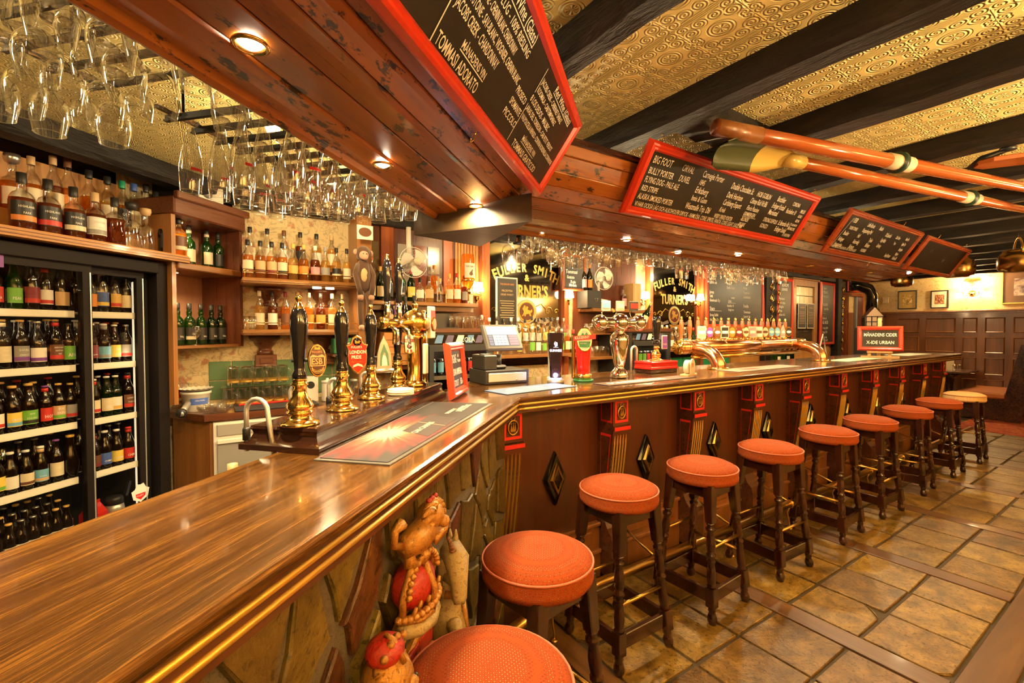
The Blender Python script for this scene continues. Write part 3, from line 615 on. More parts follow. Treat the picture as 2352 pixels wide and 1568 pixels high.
# the beer list board
bw, bh = 1.77, .375
b2 = [(.07, .275, .052, 'BIG FOOT'), (.07, .222, .046, 'BULLY PORTER'), (.07, .178, .044, 'FLYING DOG - PALE ALE', .56), (.07, .135, .04, 'RED STRIPE'), (.07, .092, .042, 'ALASKA SMOKED PORTER', .56),
      (.30, .277, .05, 'ORVAL'), (.31, .224, .048, 'DUVEL'), (.48, .278, .05, 'Carnegie Porter', .6), (.48, .235, .042, '1845'), (.48, .19, .05, 'Eriksberg', .62), (.48, .146, .044, 'Innis & Gunn', .62), (.46, .096, .05, 'Westmalle Trip. Dbl', .56),
      (.77, .262, .052, 'Double Chocolate St.', .52), (.77, .21, .048, 'Dark Horizon', .6), (.77, .165, .048, 'Carlsberg Export', .56), (.77, .122, .042, 'Kriek'), (.75, .082, .036, 'WISBY ORKED PORTER', .5),
      (1.05, .262, .044, 'HOB GOBLIN', .6), (1.02, .214, .048, 'Chimay Röd Vit Blå', .5), (1.02, .17, .042, 'Floris Passion', .6), (1.02, .134, .036, 'GRIMBERGEN', .6), (1.02, .100, .034, '-BLONDE', .6), (1.02, .066, .034, '-BRUINE', .6),
      (1.29, .268, .048, 'Bocthlier', .56), (1.27, .222, .048, 'Erdinger Kristall', .5), (1.27, .178, .048, 'Mariestad', .6), (1.26, .128, .038, 'STRONG SUFFOLK', .54), (1.26, .086, .04, 'GONZO', .6),
      (1.49, .268, .036, 'CORONA', .6), (1.46, .214, .044, 'Rochefort 10', .54), (1.45, .128, .046, 'St. Bernardus Abt 12', .42), (1.45, .084, .048, 'Erdinger Dunkel', .46),
      (1.63, .238, .032, 'EMELISSE', .5), (1.635, .205, .028, '-BLOND', .5), (1.635, .172, .028, '-RED IPA', .5), (1.62, .142, .022, '-RUSSIAN IMP STOUT', .36), (1.60, .112, .027, 'MEANTIME COFFEE', .4), (1.58, .062, .03, 'BY UNNER PERNS', .42),
      (.07, .052, .036, 'VI HAR OCKSÅ LÅG OCH ALKOHOLFRI DRYCK - RAMLÖSA, COKE, SPRITE, FANTA, COKE LIGHT, JUICE, MM', .58)]
b2 = [l if len(l) > 4 else (*l, .62) for l in b2]
t = frame_board('chalkboard', 'long bright red-framed beer list chalkboard tilted on the canopy', bw, bh, basis((1.80, 1.72, 2.12), (1, 0, 0), (0, -.20, .315)), .048, lines=b2, extra=[(1.02, .128, 1.17, .128, .0025)])
eyehook(t, .08, bh, .0); eyehook(t, 1.68, bh, .0); eyehook(t, .9, -.01, .01, -1)
for x in (1.88, 3.48): MB().tube([(x, 1.52, 2.44), (x+.01, 1.53, 2.49)], .002, 4).build('chain', BRASS, t, t.matrix_local.inverted())
W_FR3 = wood('red_brown_frame', (.26, .04, .012), (.34, .06, .016), (.42, .085, .022), 'X', 8, .3, .5, .05)
b3 = [(.14, .27, .05, '/ ESB', .7), (.16, .215, .036, 'TAVERN TOWERS', .5), (.13, .165, .046, 'Boulder', .6), (.11, .115, .046, 'Ridinger', .6), (.1, .07, .046, 'Hoegaarden', .6), (.42, .27, .046, 'Leffe Blonde', .6), (.40, .22, .046, 'Kopparberg Pärl', .6), (.38, .17, .046, 'Hof', .6), (.37, .12, .046, 'Rekordelig', .56), (.36, .075, .046, 'Bulmers', .6),
      (.66, .27, .044, 'Baladin', .6), (.62, .16, .046, 'Tyskie', .6), (.62, .115, .046, 'Bishops', .6), (.6, .07, .036, 'WILDERBEER', .5), (.85, .235, .046, 'Old Speckled', .5), (.83, .185, .046, 'Single Malts', .5), (.83, .135, .044, 'Grimberg', .5), (1.08, .24, .04, 'Cider Päron', .5), (1.12, .19, .036, 'Tropic', .5), (1.12, .07, .046, 'Smedj Bränneri', .46), (1.30, .25, .042, 'Pears Pint', .46), (1.30, .2, .042, 'Apple Torr', .46), (1.32, .15, .042, 'Strongbow', .46), (1.32, .105, .042, 'Magners', .46), (1.32, .062, .042, 'Bröderna Blid', .42),
      (.08, .055, .030, 'VI HAR ÄVEN LÅG OCH ALKOHOLFRI - 1853 - CHICKEN NUGGETS', .5)]
t = frame_board('chalkboard', 'chestnut-framed drinks chalkboard between the red board and the blank one', 1.58, .36, basis((4.0, 1.69, 2.115), (1, 0, 0), (0, -.2, .3)), .045, W_FR3, b3, extra=[(.07, .06, .13, .3, .003), (.8, .08, .8, .13, .002)])
eyehook(t, 1.1, .36, 0); eyehook(t, .95, -.01, .01, -1)
t = frame_board('chalkboard', 'nearly blank chalkboard in a chestnut frame, farthest along the canopy', 1.4, .36, basis((5.74, 1.69, 2.105), (1, 0, 0), (0, -.2, .3)), .045, W_FR3, [(.3, .22, .04, 'ALES', .6), (.8, .16, .04, 'CIDER', .6), (.5, .1, .04, 'STOUT', .6)], chalk=mat('faded_chalk', (.12, .1, .08), .9))
eyehook(t, .3, .36, 0); eyehook(t, 1.2, .36, 0)
# ---------------------------------------------------------------- bar stools
LEAN = .055
def leg_mesh(sx, sy):
    m = MB()
    def sq(z0, z1, a, b, c=.004): 
        v = []
        for z, h in ((z0, a), (z1, b)): v += [(-h, -h+c, z), (-h+c, -h, z), (h-c, -h, z), (h, -h+c, z), (h, h-c, z), (h-c, h, z), (-h+c, h, z), (-h, h-c, z)]
        m.add(v, [(i, (i+1) % 8, 8+(i+1) % 8, 8+i) for i in range(8)]+[tuple(range(7, -1, -1)), tuple(range(8, 16))])
    sq(.50, .69, .021, .027)
    m.lathe([(.019, .50), (.022, .492), (.015, .482), (.024, .472), (.024, .462), (.016, .452), (.019, .43), (.0235, .40), (.0225, .37), (.017, .35), (.024, .342), (.024, .332), (.016, .324), (.0215, .312), (.021, .302), (.0165, .295), (.020, .275), (.0235, .235), (.022, .205), (.018, .193), (.023, .186), (.018, .178)], 12)
    sq(.085, .18, .024, .024)
    m.lathe([(.023, .086), (.018, .074), (.020, .066), (.015, .058), (.019, .048), (.0245, .030), (.024, .014), (.017, .0)], 12)
    sh = Matrix(((1, 0, -sx*LEAN/.69*1.0, sx*LEAN), (0, 1, -sy*LEAN/.69*1.0, sy*LEAN), (0, 0, 1, 0), (0, 0, 0, 1)))
    for i, p in enumerate(m.v): m.v[i] = tuple(sh @ Vector(p))
    return m.mesh('leg')
stool_me = {}
for sx in (-1, 1):
    for sy in (-1, 1): stool_me[(sx, sy)] = leg_mesh(sx, sy)
LT = .112
seatp = [(.0001, .778), (.08, .776), (.14, .768), (.172, .754), (.182, .742), (.186, .728), (.184, .712), (.187, .704), (.186, .690), (.178, .678), (.16, .674)]
me_seat = MB().lathe(seatp, 40, cap=False).mesh('seat'); me_pip = MB().tube([(.1845*math.cos(2*PI*i/40), .1845*math.sin(2*PI*i/40), .742) for i in range(40)], .0038, 6, closed=True).mesh('piping')
me_ap = MB().box(-.125, .125, -.125, -.10, .615, .68, c=.004).box(-.125, .125, .10, .125, .615, .68, c=.004).box(-.125, -.10, -.1, .1, .615, .68, c=.004).box(.10, .125, -.1, .1, .615, .68, c=.004).mesh('apron')
fo = LT+LEAN*(1-.13/.69)
me_st = MB().box(-fo+.02, fo-.02, -.011, .011, .098, .165, c=.003).mesh('stretcher'); f2 = LT+LEAN*(1-.28/.69); me_rod = MB().tube([(-f2+.012, 0, .285), (f2-.012, 0, .285)], .0085, 8).mesh('foot_rod')
def stool(x, y, rz, label, fab=FABRIC, rods=(0, 2)):
    t = thing('bar_stool', label, 'stool', (x, y, 0), rz, 'bar stools along the counter')
    if fab is FABRIC: se = link('seat', me_seat, FABRIC, t)
    else: se = link('seat', me_seat.copy(), None, t); se.data.materials.clear(); se.data.materials.append(fab)
    link('piping', me_pip, PIPING, se); link('apron', me_ap, W_LEG, t)
    for (sx, sy), me in stool_me.items(): link('leg', me, W_LEG, t, TR((sx*LT, sy*LT, 0)))
    for k in range(4):
        a = k*PI/2; link('stretcher', me_st, W_LEG, t, RZ(a) @ TR((0, -fo, 0)))
        if k in rods: link('foot_rod', me_rod, BRASS_D, t, RZ(a) @ TR((0, -f2, .09 if k % 2 else 0)))
SX = [(.487, .835, .3, 'red-seated bar stool cut off at the bottom edge, nearest of all'), (.90, 1.215, .15, 'red-seated bar stool before the stone front, second nearest'), (1.625, 1.54, .0, 'red-seated bar stool by the first diamond boss, third nearest'),
      (2.27, 1.53, .05, 'red-seated bar stool, fourth counted from the near end of the bar'), (2.99, 1.53, -.04, 'red-seated bar stool, fifth counted from the near end of the bar'), (3.83, 1.54, .03, 'red-seated bar stool, sixth counted from the near end of the bar'),
      (4.60, 1.54, -.06, 'red-seated bar stool, seventh counted from the near end of the bar'), (5.50, 1.55, .05, 'red-seated bar stool, third counted from the far end of the bar'), (6.42, 1.55, .0, 'red-seated bar stool just before the pale one at the far end'), (7.30, 1.54, .04, 'pale straw-coloured bar stool at the far end of the row')]
for i, (x, y, a, lb) in enumerate(SX): stool(x, y, a+(PI/2)*(i % 2), lb, FABRIC_P if i == 9 else FABRIC, (0, 2) if i % 3 else (0, 1, 3))
# lamps of the room behind the camera and on the far walls
def sconce(label, M, power, shades=2, group=None, col=WARM, up=0):
    t = thing('wall_lamp', label, 'lamp', group=group); t.matrix_local = M     # local -y points into the room
    MB().lathe([(.0001, 0), (.05, .0), (.055, .01), (.03, .02), (.012, .035), (.0001, .04)], 14, M=RX(PI/2)).build('backplate', ANTIQ, t)
    for s_ in ((-1, 1) if shades == 2 else (0,)):
        x = s_*.11; MB().tube([(0, -.03, 0), (x*.5, -.06, -.05), (x, -.09, -.03), (x, -.09, .02)], .006, 6).build('arm', ANTIQ, t)
        MB().lathe([(.022, .02), (.028, .025), (.012, .035)], 10, M=TR((x, -.09, 0))).build('candle_cup', ANTIQ, t)
        MB().lathe([(.055, .05), (.058, .055), (.040, .14), (.036, .14)], 16, M=TR((x, -.09, 0)), cap=False).build('shade', SHADE, t)
        lamp('sconce_glow', (x, -.13, .10), power, col, .05, parent=t)
        if up: lamp('sconce_uplight', (x, -.09, .16), up, col, .03, 'SPOT', (PI, 0, 0), 165, t, .3)
    return t
for i, x in enumerate((-.6, 1.4, 3.2, 5.2, 7.4)): sconce(['leftmost', 'second', 'third', 'fourth', 'rightmost'][i]+' two-armed lamp on the papered wall behind the viewer', TR((x, -1.9, 1.95)) @ RZ(PI), 3, group='lamps behind the viewer', up=(160, 160, 160, 160, 160)[i])
for i, (x, y) in enumerate(((1.5, -1.0), (3.6, -.75), (6.4, -.45))):  # brass floor lamps added out of view to brighten the ceiling
    t = thing('fill_uplighter', ['nearest', 'middle', 'farthest'][i]+' brass uplighter standing out in the room', 'added lamp', (x, y, 0), group='added uplighters'); MB().lathe([(.14, 0), (.14, .012), (.03, .03), (.014, .05), (.012, 1.62), (.02, 1.64)], 20).build('stem', BRASS_D, t); MB().lathe([(.02, 1.64), (.10, 1.67), (.16, 1.74), (.155, 1.745), (.09, 1.685), (.0001, 1.67)], 24, cap=False).build('bowl', BRASS_D, t); MB().ball((0, 0, 1.72), .035, 12, 8).build('bulb', emit('bare_bulb', (1, .8, .5), 9), t); lamp('fill_uplight', (0, 0, 1.78), (95, 150, 120)[i], WARM, .06, 'SPOT', (PI, 0, 0), 172, t, .25)
# ---------------------------------------------------------------- bottles
G_AMB = glassy('amber_whisky', (.97, .58, .18), .9, (.62, .22, .026), .30); G_PALE = glassy('pale_whisky', (1, .82, .45), .9, (.8, .46, .10), .28); G_DEEP = glassy('deep_whisky', (.6, .20, .05), .9, (.22, .045, .008), .55)
G_GRN = glassy('green_bottle', (.10, .34, .07), .9, (.02, .10, .012), .5); G_DGRN = glassy('dark_green_bottle', (.05, .14, .04), .9, (.008, .03, .006), .7); G_BRN = mat('brown_beer_glass', (.007, .003, .0015), .06, 0, coat=.5); G_BLK = BLACKG
G_RED = glassy('red_spirit', (.8, .08, .04), .9, (.4, .015, .01), .5); G_BLU = glassy('blue_spirit', (.15, .35, .75), .9, (.03, .12, .4), .5)
GLS = dict(amb=G_AMB, pale=G_PALE, deep=G_DEEP, grn=G_GRN, dgrn=G_DGRN, brn=G_BRN, blk=G_BLK, clr=GLASS, red=G_RED, blu=G_BLU)
COLS = dict(cream=(.72, .62, .42), white=(.8, .76, .68), black=(.02, .018, .016), red=(.55, .03, .02), gold=(.68, .42, .10), green=(.16, .42, .05), blue=(.06, .12, .42), orange=(.75, .25, .04), yellow=(.80, .58, .10), grey=(.3, .28, .25), sky=(.16, .42, .62), brown=(.16, .06, .025), purple=(.20, .05, .30), pink=(.6, .3, .32), teal=(.02, .3, .16), silver=(.5, .48, .44), wine=(.22, .02, .03), tan=(.62, .4, .2))
def C(n): return flat(COLS[n], .45)
# profile: (r,z) in units of height; label zone; neck radius
BK = dict(
 whisky=[(.9, 0), (1, .02), (1, .56), (.93, .62), (.6, .70), (.40, .74), (.36, .80), (.36, .90)],
 tall=[(.9, 0), (1, .015), (1, .50), (.95, .56), (.7, .66), (.42, .74), (.36, .80), (.35, .90)],
 squat=[(.92, 0), (1, .02), (1.02, .50), (.97, .58), (.75, .65), (.42, .69), (.36, .73), (.36, .86)],
 islay=[(.9, 0), (1, .015), (1, .54), (.93, .60), (.55, .665), (.40, .69), (.44, .74), (.47, .78), (.38, .83), (.37, .90)],
 curve=[(.80, 0), (.85, .02), (.92, .25), (1, .45), (.93, .56), (.6, .66), (.38, .74), (.33, .82), (.33, .91)],
 beer=[(.92, 0), (1, .02), (1, .56), (.95, .63), (.68, .72), (.48, .80), (.43, .88), (.42, .96)],
 stubby=[(.92, 0), (1, .02), (1, .50), (.96, .58), (.72, .70), (.50, .80), (.44, .88), (.44, .95)],
 pear=[(.72, 0), (.78, .03), (1, .20), (1.02, .34), (.85, .52), (.6, .68), (.46, .80), (.42, .95)],
 can=[(.85, 0), (1, .04), (1, .90), (.82, .97)],
 decant=[(.95, 0), (1, .02), (1, .50), (.9, .57), (.45, .62), (.35, .66), (.35, .84)])
RAD = dict(whisky=.128, tall=.115, squat=.165, islay=.128, curve=.13, beer=.132, stubby=.145, pear=.165, can=.2, decant=.17)
LZ = dict(whisky=(.14, .46), tall=(.12, .42), squat=(.16, .50), islay=(.12, .42), curve=(.18, .40), beer=(.14, .46), stubby=(.12, .42), pear=(.14, .34), can=(.2, .8), decant=(.12, .42))
_bm = {}
def wraptext(m, body, size, r, z, mi=0, sx=.8, bold=.01):
    v, fs = text_geo(body, size, 'CENTER', 0, bold, 1)
    m.add([(r*math.sin(x*sx/r), -r*math.cos(x*sx/r), z+y) for x, y in v], fs, mi)
def rat(pf, z):
    for (a, b), (c, d) in zip(pf, pf[1:]):
        if b <= z <= d: return a+(c-a)*(z-b)/max(d-b, 1e-6)
    return pf[0][0]
def bottle(kind, h, glass, lab, cap, loc, rz=0, label='', group=None, txt=None, acc=None, tcol='white', fill=.86, neck=None, name='bottle', cat='bottle', rk=1.0, parent=None):
    r = RAD[kind]*h*rk; pf = [(a*r, b*h) for a, b in BK[kind]]; key = (kind, round(h, 3), glass, rk)
    if key not in _bm:
        m = MB(); clr = glass in ('amb', 'pale', 'deep', 'red', 'blu')
        if clr:
            zf = fill*h*.70; lo = [p for p in pf if p[1] < zf]; hi = [p for p in pf if p[1] >= zf]
            if hi:
                a, b = lo[-1], hi[0]; u = (zf-a[1])/(b[1]-a[1]); mid = (a[0]+(b[0]-a[0])*u, zf)
                m.lathe([(.0001, .004)]+lo+[mid, (.0001, zf)], 14, 0, cap=False); m.lathe([mid]+hi, 14, 1, cap=False)
        else: m.lathe([(.0001, .004)]+pf, 14, 0, cap=False)
        _bm[key] = m.mesh('bottle_body')
    o = thing(name, label, cat, loc, rz, group)
    if parent: o.parent = parent
    link('body', _bm[key], [GLS.get(glass) or C(glass), GLASS], o)
    top = pf[-1]; kc = (kind, round(h, 3), cap, 'c', rk)
    if cap:
        if kc not in _bm:
            if kind in ('beer', 'stubby', 'pear'): q = [(top[0]*.98, top[1]-.002), (top[0]*1.18, top[1]+.001), (top[0]*1.12, h*.995), (.0001, h)]
            elif kind == 'can': q = [(top[0], top[1]), (top[0]*.98, h), (.0001, h*.99)]
            elif kind == 'decant': q = [(top[0]*.8, top[1]), (top[0]*1.5, top[1]+.006), (top[0]*1.9, h*.93), (top[0]*1.8, h), (.0001, h)]
            else: q = [(top[0]*1.10, top[1]-.045*h), (top[0]*1.14, top[1]-.04*h), (top[0]*1.14, h*.992), (.0001, h)]
            _bm[kc] = MB().lathe(q, 12, cap=False).mesh('cap')
        link('cap', _bm[kc], PEWTER if cap == 'silver' else C(cap), o)
    if lab:
        lz = LZ[kind]; kl = (kind, round(h, 3), lab, acc, txt, tcol, neck, rk)
        if kl not in _bm:
            m = MB(); rr = max(rat(pf, lz[0]*h+(lz[1]-lz[0])*h*i/6) for i in range(7))*1.012
            rl = (lambda z: 1.0) if kind not in ('pear',) else (lambda z: 1.0)
            aw = 1.25; z0, z1 = lz[0]*h, lz[1]*h
            m.lathe([(rr, z0), (rr, z1)], 12, 0, a0=-PI/2-aw, a1=-PI/2+aw)
            if acc: m.lathe([(rr*1.006, z0+.004), (rr*1.006, z0+(z1-z0)*.30)], 12, 1, a0=-PI/2-aw, a1=-PI/2+aw)
            if neck: m.lathe([(pf[-2][0]*1.15, pf[-2][1]-.03*h), (pf[-2][0]*1.12, pf[-2][1]+.05*h)], 10, 1 if acc else 0)
            if txt:
                ls = txt.split('/'); hh = (z1-z0)*(.62 if acc else .85); s = min(hh/len(ls)*.95, rr*2.3/max(len(l) for l in ls)*1.1)
                for i, l in enumerate(ls): wraptext(m, l, s, rr*1.016, z1-(z1-z0)*.06-(i+.85)*hh/len(ls), 2)
            _bm[kl] = m.mesh('label')
        link('label', _bm[kl], [C(lab), C(acc or lab), C(tcol)], o)
    return o
# ---------------------------------------------------------------- tall display fridge
FQ = 2.90
fg = thing('display_fridge', 'tall dark brown display fridge with two sliding glass doors full of beer', 'fridge', N(0, 0, 0), PH)
FBR = mat('fridge_brown', (.009, .005, .0035), .6, spec=.2); FBK = mat('fridge_interior', (.010, .009, .008), .5); WIRE = mat('white_enamel', (.86, .82, .72), .4)
MB().box(.9, .92, FQ, 3.44, 0, 1.90).build('side_panel', FBR, fg); MB().box(2.36, 2.43, FQ, 3.44, 0, 1.93).build('side_panel', FBR, fg)
MB().box(.92, 2.36, 3.40, 3.44, .0, 1.90).box(.92, 2.36, FQ+.06, 3.40, .18, .2).box(.92, 2.36, FQ+.06, 3.40, 1.88, 1.9).box(2.30, 2.36, FQ+.08, 3.40, .2, 1.88).build('lining', FBK, fg)
MB().box(.92, 2.36, FQ-.02, FQ+.06, 1.86, 1.93, c=.004).build('head_rail', FBR, fg); MB().box(.92, 2.36, FQ, FQ+.06, 0, .2).build('kick_plate', FBR, fg)
for i, (a, b, yy) in enumerate(((.92, 1.985, FQ), (1.95, 2.30, FQ+.03))):
    d = MB(); d.box(a, a+.03, yy, yy+.025, .2, 1.86); d.box(b-.045, b, yy, yy+.025, .2, 1.86); d.box(a+.03, b-.045, yy, yy+.025, 1.82, 1.86); d.box(a+.03, b-.045, yy, yy+.025, .2, .25)
    dd = d.build('sliding_door', FBR, fg); MB().box(a+.03, b-.045, yy+.010, yy+.014, .25, 1.82).build('pane', PANE, dd)
    MB().box(b-.012, b-.006, yy-.004, yy, .25, 1.82).build('edge_strip', STEEL, dd)
MB().box(2.268, 2.296, FQ+.075, FQ+.095, .25, 1.80, c=.006).build('light_tube', emit('fridge_tube', (1, .88, .62), .5), fg)
lamp('fridge_light', (2.2, FQ+.06, 1.35), .9, (1, .80, .55), .1, parent=fg); lamp('fridge_light', (1.5, FQ+.06, 1.6), 1.2, (1, .80, .55), .1, parent=fg)
for z in (1.60, 1.30, .98, .67):
    for a, b in ((.93, 1.93), (1.995, 2.262)):
        m = MB(); m.box(a, b, FQ+.05, FQ+.054, z-.034, z+.004); m.box(a, b, FQ+.05, FQ+.09, z-.034, z-.030)
        for k in range(10): m.box(a, b, FQ+.07+k*.045, FQ+.074+k*.045, z-.004, z)
        m.build('wire_shelf', WIRE, fg)
st = MB().prism([(0, .055), (-.02, .06), (-.035, .03), (-.055, .02), (-.045, -.03), (0, -.055), (.045, -.03), (.055, .02), (.035, .03), (.02, .06)], 0, .002, 0, M=RX(PI/2)); st.prism([(-.03, .0), (.03, .0), (.028, -.02), (0, -.04), (-.028, -.02)], .002, .003, 1, M=RX(PI/2)); st.text("FULLER'S", .015, 0, RX(PI/2) @ TR((-.026, -.018, .004)), .72)
st.build('sticker', [C('white'), REDT], fg, TR((2.25, FQ+.028, .47)))
MB().box(1.545, 1.605, FQ-.0035, FQ-.002, 1.80, 1.86).build('sticker', C('purple'), fg)
def put(row, z, q, tier, grp):
    for i, (t_, kind, h, gl, lab, cap, acc, txt, desc) in enumerate(row):
        bottle(kind, h, gl, lab, cap, N(t_, q, z+.001), PH+R.uniform(-.2, .2), '%s, %s from the left on the %s' % (desc, ORD[i], tier), grp, txt, acc, neck=(i % 3 == 0), name='can' if kind == 'can' else 'beer_bottle')
B_ = 'beer'; S_ = 'stubby'
rows_f = [(1.60, 'top fridge shelf', [(1.62, B_, .24, 'brn', 'red', 'red', None, 'CIDER', 'red-labelled bottle'), (1.695, B_, .24, 'grn', 'green', 'green', None, 'PEAR', 'green-labelled bottle'), (1.765, B_, .26, 'brn', 'wine', 'black', 'red', None, 'dark bottle with a red badge'), (1.825, B_, .24, 'brn', 'white', 'gold', 'red', 'ALE', 'white-labelled bottle'), (1.895, S_, .25, 'brn', 'tan', 'gold', None, None, 'tan-labelled bottle'),
        (2.04, B_, .23, 'brn', 'orange', 'gold', None, None, 'orange-labelled bottle'), (2.10, B_, .26, 'clr', 'blue', 'white', 'yellow', None, 'clear bottle with a blue badge'), (2.17, B_, .25, 'brn', 'gold', 'orange', 'red', None, 'gold-labelled bottle'), (2.235, B_, .24, 'brn', 'cream', 'black', None, None, 'cream-labelled bottle')]),
  (1.30, 'second fridge shelf', [(1.642, B_, .25, 'brn', 'cream', 'gold', None, 'Aecht/Schlenk/Rauch', 'cream-labelled bottle'), (1.715, B_, .25, 'brn', 'grey', 'gold', 'purple', 'DOUBLE/CHOCO', 'purple-labelled bottle'), (1.785, S_, .245, 'blk', 'white', 'silver', 'purple', None, 'black bottle with a white diamond'), (1.865, B_, .255, 'brn', 'brown', 'gold', 'red', 'ARROGANT/BASTARD/ALE', 'large brown bottle'), (1.925, B_, .235, 'brn', 'green', 'black', None, 'APA', 'green-labelled bottle'),
        (2.04, B_, .235, 'brn', 'wine', 'white', None, 'INIQUITY', 'wine-red-labelled bottle'), (2.105, S_, .235, 'brn', 'sky', 'white', 'grey', None, 'grey-labelled bottle'), (2.166, B_, .23, 'brn', 'yellow', 'white', None, 'FAT/JACK', 'yellow-labelled bottle'), (2.232, B_, .23, 'brn', 'grey', 'silver', 'red', None, 'bottle with a masked face')]),
  (.98, 'third fridge shelf', [(1.612, B_, .22, 'brn', 'white', 'red', 'red', None, 'white-labelled bottle'), (1.676, S_, .235, 'brn', 'yellow', 'gold', 'sky', 'BROWN', 'yellow-labelled bottle with a star'), (1.742, S_, .24, 'brn', 'green', 'gold', 'black', 'HOP/STOOPID', 'green-labelled bottle'), (1.812, B_, .22, 'brn', 'red', 'purple', None, 'HOP', 'red-labelled bottle'), (1.873, B_, .225, 'brn', 'tan', 'gold', 'green', 'EUC/BREW', 'tan-labelled bottle'), (1.928, B_, .22, 'brn', 'grey', 'gold', 'red', None, 'grey-labelled bottle'),
        (2.045, B_, .23, 'brn', 'cream', 'white', 'red', None, 'cream-labelled bottle'), (2.115, B_, .24, 'dgrn', 'cream', 'white', None, 'SPEC', 'dark green bottle with a cream label'), (2.165, B_, .24, 'dgrn', 'white', 'white', 'gold', 'L&', 'dark green bottle with a white label'), (2.236, B_, .25, 'brn', 'brown', 'black', 'red', 'LONDON/PORTER', 'brown-labelled bottle')]),
  (.67, 'fourth fridge shelf', [(1.61, B_, .215, 'brn', 'yellow', 'gold', 'green', None, 'yellow-labelled bottle'), (1.66, S_, .21, 'brn', 'white', 'white', None, 'Duv', 'white-labelled stubby bottle'), (1.724, S_, .205, 'brn', 'cream', 'white', 'brown', None, 'cream-labelled stubby bottle'), (1.786, S_, .21, 'brn', 'sky', 'white', 'tan', 'Bernardus', 'blue-labelled bottle with a monk'), (1.855, B_, .23, 'brn', 'cream', 'purple', None, 'Trappist/Rochef', 'cream-labelled bottle'), (1.922, 'pear', .24, 'brn', None, 'gold', None, None, 'pear-shaped brown bottle'),
        (2.04, S_, .22, 'brn', 'brown', 'black', 'wine', None, 'brown-labelled bottle'), (2.098, S_, .225, 'brn', 'blue', 'white', None, 'CHIMAY', 'blue-labelled bottle'), (2.165, S_, .22, 'brn', 'yellow', 'white', None, 'CHIM', 'yellow-labelled bottle'), (2.234, S_, .22, 'brn', 'red', 'red', None, 'CHIM', 'red-labelled bottle')])]
for z, tier, row in rows_f:
    put(row, z, FQ+.095, tier, 'beer bottles in the display fridge')
    for i in range(10):   # the row behind, only necks showing
        tt_ = (1.62+.068*i) if i < 5 else (2.03+.055*(i-5)); bottle(B_, .245+R.uniform(-.01, .015), 'brn', R.choice([None, 'cream', 'black']), R.choice(['gold', 'black', 'silver', 'white', 'red']), N(tt_, FQ+.20, z+.001), PH, '%s dark beer bottle of the back row on the %s' % (ORD[i], tier), 'back row bottles in the display fridge', name='beer_bottle')
for k in range(3):
    for i in range(7): bottle(B_, .22, 'brn', R.choice(['cream', 'white', 'black']), R.choice(['gold', 'silver']), N(1.60+.05*i+.01*k, FQ+.10+.08*k, .30+.02*k), PH, 'brown beer bottle crowded on the fridge floor', 'beer bottles on the fridge floor', name='beer_bottle')
# carton, steel flask and pink lid in the fridge foot
t = thing('juice_carton', 'red gable-topped carton at the foot of the fridge', 'carton', N(2.06, FQ+.14, .21), PH+.2)
MB().box(-.045, .045, -.045, .045, 0, .20).add([(-.045, -.045, .2), (.045, -.045, .2), (.045, .045, .2), (-.045, .045, .2), (-.045, 0, .25), (.045, 0, .25), (-.045, 0, .27), (.045, 0, .27)], [(0, 1, 5, 4), (2, 3, 4, 5), (4, 5, 7, 6), (1, 2, 5), (3, 0, 4)]).build('box', REDGL, t)
for k, p in enumerate([(-.015, .05), (.02, .12), (-.02, .17)]): MB().lathe([(.0001, .0), (.012, 0)], 8, M=TR((p[0], -.0465, p[1])) @ RX(PI/2)).build('flower_print', C('white'), t)
t = thing('steel_flask', 'brushed steel flask with black lid at the foot of the fridge', 'flask', N(2.17, FQ+.13, .21), PH); MB().lathe([(.045, 0), (.05, .01), (.05, .19), (.044, .22)], 18).build('flask_body', STEEL, t); MB().lathe([(.046, .215), (.046, .25), (.038, .262), (.0001, .264)], 18).build('lid', BLACKP, t)
MB().box(-.008, .008, .0, .02, .25, .34, M=RY(.3)).build('handle', BLACKP, t)
# ---------------------------------------------------------------- plywood whisky shelf
ws = thing('whisky_shelf', 'orange plywood shelf with backboard over the display fridge', 'shelf', (0, 0, 0), PH)
MB().prism([(.9, 2.82), (2.52, 2.82), (2.60, 2.90), (2.60, 3.30), (.9, 3.30)], 1.948, 1.994, inset=.006).build('shelf_board', W_PLYX, ws); MB().box(.9, 2.53, 2.816, 2.822, 1.960, 1.966).box(.9, 2.53, 2.816, 2.822, 1.978, 1.982).build('edge_groove', W_SHELF, ws)
MB().box(.9, 2.64, 3.28, 3.30, 1.994, 2.47).build('backboard', W_PLY, ws); MB().box(.9, 2.6, 3.05, 3.28, 1.994, 2.12).build('step', W_PLYX, ws)
hp = [(1.712, 'squat', .30, 'deep', 'black', 'black', 'orange', 'HIGHLAND/PARK', 'amber-banded whisky bottle'), (1.822, 'squat', .30, 'deep', 'black', 'black', 'red', 'HIGHLAND/PARK', 'red-banded whisky bottle'), (1.938, 'squat', .295, 'deep', 'black', 'black', 'cream', 'HIGHLAND/PARK', 'black and cream whisky bottle'), (2.045, 'squat', .295, 'deep', 'white', 'tan', 'grey', 'HIGHLAND/PARK', 'white-labelled whisky bottle'), (2.152, 'squat', .295, 'deep', None, 'black', None, None, 'unlabelled dark whisky bottle'),
      (2.248, 'decant', .29, 'clr', None, 'black', None, None, 'clear round-shouldered bottle'), (2.336, 'decant', .275, 'clr', None, 'tan', None, None, 'clear silver-printed bottle'), (2.47, 'squat', .28, 'blk', 'black', 'brown', None, 'ONE/MALT', 'black bottle with white emblem'), (2.56, 'squat', .285, 'amb', 'brown', 'black', 'cream', None, 'amber bottle with a brown label')]
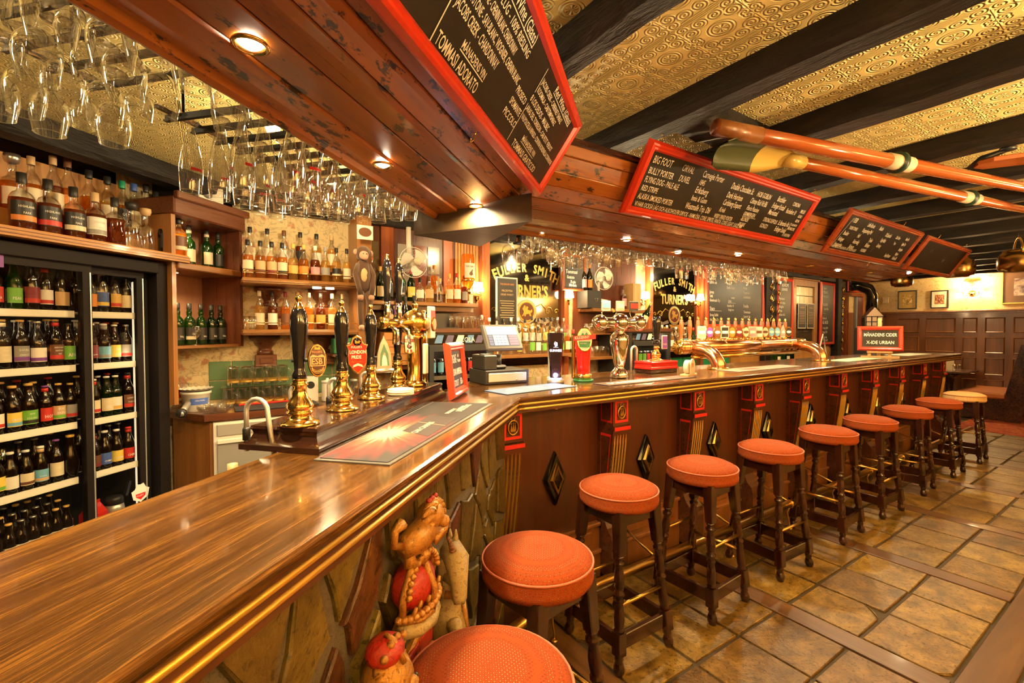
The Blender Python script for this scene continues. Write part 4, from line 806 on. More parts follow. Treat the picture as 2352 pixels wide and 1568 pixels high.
for i, (t_, k, h, g, lb, cp_, ac, tx, ds) in enumerate(hp): bottle(k, h, g, lb, cp_, N(t_, 2.95, 1.995), PH-.15, '%s, %s from the left, front row over fridge' % (ds, ORD[i]), 'whisky bottles over the fridge', tx, ac, fill=.8)
hb = [(1.69, 'whisky', .33, 'amb', 'red', 'tan', None, None, 'red-labelled whisky'), (1.79, 'decant', .31, 'amb', 'cream', 'silver', None, 'SKI', 'glass-stoppered whisky'), (1.872, 'whisky', .33, 'amb', 'cream', 'tan', 'black', None, 'cream-labelled whisky'), (1.973, 'tall', .37, 'deep', 'cream', 'tan', None, 'L', 'tall cork-topped whisky'), (2.044, 'tall', .38, 'amb', 'orange', 'brown', None, None, 'tall orange-labelled whisky'), (2.154, 'whisky', .35, 'amb', None, 'black', None, 'OLD/PULT', 'black-capped clear-shouldered whisky'), (2.257, 'whisky', .345, 'pale', 'cream', 'black', None, None, 'pale whisky'), (2.345, 'whisky', .345, 'amb', 'black', 'teal', None, 'OLD/PULT', 'green-capped whisky'), (2.42, 'whisky', .35, 'pale', 'cream', 'blue', None, None, 'blue-capped whisky'), (2.50, 'tall', .37, 'pale', 'white', 'black', 'cream', 'MALT', 'white-labelled pale whisky'), (2.57, 'tall', .34, 'blk', 'cream', 'black', None, None, 'black bottle with a paper flower')]
for i, (t_, k, h, g, lb, cp_, ac, tx, ds) in enumerate(hb): bottle(k, h, g, lb, cp_, N(t_, 3.15, 2.121), PH-.15, '%s, %s from the left, back row over fridge' % (ds, ORD[i]), 'whisky bottles over the fridge', tx, ac, fill=.75)
# ---------------------------------------------------------------- corner cabinet with green bottles
W_PINK = wood('rosy_panel', (.36, .17, .10), (.46, .24, .15), (.54, .31, .2), 'Z', 7, .4, .2, .05)
cb_ = thing('corner_cabinet', 'open dark wooden corner cabinet with two lit shelves of green bottles', 'cabinet', (0, 0, 0), PH)
MB().box(2.43, 3.02, 3.22, 3.24, 1.37, 2.28).build('backboard', W_PINK, cb_); MB().box(2.43, 2.46, 2.86, 3.24, 1.0, 2.26).build('side_panel', W_SHELFZ, cb_); MB().box(2.985, 3.01, 2.86, 3.24, 1.37, 2.30).build('side_panel', W_BACKZ, cb_)
MB().box(2.46, 2.985, 2.84, 3.22, 1.905, 1.95, c=.006).build('shelf', W_SHELF, cb_); MB().box(2.46, 3.01, 2.88, 3.22, 1.37, 1.388).build('shelf', W_SHELF, cb_)
MB().box(2.43, 3.02, 2.83, 3.24, 2.26, 2.38, c=.01).box(2.43, 3.03, 2.80, 2.84, 2.36, 2.41, c=.006).build('cornice', W_BACK, cb_)
for i, (t_, z) in enumerate(((2.56, 1.905), (2.60, 2.26))):
    p = thing('puck_light', ['small puck light under the cabinet shelf', 'small puck light under the cabinet cornice'][i], 'light', N(t_, 3.0, z-.001), PH); MB().lathe([(.038, 0), (.04, -.008), (.03, -.012)], 16).build('housing', BRASS, p); MB().lathe([(.0001, -.013), (.028, -.0125)], 14, cap=False).build('lens', emit('puck_lens', (1, .8, .5), 14), p); lamp('puck_glow', (0, 0, -.03), 5.5, WARM, .03, 'SPOT', (0, 0, 0), 150, p)
for i, t_ in enumerate((2.70, 2.845, 2.945)): bottle('islay', .30, 'grn', 'cream' if i < 2 else 'black', 'black', N(t_, 3.02, 1.951), PH, ['green whisky bottle with a paper tag around its neck', 'green whisky bottle with a cream label in the cabinet', 'dark-labelled green whisky bottle on the upper cabinet shelf'][i], 'green whisky bottles in the cabinet', None if i else None, None, neck=True)
tg = bpy.data.objects.new('x', None); bpy.data.objects.remove(tg)
for i, t_ in enumerate((2.51, 2.60, 2.69, 2.785, 2.875, 2.955)): bottle('islay', .30, 'grn' if i < 4 else 'dgrn', 'black', 'black', N(t_, 3.02, 1.389), PH, '%s black-labelled green whisky bottle on the lower cabinet shelf' % ORD[i], 'green whisky bottles in the cabinet', 'Islay' if i else None, 'cream' if i == 2 else None, neck=False)
# dark cornice and loudspeaker over the corner
MB().box(2.62, 3.2, 2.98, 3.44, 2.40, 2.59).build('corner_soffit', BEAM, cb_)
sp = thing('wall_speaker', 'small white boxy speaker high in the dark corner', 'speaker', N(2.80, 2.95, 2.36), PH-.2); MB().box(-.09, .09, -.04, .04, .05, .19, c=.006).build('case', WHITEP, sp); MB().lathe([(.0001, 0), (.03, .0), (.034, .003)], 16, M=TR((-.03, -.041, .125)) @ RX(PI/2)).build('grille', C('grey'), sp)
# ---------------------------------------------------------------- papered recess: shelves, corbels, bottles
TILEG = mat('green_wall_tile', (.13, .22, .11), .18, 0, coat=.3)
for r_ in range(2):
    for c in range(8): MB().prism([(-.072, -.072), (.072, -.072), (.072, .072), (-.072, .072)], 0, .008, inset=.004).build('wall_tile', TILEG, wb, Matrix(((1, 0, 0, .05+c*.15), (0, 0, -1, 4.199), (0, 1, 0, 1.03+r_*.15), (0, 0, 0, 1))))
rs = thing('whisky_shelves', 'two oak gallery shelves on carved corbels against the floral wallpaper', 'shelves')
corb = [(.02, -.16), (.06, -.155), (.06, -.13), (.045, -.12), (.05, -.10), (.075, -.075), (.08, -.05), (.11, -.035), (.115, 0), (.0001, 0)]
def corbel(x, z):
    m = MB(); Mc = TR((x, 4.195, z)); m.lathe([(r_, zz) for r_, zz in corb], 16, 0, Mc @ Matrix.Diagonal((1, .9, 1, 1)), a0=PI, a1=2*PI)
    m.box(x-.075, x+.075, 4.10, 4.195, z-.25, z-.155, c=.004); m.box(x-.045, x+.045, 4.094, 4.10, z-.225, z-.18, c=.002); m.build('corbel', W_BACK, rs)
for z, xs, y0 in ((1.86, (.40, .80), 3.88), (1.475, (.36, .80), 3.90)):
    MB().box(.19, 1.09, y0, 4.2, z-.02, z+.025, c=.008).box(.19, 1.09, y0-.008, y0, z-.004, z+.012, c=.003).build('shelf_board', W_SHELF, rs)
    m = MB(); m.tube([(.2, y0+.02, z+.075), (1.08, y0+.02, z+.075)], .0035, 6)
    for k in range(5): m.tube([(.21+k*.215, y0+.02, z+.025), (.21+k*.215, y0+.02, z+.075)], .003, 6); m.ball((.21+k*.215, y0+.02, z+.078), .006, 6, 4)
    m.build('gallery_rail', BRASS, rs)
    for x in xs: corbel(x, z-.02)
MB().box(.2, .95, 4.05, 4.2, 1.98, 2.0, c=.003).build('upper_step', W_SHELF, rs)
for k, x in enumerate((.72, .82)):
    p = thing('puck_light', ['left', 'right'][k]+' of two puck lights under the upper whisky shelf', 'light', (x, 3.98, 1.838)); MB().lathe([(.032, 0), (.034, -.006), (.0001, -.008)], 14).build('lens', emit('puck_lens', (1, .8, .5), 14), p); lamp('puck_glow', (0, 0, -.03), 3.5, WARM, .03, 'SPOT', (0, 0, 0), 150, p)
tf = [('whisky', 'amb', 'cream', 'black', 'brown', 'cream-labelled'), ('whisky', 'amb', 'tan', 'black', 'brown', 'tan-labelled'), ('whisky', 'amb', 'tan', 'black', 'wine', 'tan and red labelled'), ('whisky', 'amb', 'cream', 'black', 'black', 'cream and black labelled'), ('curve', 'pale', 'gold', 'gold', None, 'gold-labelled pale'), ('curve', 'amb', 'orange', 'gold', None, 'orange-labelled'), ('curve', 'deep', 'pink', 'white', None, 'lilac-labelled'), ('curve', 'pale', 'grey', 'grey', None, 'grey-labelled pale'), ('curve', 'pale', 'black', 'black', 'cream', 'black-labelled'), ('tall', 'pale', 'cream', 'black', None, 'slim pale')]
for i, (x, d) in enumerate(zip((.235, .318, .395, .468, .545, .622, .708, .785, .872, .955), tf)): bottle(d[0], .29, d[1], d[2], d[3], (x, 3.975, 1.886), R.uniform(-.1, .1), '%s whisky bottle, %s from the left on the upper gallery shelf' % (d[5], ORD[i]), 'whisky bottles on the gallery shelves', None, d[4])
for i, (x, g, l, c) in enumerate(((.26, 'clr', 'cream', 'black'), (.38, 'clr', 'cream', 'black'), (.50, 'clr', 'white', 'brown'), (.62, 'deep', 'black', 'black'), (.745, 'pale', 'white', 'black'), (.865, 'pale', 'cream', 'tan'))): bottle('whisky', .30, g, l, c, (x, 4.12, 2.001), 0, '%s from the left of the bottles raised behind the upper gallery shelf' % ORD[i], 'whisky bottles behind the gallery shelf')
lf = [('tall', 'pale', 'cream', 'cream', 'pale whisky'), ('tall', 'deep', 'white', 'black', 'dark whisky with a white label'), ('tall', 'amb', 'brown', 'wine', 'brown-labelled whisky'), ('tall', 'amb', None, 'gold', 'unlabelled amber whisky'), ('curve', 'amb', 'orange', 'tan', 'orange-labelled whisky'), ('curve', 'deep', 'gold', 'black', 'dark curved whisky'), ('tall', 'pale', 'cream', 'tan', 'cream-labelled pale whisky'), ('tall', 'clr', 'cream', 'tan', 'clear bottle')]
for i, (x, d) in enumerate(zip((.312, .401, .493, .581, .665, .755, .846, .93), lf)): bottle(d[0], .30, d[1], d[2], d[3], (x, 4.03, 1.501), 0, '%s, %s from the left on the lower gallery shelf' % (d[4], ORD[i]), 'whisky bottles on the gallery shelves')
m = MB(); m.lathe([(.0001, .002), (.026, .002), (.030, .10), (.030, .10)], 14, cap=False)
for i, x in enumerate((.225, .262)): tag(m.build('tumbler', GLASS, None, TR((x, 3.98, 1.501))), '%s clear tumbler at the left end of the lower gallery shelf' % ['first', 'second'][i], 'glass', 'tumblers on the gallery shelf')
# small copita glass in front of the green bottles
cop = MB().lathe([(.028, 0), (.026, .003), (.004, .008), (.0035, .05), (.012, .058), (.027, .08), (.028, .10), (.019, .135)], 16, cap=False); tag(cop.build('tasting_glass', GLASS, None, TR(N(2.665, 2.93, 1.389))), 'small stemmed tasting glass before the green bottles', 'glass')
# ---------------------------------------------------------------- back counter
bc = thing('back_counter', 'low dark wooden back counter behind the pumps', 'counter')
MB().prism([(-.28, 4.05), (-.05, 3.72), (9.9, 3.72), (9.9, 4.19), (-.28, 4.19)], .875, .92, inset=.005).build('worktop', W_BACK, bc)
MB().prism([(-.24, 4.05), (-.02, 3.76), (9.8, 3.76), (9.8, 4.18), (-.24, 4.18)], .0, .875).build('carcass', W_SHELFZ, bc)
uf = thing('undercounter_fridge', 'stainless steel under-counter fridge below the back counter', 'fridge', (0, 3.75, 0))
MB().box(.0, .72, -.04, .0, .05, .86).build('frame', WHITEP, uf); d = MB().box(.02, .70, -.065, -.04, .08, .72, c=.004).build('door', STEEL, uf); MB().box(.02, .70, -.085, -.06, .72, .75, c=.004).build('handle', WHITEP, d); MB().box(.02, .70, -.055, -.04, .77, .85, c=.004).box(.22, .42, -.058, -.054, .80, .815).build('fascia', STEEL, uf)
# beer mugs drying in a crate, in two tiers
mg = MB(); mg.lathe([(.0001, .006), (.036, .004), (.038, .0), (.036, .01), (.038, .05), (.041, .13)], 10, cap=False); mg.tube([(.04, 0, .10), (.062, 0, .095), (.066, 0, .06), (.055, 0, .03), (.039, 0, .035)], .005, 6)
me_mug = mg.mesh('glass'); bandm = MB().lathe([(.0415, .098), (.0418, .112)], 12, cap=False).mesh('gold_band')
k = 0
for tier, (zz, n1, n2) in enumerate(((.93, 6, 2), (1.085, 5, 2))):
    for a in range(n1):
        for b in range(n2):
            t = thing('beer_mug', 'clear glass beer mug with a gold band in the stack on the back counter', 'mug', (.10+a*.083+tier*.03, 3.98+b*.10, zz+.132), 0, 'mugs stacked on the back counter'); t.rotation_euler = (PI, 0, R.uniform(-.5, .5)-.4); link('glass', me_mug, GLASS, t); link('gold_band', bandm, GOLDP, t)
MB().box(.05, .60, 3.93, 4.13, 1.068, 1.074).build('x', GLASS); bpy.data.objects['x'].name = 'glass_tray'; tag(bpy.data.objects['glass_tray'], 'clear tray between the two tiers of mugs', 'tray')
t = thing('plastic_bucket', 'white plastic tub with a blue label on the back counter', 'bucket', (-.10, 3.97, .921), .3)
MB().lathe([(.072, 0), (.076, .005), (.088, .12), (.094, .122), (.094, .138), (.09, .14), (.086, .12)], 24, cap=False).lathe([(.0001, .003), (.07, .003)], 20, cap=False).build('tub', WHITEP, t)
m = MB(); m.lathe([(.0835, .05), (.0862, .095)], 12, 0, a0=-PI/2-.7, a1=-PI/2+.7); wraptext(m, 'crème fraîche', .014, .0872, .075, 1, .8); m.build('label', [C('blue'), C('white')], t)
m = MB(); n_ = 40; m.add([((.11 if i % 2 else .102)*math.cos(2*PI*i/n_), (.11 if i % 2 else .102)*math.sin(2*PI*i/n_), .158+(.006 if i % 2 else 0)) for i in range(n_)]+[(.07*math.cos(2*PI*i/n_), .07*math.sin(2*PI*i/n_), .143) for i in range(n_)], [(i, (i+1) % n_, n_+(i+1) % n_, n_+i) for i in range(n_)]+[tuple(range(n_, 2*n_))]); tag(m.build('paper_plate', PAPER, None, TR((-.10, 3.97, .921))), 'fluted white paper case on the tub', 'plate')
for i, (x, y, a) in enumerate(((-.03, 3.80, .0), (.055, 3.79, .0), (.01, 3.86, 0))):
    m = MB(); m.lathe([(.02, 0), (.05, .01), (.066, .035), (.068, .04)], 20, cap=False); m.lathe([(.02, .012), (.05, .022), (.066, .047), (.068, .052)], 20, cap=False); tag(m.build('glass_bowl', GLASS, None, TR((x, y, .921))), ['left', 'right', 'rear'][i]+' small clear glass bowl on the back counter', 'bowl', 'glass bowls on the back counter')
t = thing('jug', 'clear plastic jug with nuts standing behind the tub', 'jug', (-.20, 4.08, .921)); MB().lathe([(.0001, .003), (.05, .003), (.062, .19)], 18, cap=False).build('jug_body', GLASS, t); m = MB()
for i in range(40): m.ball((R.uniform(-.035, .035), R.uniform(-.035, .035), .01+R.uniform(0, .05)), (.01, .006, .006), 6, 4)
tag(m.build('nuts', mat('nuts', (.5, .24, .07), .6), t), kind='stuff'); MB().box(-.02, .03, -.058, -.056, .09, .15).build('price_tag', REDT, t)
tag(MB().box(0, .55, 0, .20, 0, .012, c=.003).build('bar_mat', flat((.03, .025, .03), .7), None, TR((.13, 3.73, .922))), 'dark rubber drying mat below the mugs', 'mat'); tag(MB().box(0, .5, 0, .03, 0, .012, c=.003).build('folded_cloth', REDGL, None, TR((.16, 3.92, .936)) @ RZ(.04)), 'folded red cloth at the back of the drying mat', 'cloth')
t = thing('taps_pipe', 'grey capped steel pipe end jutting out by the fridge', 'pipe', N(2.37, 2.74, .955), PH); MB().tube([(0, 0, 0), (.13, .09, .045)], .018, 12).build('tube', STEEL, t); MB().tube([(.0, .0, 0), (.02, .014, .007)], [.028, .03], 12).build('collar', BLACKP, t)
bottle('whisky', .26, 'yellow', 'white', 'tan', N(1.05, 1.04, .87), PH, 'yellow squeezy bottle hanging below the pump plinth', None, None, 'white', name='squeezy_bottle'); 
t = thing('green_case', 'green plastic case with a white label by the wooden post', 'box', (.92, 3.96, 1.30)); MB().box(-.09, .09, -.06, .06, 0, .13, c=.008).build('case', flat((.02, .16, .06), .35), t); MB().box(-.05, .05, -.063, -.06, .04, .09).build('label', PAPER, t); MB().box(-.10, .10, -.06, .16, -.02, 0).build('bracket', W_BACK, t)
t = thing('menu_card', 'white card with a printed face standing behind the mugs', 'card', (.665, 3.98, .921), -.3); MB().box(-.055, .055, 0, .006, 0, .2).build('card', PAPER, t); MB().lathe([(.0001, 0), (.03, 0)], 16, M=TR((0, -.001, .13)) @ RX(PI/2), cap=False).build('print', C('black'), t)
t = thing('white_canister', 'white lidded canister beside the printed card', 'canister', (.78, 3.92, .921)); MB().lathe([(.0001, .001), (.042, 0), (.045, .01), (.043, .15)], 18, cap=False).build('body', WHITEP, t); MB().lathe([(.046, .148), (.046, .165), (.012, .172), (.012, .185), (.0001, .187)], 18).build('lid', WHITEP, t)
for i, x in enumerate((.87, .95)): tag(MB().lathe([(.0001, .004), (.03, .003), (.031, 0), (.037, .11)], 14, cap=False).build('tumbler', GLASS, None, TR((x, 3.86, .921))), ['left', 'right'][i]+' of two clear tumblers beside the white canister', 'glass', 'tumblers by the canister')
t = thing('glass_jar', 'clear glass storage jar beside the two tumblers', 'jar', (1.02, 3.98, .921)); MB().lathe([(.0001, .003), (.055, .002), (.058, .01), (.058, .12), (.045, .14)], 18, cap=False).build('jar_body', GLASS, t); MB().lathe([(.047, .14), (.048, .158), (.0001, .16)], 18).build('lid', STEEL, t)
# ---------------------------------------------------------------- pump plinth and hand pumps
pl = thing('pump_plinth', 'dark moulded wooden plinth under the four hand pumps', 'plinth', (0, 0, 0), PH)
def pring(z, o): return [(1.045-o, .762-o), (2.13, .83-o), (2.13, 1.06+o), (1.045-o, 1.015+o)]
lay = [(1.171, 0), (1.186, 0), (1.19, -.006), (1.198, -.02), (1.212, -.026), (1.22, -.024), (1.226, -.02), (1.234, -.022), (1.236, -.030)]
v = []; fs = []
for z, o in lay: v += [(a, b, z) for a, b in pring(z, o)]
for i in range(len(lay)-1): fs += [(i*4+k, i*4+(k+1) % 4, i*4+4+(k+1) % 4, i*4+4+k) for k in range(4)]
fs += [(3, 2, 1, 0), tuple(len(v)-4+k for k in range(4))]; MB().add(v, fs).build('moulded_base', PLINTHW, pl)
pbase = [(.066, 0), (.068, .006), (.064, .014), (.050, .022), (.040, .032), (.037, .044), (.040, .050), (.046, .053), (.047, .060), (.043, .064), (.043, .070), (.048, .078), (.047, .090), (.038, .108), (.028, .128), (.0235, .150), (.023, .172), (.029, .178), (.030, .184), (.025, .190), (.025, .205), (.027, .208)]
phand = [(.025, .205), (.030, .214), (.029, .232), (.022, .246), (.021, .262), (.024, .30), (.028, .35), (.0335, .41), (.035, .45), (.033, .49), (.027, .515), (.0225, .522)]
pfin = [(.0225, .52), (.022, .524), (.016, .538), (.011, .548), (.0075, .553), (.010, .558), (.0135, .566), (.0125, .576), (.006, .584), (.0001, .586)]
me_pb = MB().lathe(pbase, 28).mesh('brass_base'); me_ph = MB().lathe(phand, 20, cap=False).mesh('handle'); me_pf = MB().lathe(pfin, 16, cap=False).mesh('finial')
def shield(kind):
    if kind == 'oval': return [(.036*math.cos(a), .066*math.sin(a)) for a in [2*PI*i/24 for i in range(24)]]
    if kind == 'shield': return [(0, -.088), (.022, -.07), (.044, -.04), (.048, .0), (.044, .03), (.052, .05), (.03, .06), (.022, .085), (0, .098), (-.022, .085), (-.03, .06), (-.052, .05), (-.044, .03), (-.048, .0), (-.044, -.04), (-.022, -.07)]
    if kind == 'arch': return [(-.045, -.07), (.045, -.07), (.038, .02), (.022, .075), (.006, .105), (0, .125), (-.006, .105), (-.022, .075), (-.038, .02)]
    return [(-.03, -.06), (.0, -.07), (.03, -.06), (.034, .0), (.03, .05), (.0, .07), (-.03, .05), (-.034, 0)]
def pump(t_, q, z, s_, clip, label, turn=0, cz=.27):
    t = thing('hand_pump', label, 'beer pump', N(t_, q, z), PH-.93+turn, 'hand pumps on the plinth'); t.scale = (s_*.66, s_*.66, s_*.615)
    link('brass_base', me_pb, BRASS, t, Matrix.Diagonal((1.16, 1.16, 1, 1))); h = link('handle', me_ph, BLACKG, t); link('finial', me_pf, BRASS, h)
    MB().tube([(-.03, 0, cz+.02), (.03, 0, cz+.02), (.068, -.035, cz+.02)], .008, 8).lathe([(.0115, -.006), (.0115, .006)], 10, M=TR((-.012, 0, cz+.02)) @ RY(PI/2)).build('clip_clamp', BLACKP, t)
    c = MB(); sh = shield(clip); cm = []
    if clip == 'oval':
        c.prism(sh, 0, .008, 0, inset=.003); c.prism([(a*.86, b*.9) for a, b in sh], .008, .0095, 1); c.prism([(-.028, -.022), (.028, -.022), (.028, .016), (.018, .024), (0, .018), (-.018, .024), (-.028, .016)], .0095, .011, 2); c.prism([(-.024, -.018), (.024, -.018), (.024, .013), (-.024, .013)], .011, .0115, 3); c.text('ESB', .034, 2, TR((-.0235, -.0145, .0125)), .80, bold=.02); c.text("FULLER'S", .011, 2, TR((-.021, .031, .0105)), .9); c.prism([(-.012, .044), (.012, .044), (.008, .056), (0, .05), (-.008, .056)], .0095, .0105, 0)
        for k in range(3): c.tube([(.022*math.cos(a), -.022+.018*math.sin(a)-k*.006, .0105) for a in [PI+PI*i/8 for i in range(9)]], .0016, 4, 2 if k % 2 else 0)
        cm = [BRASS, mat('clip_brown', (.05, .012, .006), .25), flat((.80, .28, .10), .4), mat('clip_brown', (.05, .012, .006), .25)]
    elif clip == 'shield':
        c.prism(sh, 0, .008, 0, inset=.003); c.prism([(a*.88, b*.9) for a, b in sh], .008, .0095, 1); c.lathe([(.0001, .010), (.02, .0098)], 14, 3, TR((0, .066, 0))); c.prism([(-.012, .058), (.012, .058), (.010, .074), (0, .066), (-.010, .074)], .010, .0115, 0)
        c.text("FULLER'S", .014, 2, TR((-.03, .036, .0105)), .95, bold=.01); c.text('LONDON', .022, 2, TR((-.0375, .010, .0105)), .80, bold=.025); c.text('PRIDE', .022, 2, TR((-.029, -.014, .0105)), .80, bold=.025); c.text('Outstanding', .012, 0, TR((-.028, -.032, .0105)), .85); c.prism([(-.025, -.055), (0, -.047), (.025, -.055), (.02, -.044), (0, -.036), (-.02, -.044)], .0095, .011, 2)
        cm = [BRASS, REDGL, CREAM, BLACKG]
    elif clip == 'arch':
        c.prism(sh, 0, .006, 0, inset=.002); c.prism([(-.026, -.045), (.026, -.045), (.022, .02), (.0, .075), (-.022, .02)], .006, .0075, 1); c.prism([(-.016, -.045), (.016, -.045), (.013, -.012), (.004, .02), (-.008, .015), (-.014, -.012)], .0075, .0085, 2); c.lathe([(.0001, .0), (.008, 0)], 10, 2, TR((0, .02, .009))); c.tube([(-.05, -.072, .004), (.05, -.072, .004)], .012, 8, 0); cm = [PEWTER, mat('window_green', (.06, .14, .08), .3), CREAM]
    else:
        c.prism(sh, 0, .007, 0, inset=.003); c.prism([(a*.85, b*.88) for a, b in sh], .007, .0085, 1); c.box(-.031, .031, .006, .028, .0085, .0095, 2); c.text('BOMB', .019, 1, TR((-.026, .01, .0098)), .80); c.lathe([(.0001, .0095), (.018, .009)], 14, 2, TR((0, -.018, 0))); c.text('B', .026, 1, TR((-.009, -.027, .0098)), .9); c.box(-.018, -.006, -.058, -.04, .0085, .0092, 3); c.box(.004, .018, -.058, -.04, .0085, .0092, 3); cm = [BRASS, CREAM, mat('clip_maroon', (.16, .03, .02), .3), REDT]
    c.build('pump_clip', cm, t, TR((.068, -.04, cz+.02)) @ RZ(.25) @ RX(PI/2-.06) @ Matrix.Diagonal((1.05, 1.12, 1, 1)))
    sw = MB(); pts = [(-.02, .07, -.02), (-.03, .085, .06)]+[(-.03, .085+.035-.035*math.cos(a), .075+.04*math.sin(a)) for a in [PI*i/8 for i in range(9)]]+[(-.03, .155, -.03)]; sw.tube(pts, .008, 8); return t
pump(1.10, .862, 1.236, 1.0, 'oval', 'hand pump with an oval ESB clip, nearest of the four')
pump(1.335, .885, 1.236, 1.0, 'shield', 'hand pump with a red London Pride shield, second of the four')
pump(1.585, .925, 1.236, 1.0, 'arch', 'hand pump with a brushed metal arched clip, third of the four', cz=.235)
pump(1.86, .955, 1.236, 1.0, 'crest', 'hand pump with a red and white crest clip, farthest of the four', cz=.31)
def swan(t_, q, z0, lab, hgt=.10, run=.10, out=-1):
    t = thing('swan_neck_spout', lab, 'spout', N(t_, q, z0), PH, 'steel swan neck spouts'); r_ = run/2
    pts = [(0, 0, -.06), (0, 0, hgt-r_)]+[(0, -out*(r_-r_*math.cos(a)), hgt-r_+r_*math.sin(a)) for a in [PI*i/8 for i in range(1, 8)]]+[(0, -out*run*1.05, hgt-r_-.03), (.0, -out*(run*1.3), -.08)]
    MB().tube(pts, .0065, 10).build('pipe', STEEL, t); MB().lathe([(.010, -.03), (.010, .0), (.008, .005)], 10).build('collar', BLACKP, t); return t
swan(1.058, 1.0, 1.225, 'large steel swan neck spout behind the nearest hand pump', .085, .07, 1)
swan(1.27, 1.03, 1.25, 'steel swan neck spout behind the oval ESB clip pump', .07, .05, 1); swan(1.47, 1.03, 1.25, 'steel swan neck spout behind the red shield pump', .07, .05, 1); swan(1.72, 1.05, 1.25, 'steel swan neck spout behind the arched clip pump', .07, .05, 1)
# beer mats, brass tee font, framed board on the plinth end
for i in range(6): tag(MB().lathe([(.0001, 0), (.052, .0), (.052, .0035), (.0001, .0036)], 24, cap=False).build('beer_mat', PAPER, None, TR(N(1.705+R.uniform(-.004, .004), .862+R.uniform(-.004, .004), 1.2365+i*.0038))), 'round cream beer mat in the stack on the plinth, number %s from the bottom' % ['one', 'two', 'three', 'four', 'five', 'six'][i], 'beer mat', 'beer mats on the plinth')
bt = thing('brass_tower', 'polished brass beer font with a crossbar behind the small red chalkboard', 'beer font', N(1.985, .93, 1.236), PH)
MB().lathe([(.055, 0), (.057, .01), (.045, .02), (.036, .03), (.034, .22), (.040, .225), (.040, .235), (.034, .24)], 24).build('column', BRASS, bt); MB().lathe([(.03, .235), (.052, .255), (.060, .28), (.060, .31), (.05, .335), (.03, .35), (.012, .355), (.012, .37), (.016, .372), (.016, .385), (.0001, .388)], 24).build('dome', BRASS, bt)
MB().tube([(-.05, 0, .29), (-.26, .014, .29)], .02, 14).tube([(-.26, .014, .29), (-.28, .016, .29)], .026, 14).tube([(-.16, .02, .29), (-.165, .02, .2)], .008, 8).build('crossbar', BRASS, bt); m = MB(); m.lathe([(.0001, 0), (.028, 0), (.028, .004), (.02, .006)], 20, M=TR((-.0, -.062, .29)) @ RX(PI/2))
m.build('boss', BRASS_D, bt); MB().prism([(.028*math.cos(2*PI*i/20), .036*math.sin(2*PI*i/20)) for i in range(20)], 0, .008, 0, inset=.002).prism([(.02*math.cos(2*PI*i/20), .027*math.sin(2*PI*i/20)) for i in range(20)], .008, .009, 1).build('oval_badge', [BRASS, flat((.5, .2, .1), .4)], bt, TR((.10, -.05, .29)) @ RX(PI/2)); MB().lathe([(.022, .26), (.03, .28), (.03, .31), (.02, .335), (.009, .34), (.012, .355), (.0001, .36)], 18, M=TR((.10, 0, 0))).lathe([(.02, 0), (.018, .26)], 16, M=TR((.10, 0, 0))).build('second_column', BRASS, bt)
for hx in (-.13, -.235):
    h = MB().lathe([(.012, .30), (.014, .34), (.010, .36), (.014, .38)], 12, M=TR((hx, .014, 0))).build('tap_stem', CHROME, bt); MB().lathe([(.012, .38), (.015, .385), (.013, .42), (.018, .48), (.019, .52), (.014, .55), (.0001, .56)], 14, M=TR((hx, .014, 0)), cap=False).build('tap_handle', BLACKG, h); MB().lathe([(.010, .555), (.006, .565), (.009, .575), (.0001, .583)], 10, M=TR((hx, .014, 0)), cap=False).build('finial', BRASS, h); MB().tube([(hx, .0, .28), (hx, -.03, .26), (hx, -.035, .20)], .008, 8).build('tap_spout', CHROME, h)
MB().box(.14, .20, -.02, .0, .22, .38, c=.003).box(.145, .195, -.022, -.02, .28, .36, 1).text('Staro', .022, 1, TR((.145, -.0225, .26)) @ RX(PI/2), .8).build('lens_badge', [CREAM, REDT], bt); MB().box(-.05, -.015, -.075, -.06, .06, .20, c=.004).build('paper_tag', CREAM, bt)
bo = N(1.985, .762, 1.172); xd = N(2.36, .80, 1.172)-bo
frame_board('chalkboard', 'small red-framed chalkboard advertising stout on the near counter end', .30, .265, basis(bo+Vector((0, 0, .0)), xd, Vector((-.12*-SP*0-.07*SP, .12*CP, .9))), .042, lines=[(.05, .165, .058, 'NØGNE -', 10.125), (.185, .19, .026, 'dark', .7), (.183, .165, .026, 'horizon', 10.06), (.05, .105, .045, 'RUSSIAN IMPERIAL', 10.2), (.055, .052, .042, '= STOUT', 10.11), (.19, .052, .045, '150:-', 10.06)], th=.022)
# bar runner on the near counter
rn = thing('bar_runner', 'dark red and black printed bar runner on the near counter', 'bar mat', (0, 0, 0), PH)
def qd(u, v): # u along 0..1, v across 0..1
    a = Vector((1.015, .548, 0)).lerp(Vector((1.93, .553, 0)), u); b = Vector((1.012, .738, 0)).lerp(Vector((1.915, .806, 0)), u); p = a.lerp(b, v); return p
def runner():
    t = NT('runner_print'); c = t.node('ShaderNodeTexCoord'); sx = t.node('ShaderNodeSeparateXYZ'); t.l.new(c.outputs['Object'], sx.inputs[0])
    x = t.math('SUBTRACT', sx.outputs[0], 1.30); y = t.math('SUBTRACT', sx.outputs[1], .70); r = t.math('SQRT', t.math('ADD', t.math('MULTIPLY', x, x), t.math('MULTIPLY', t.math('MULTIPLY', y, y), 3.2))); a = t.math('ARCTAN2', y, x)
    ray = t.math('MULTIPLY', t.math('ADD', t.math('SINE', t.math('MULTIPLY', a, 23)), t.math('SINE', t.math('MULTIPLY', a, 37))), .03)
    t.set(col=t.ramp(t.math('ADD', t.math('MULTIPLY', r, 1.6), ray), [(.08, (.50, .33, .22)), (.18, (.32, .07, .03)), (.34, (.15, .010, .008)), (.52, (.012, .010, .010))]), rough=.6); return t.m
RUN = runner(); m = MB(); NU = 8
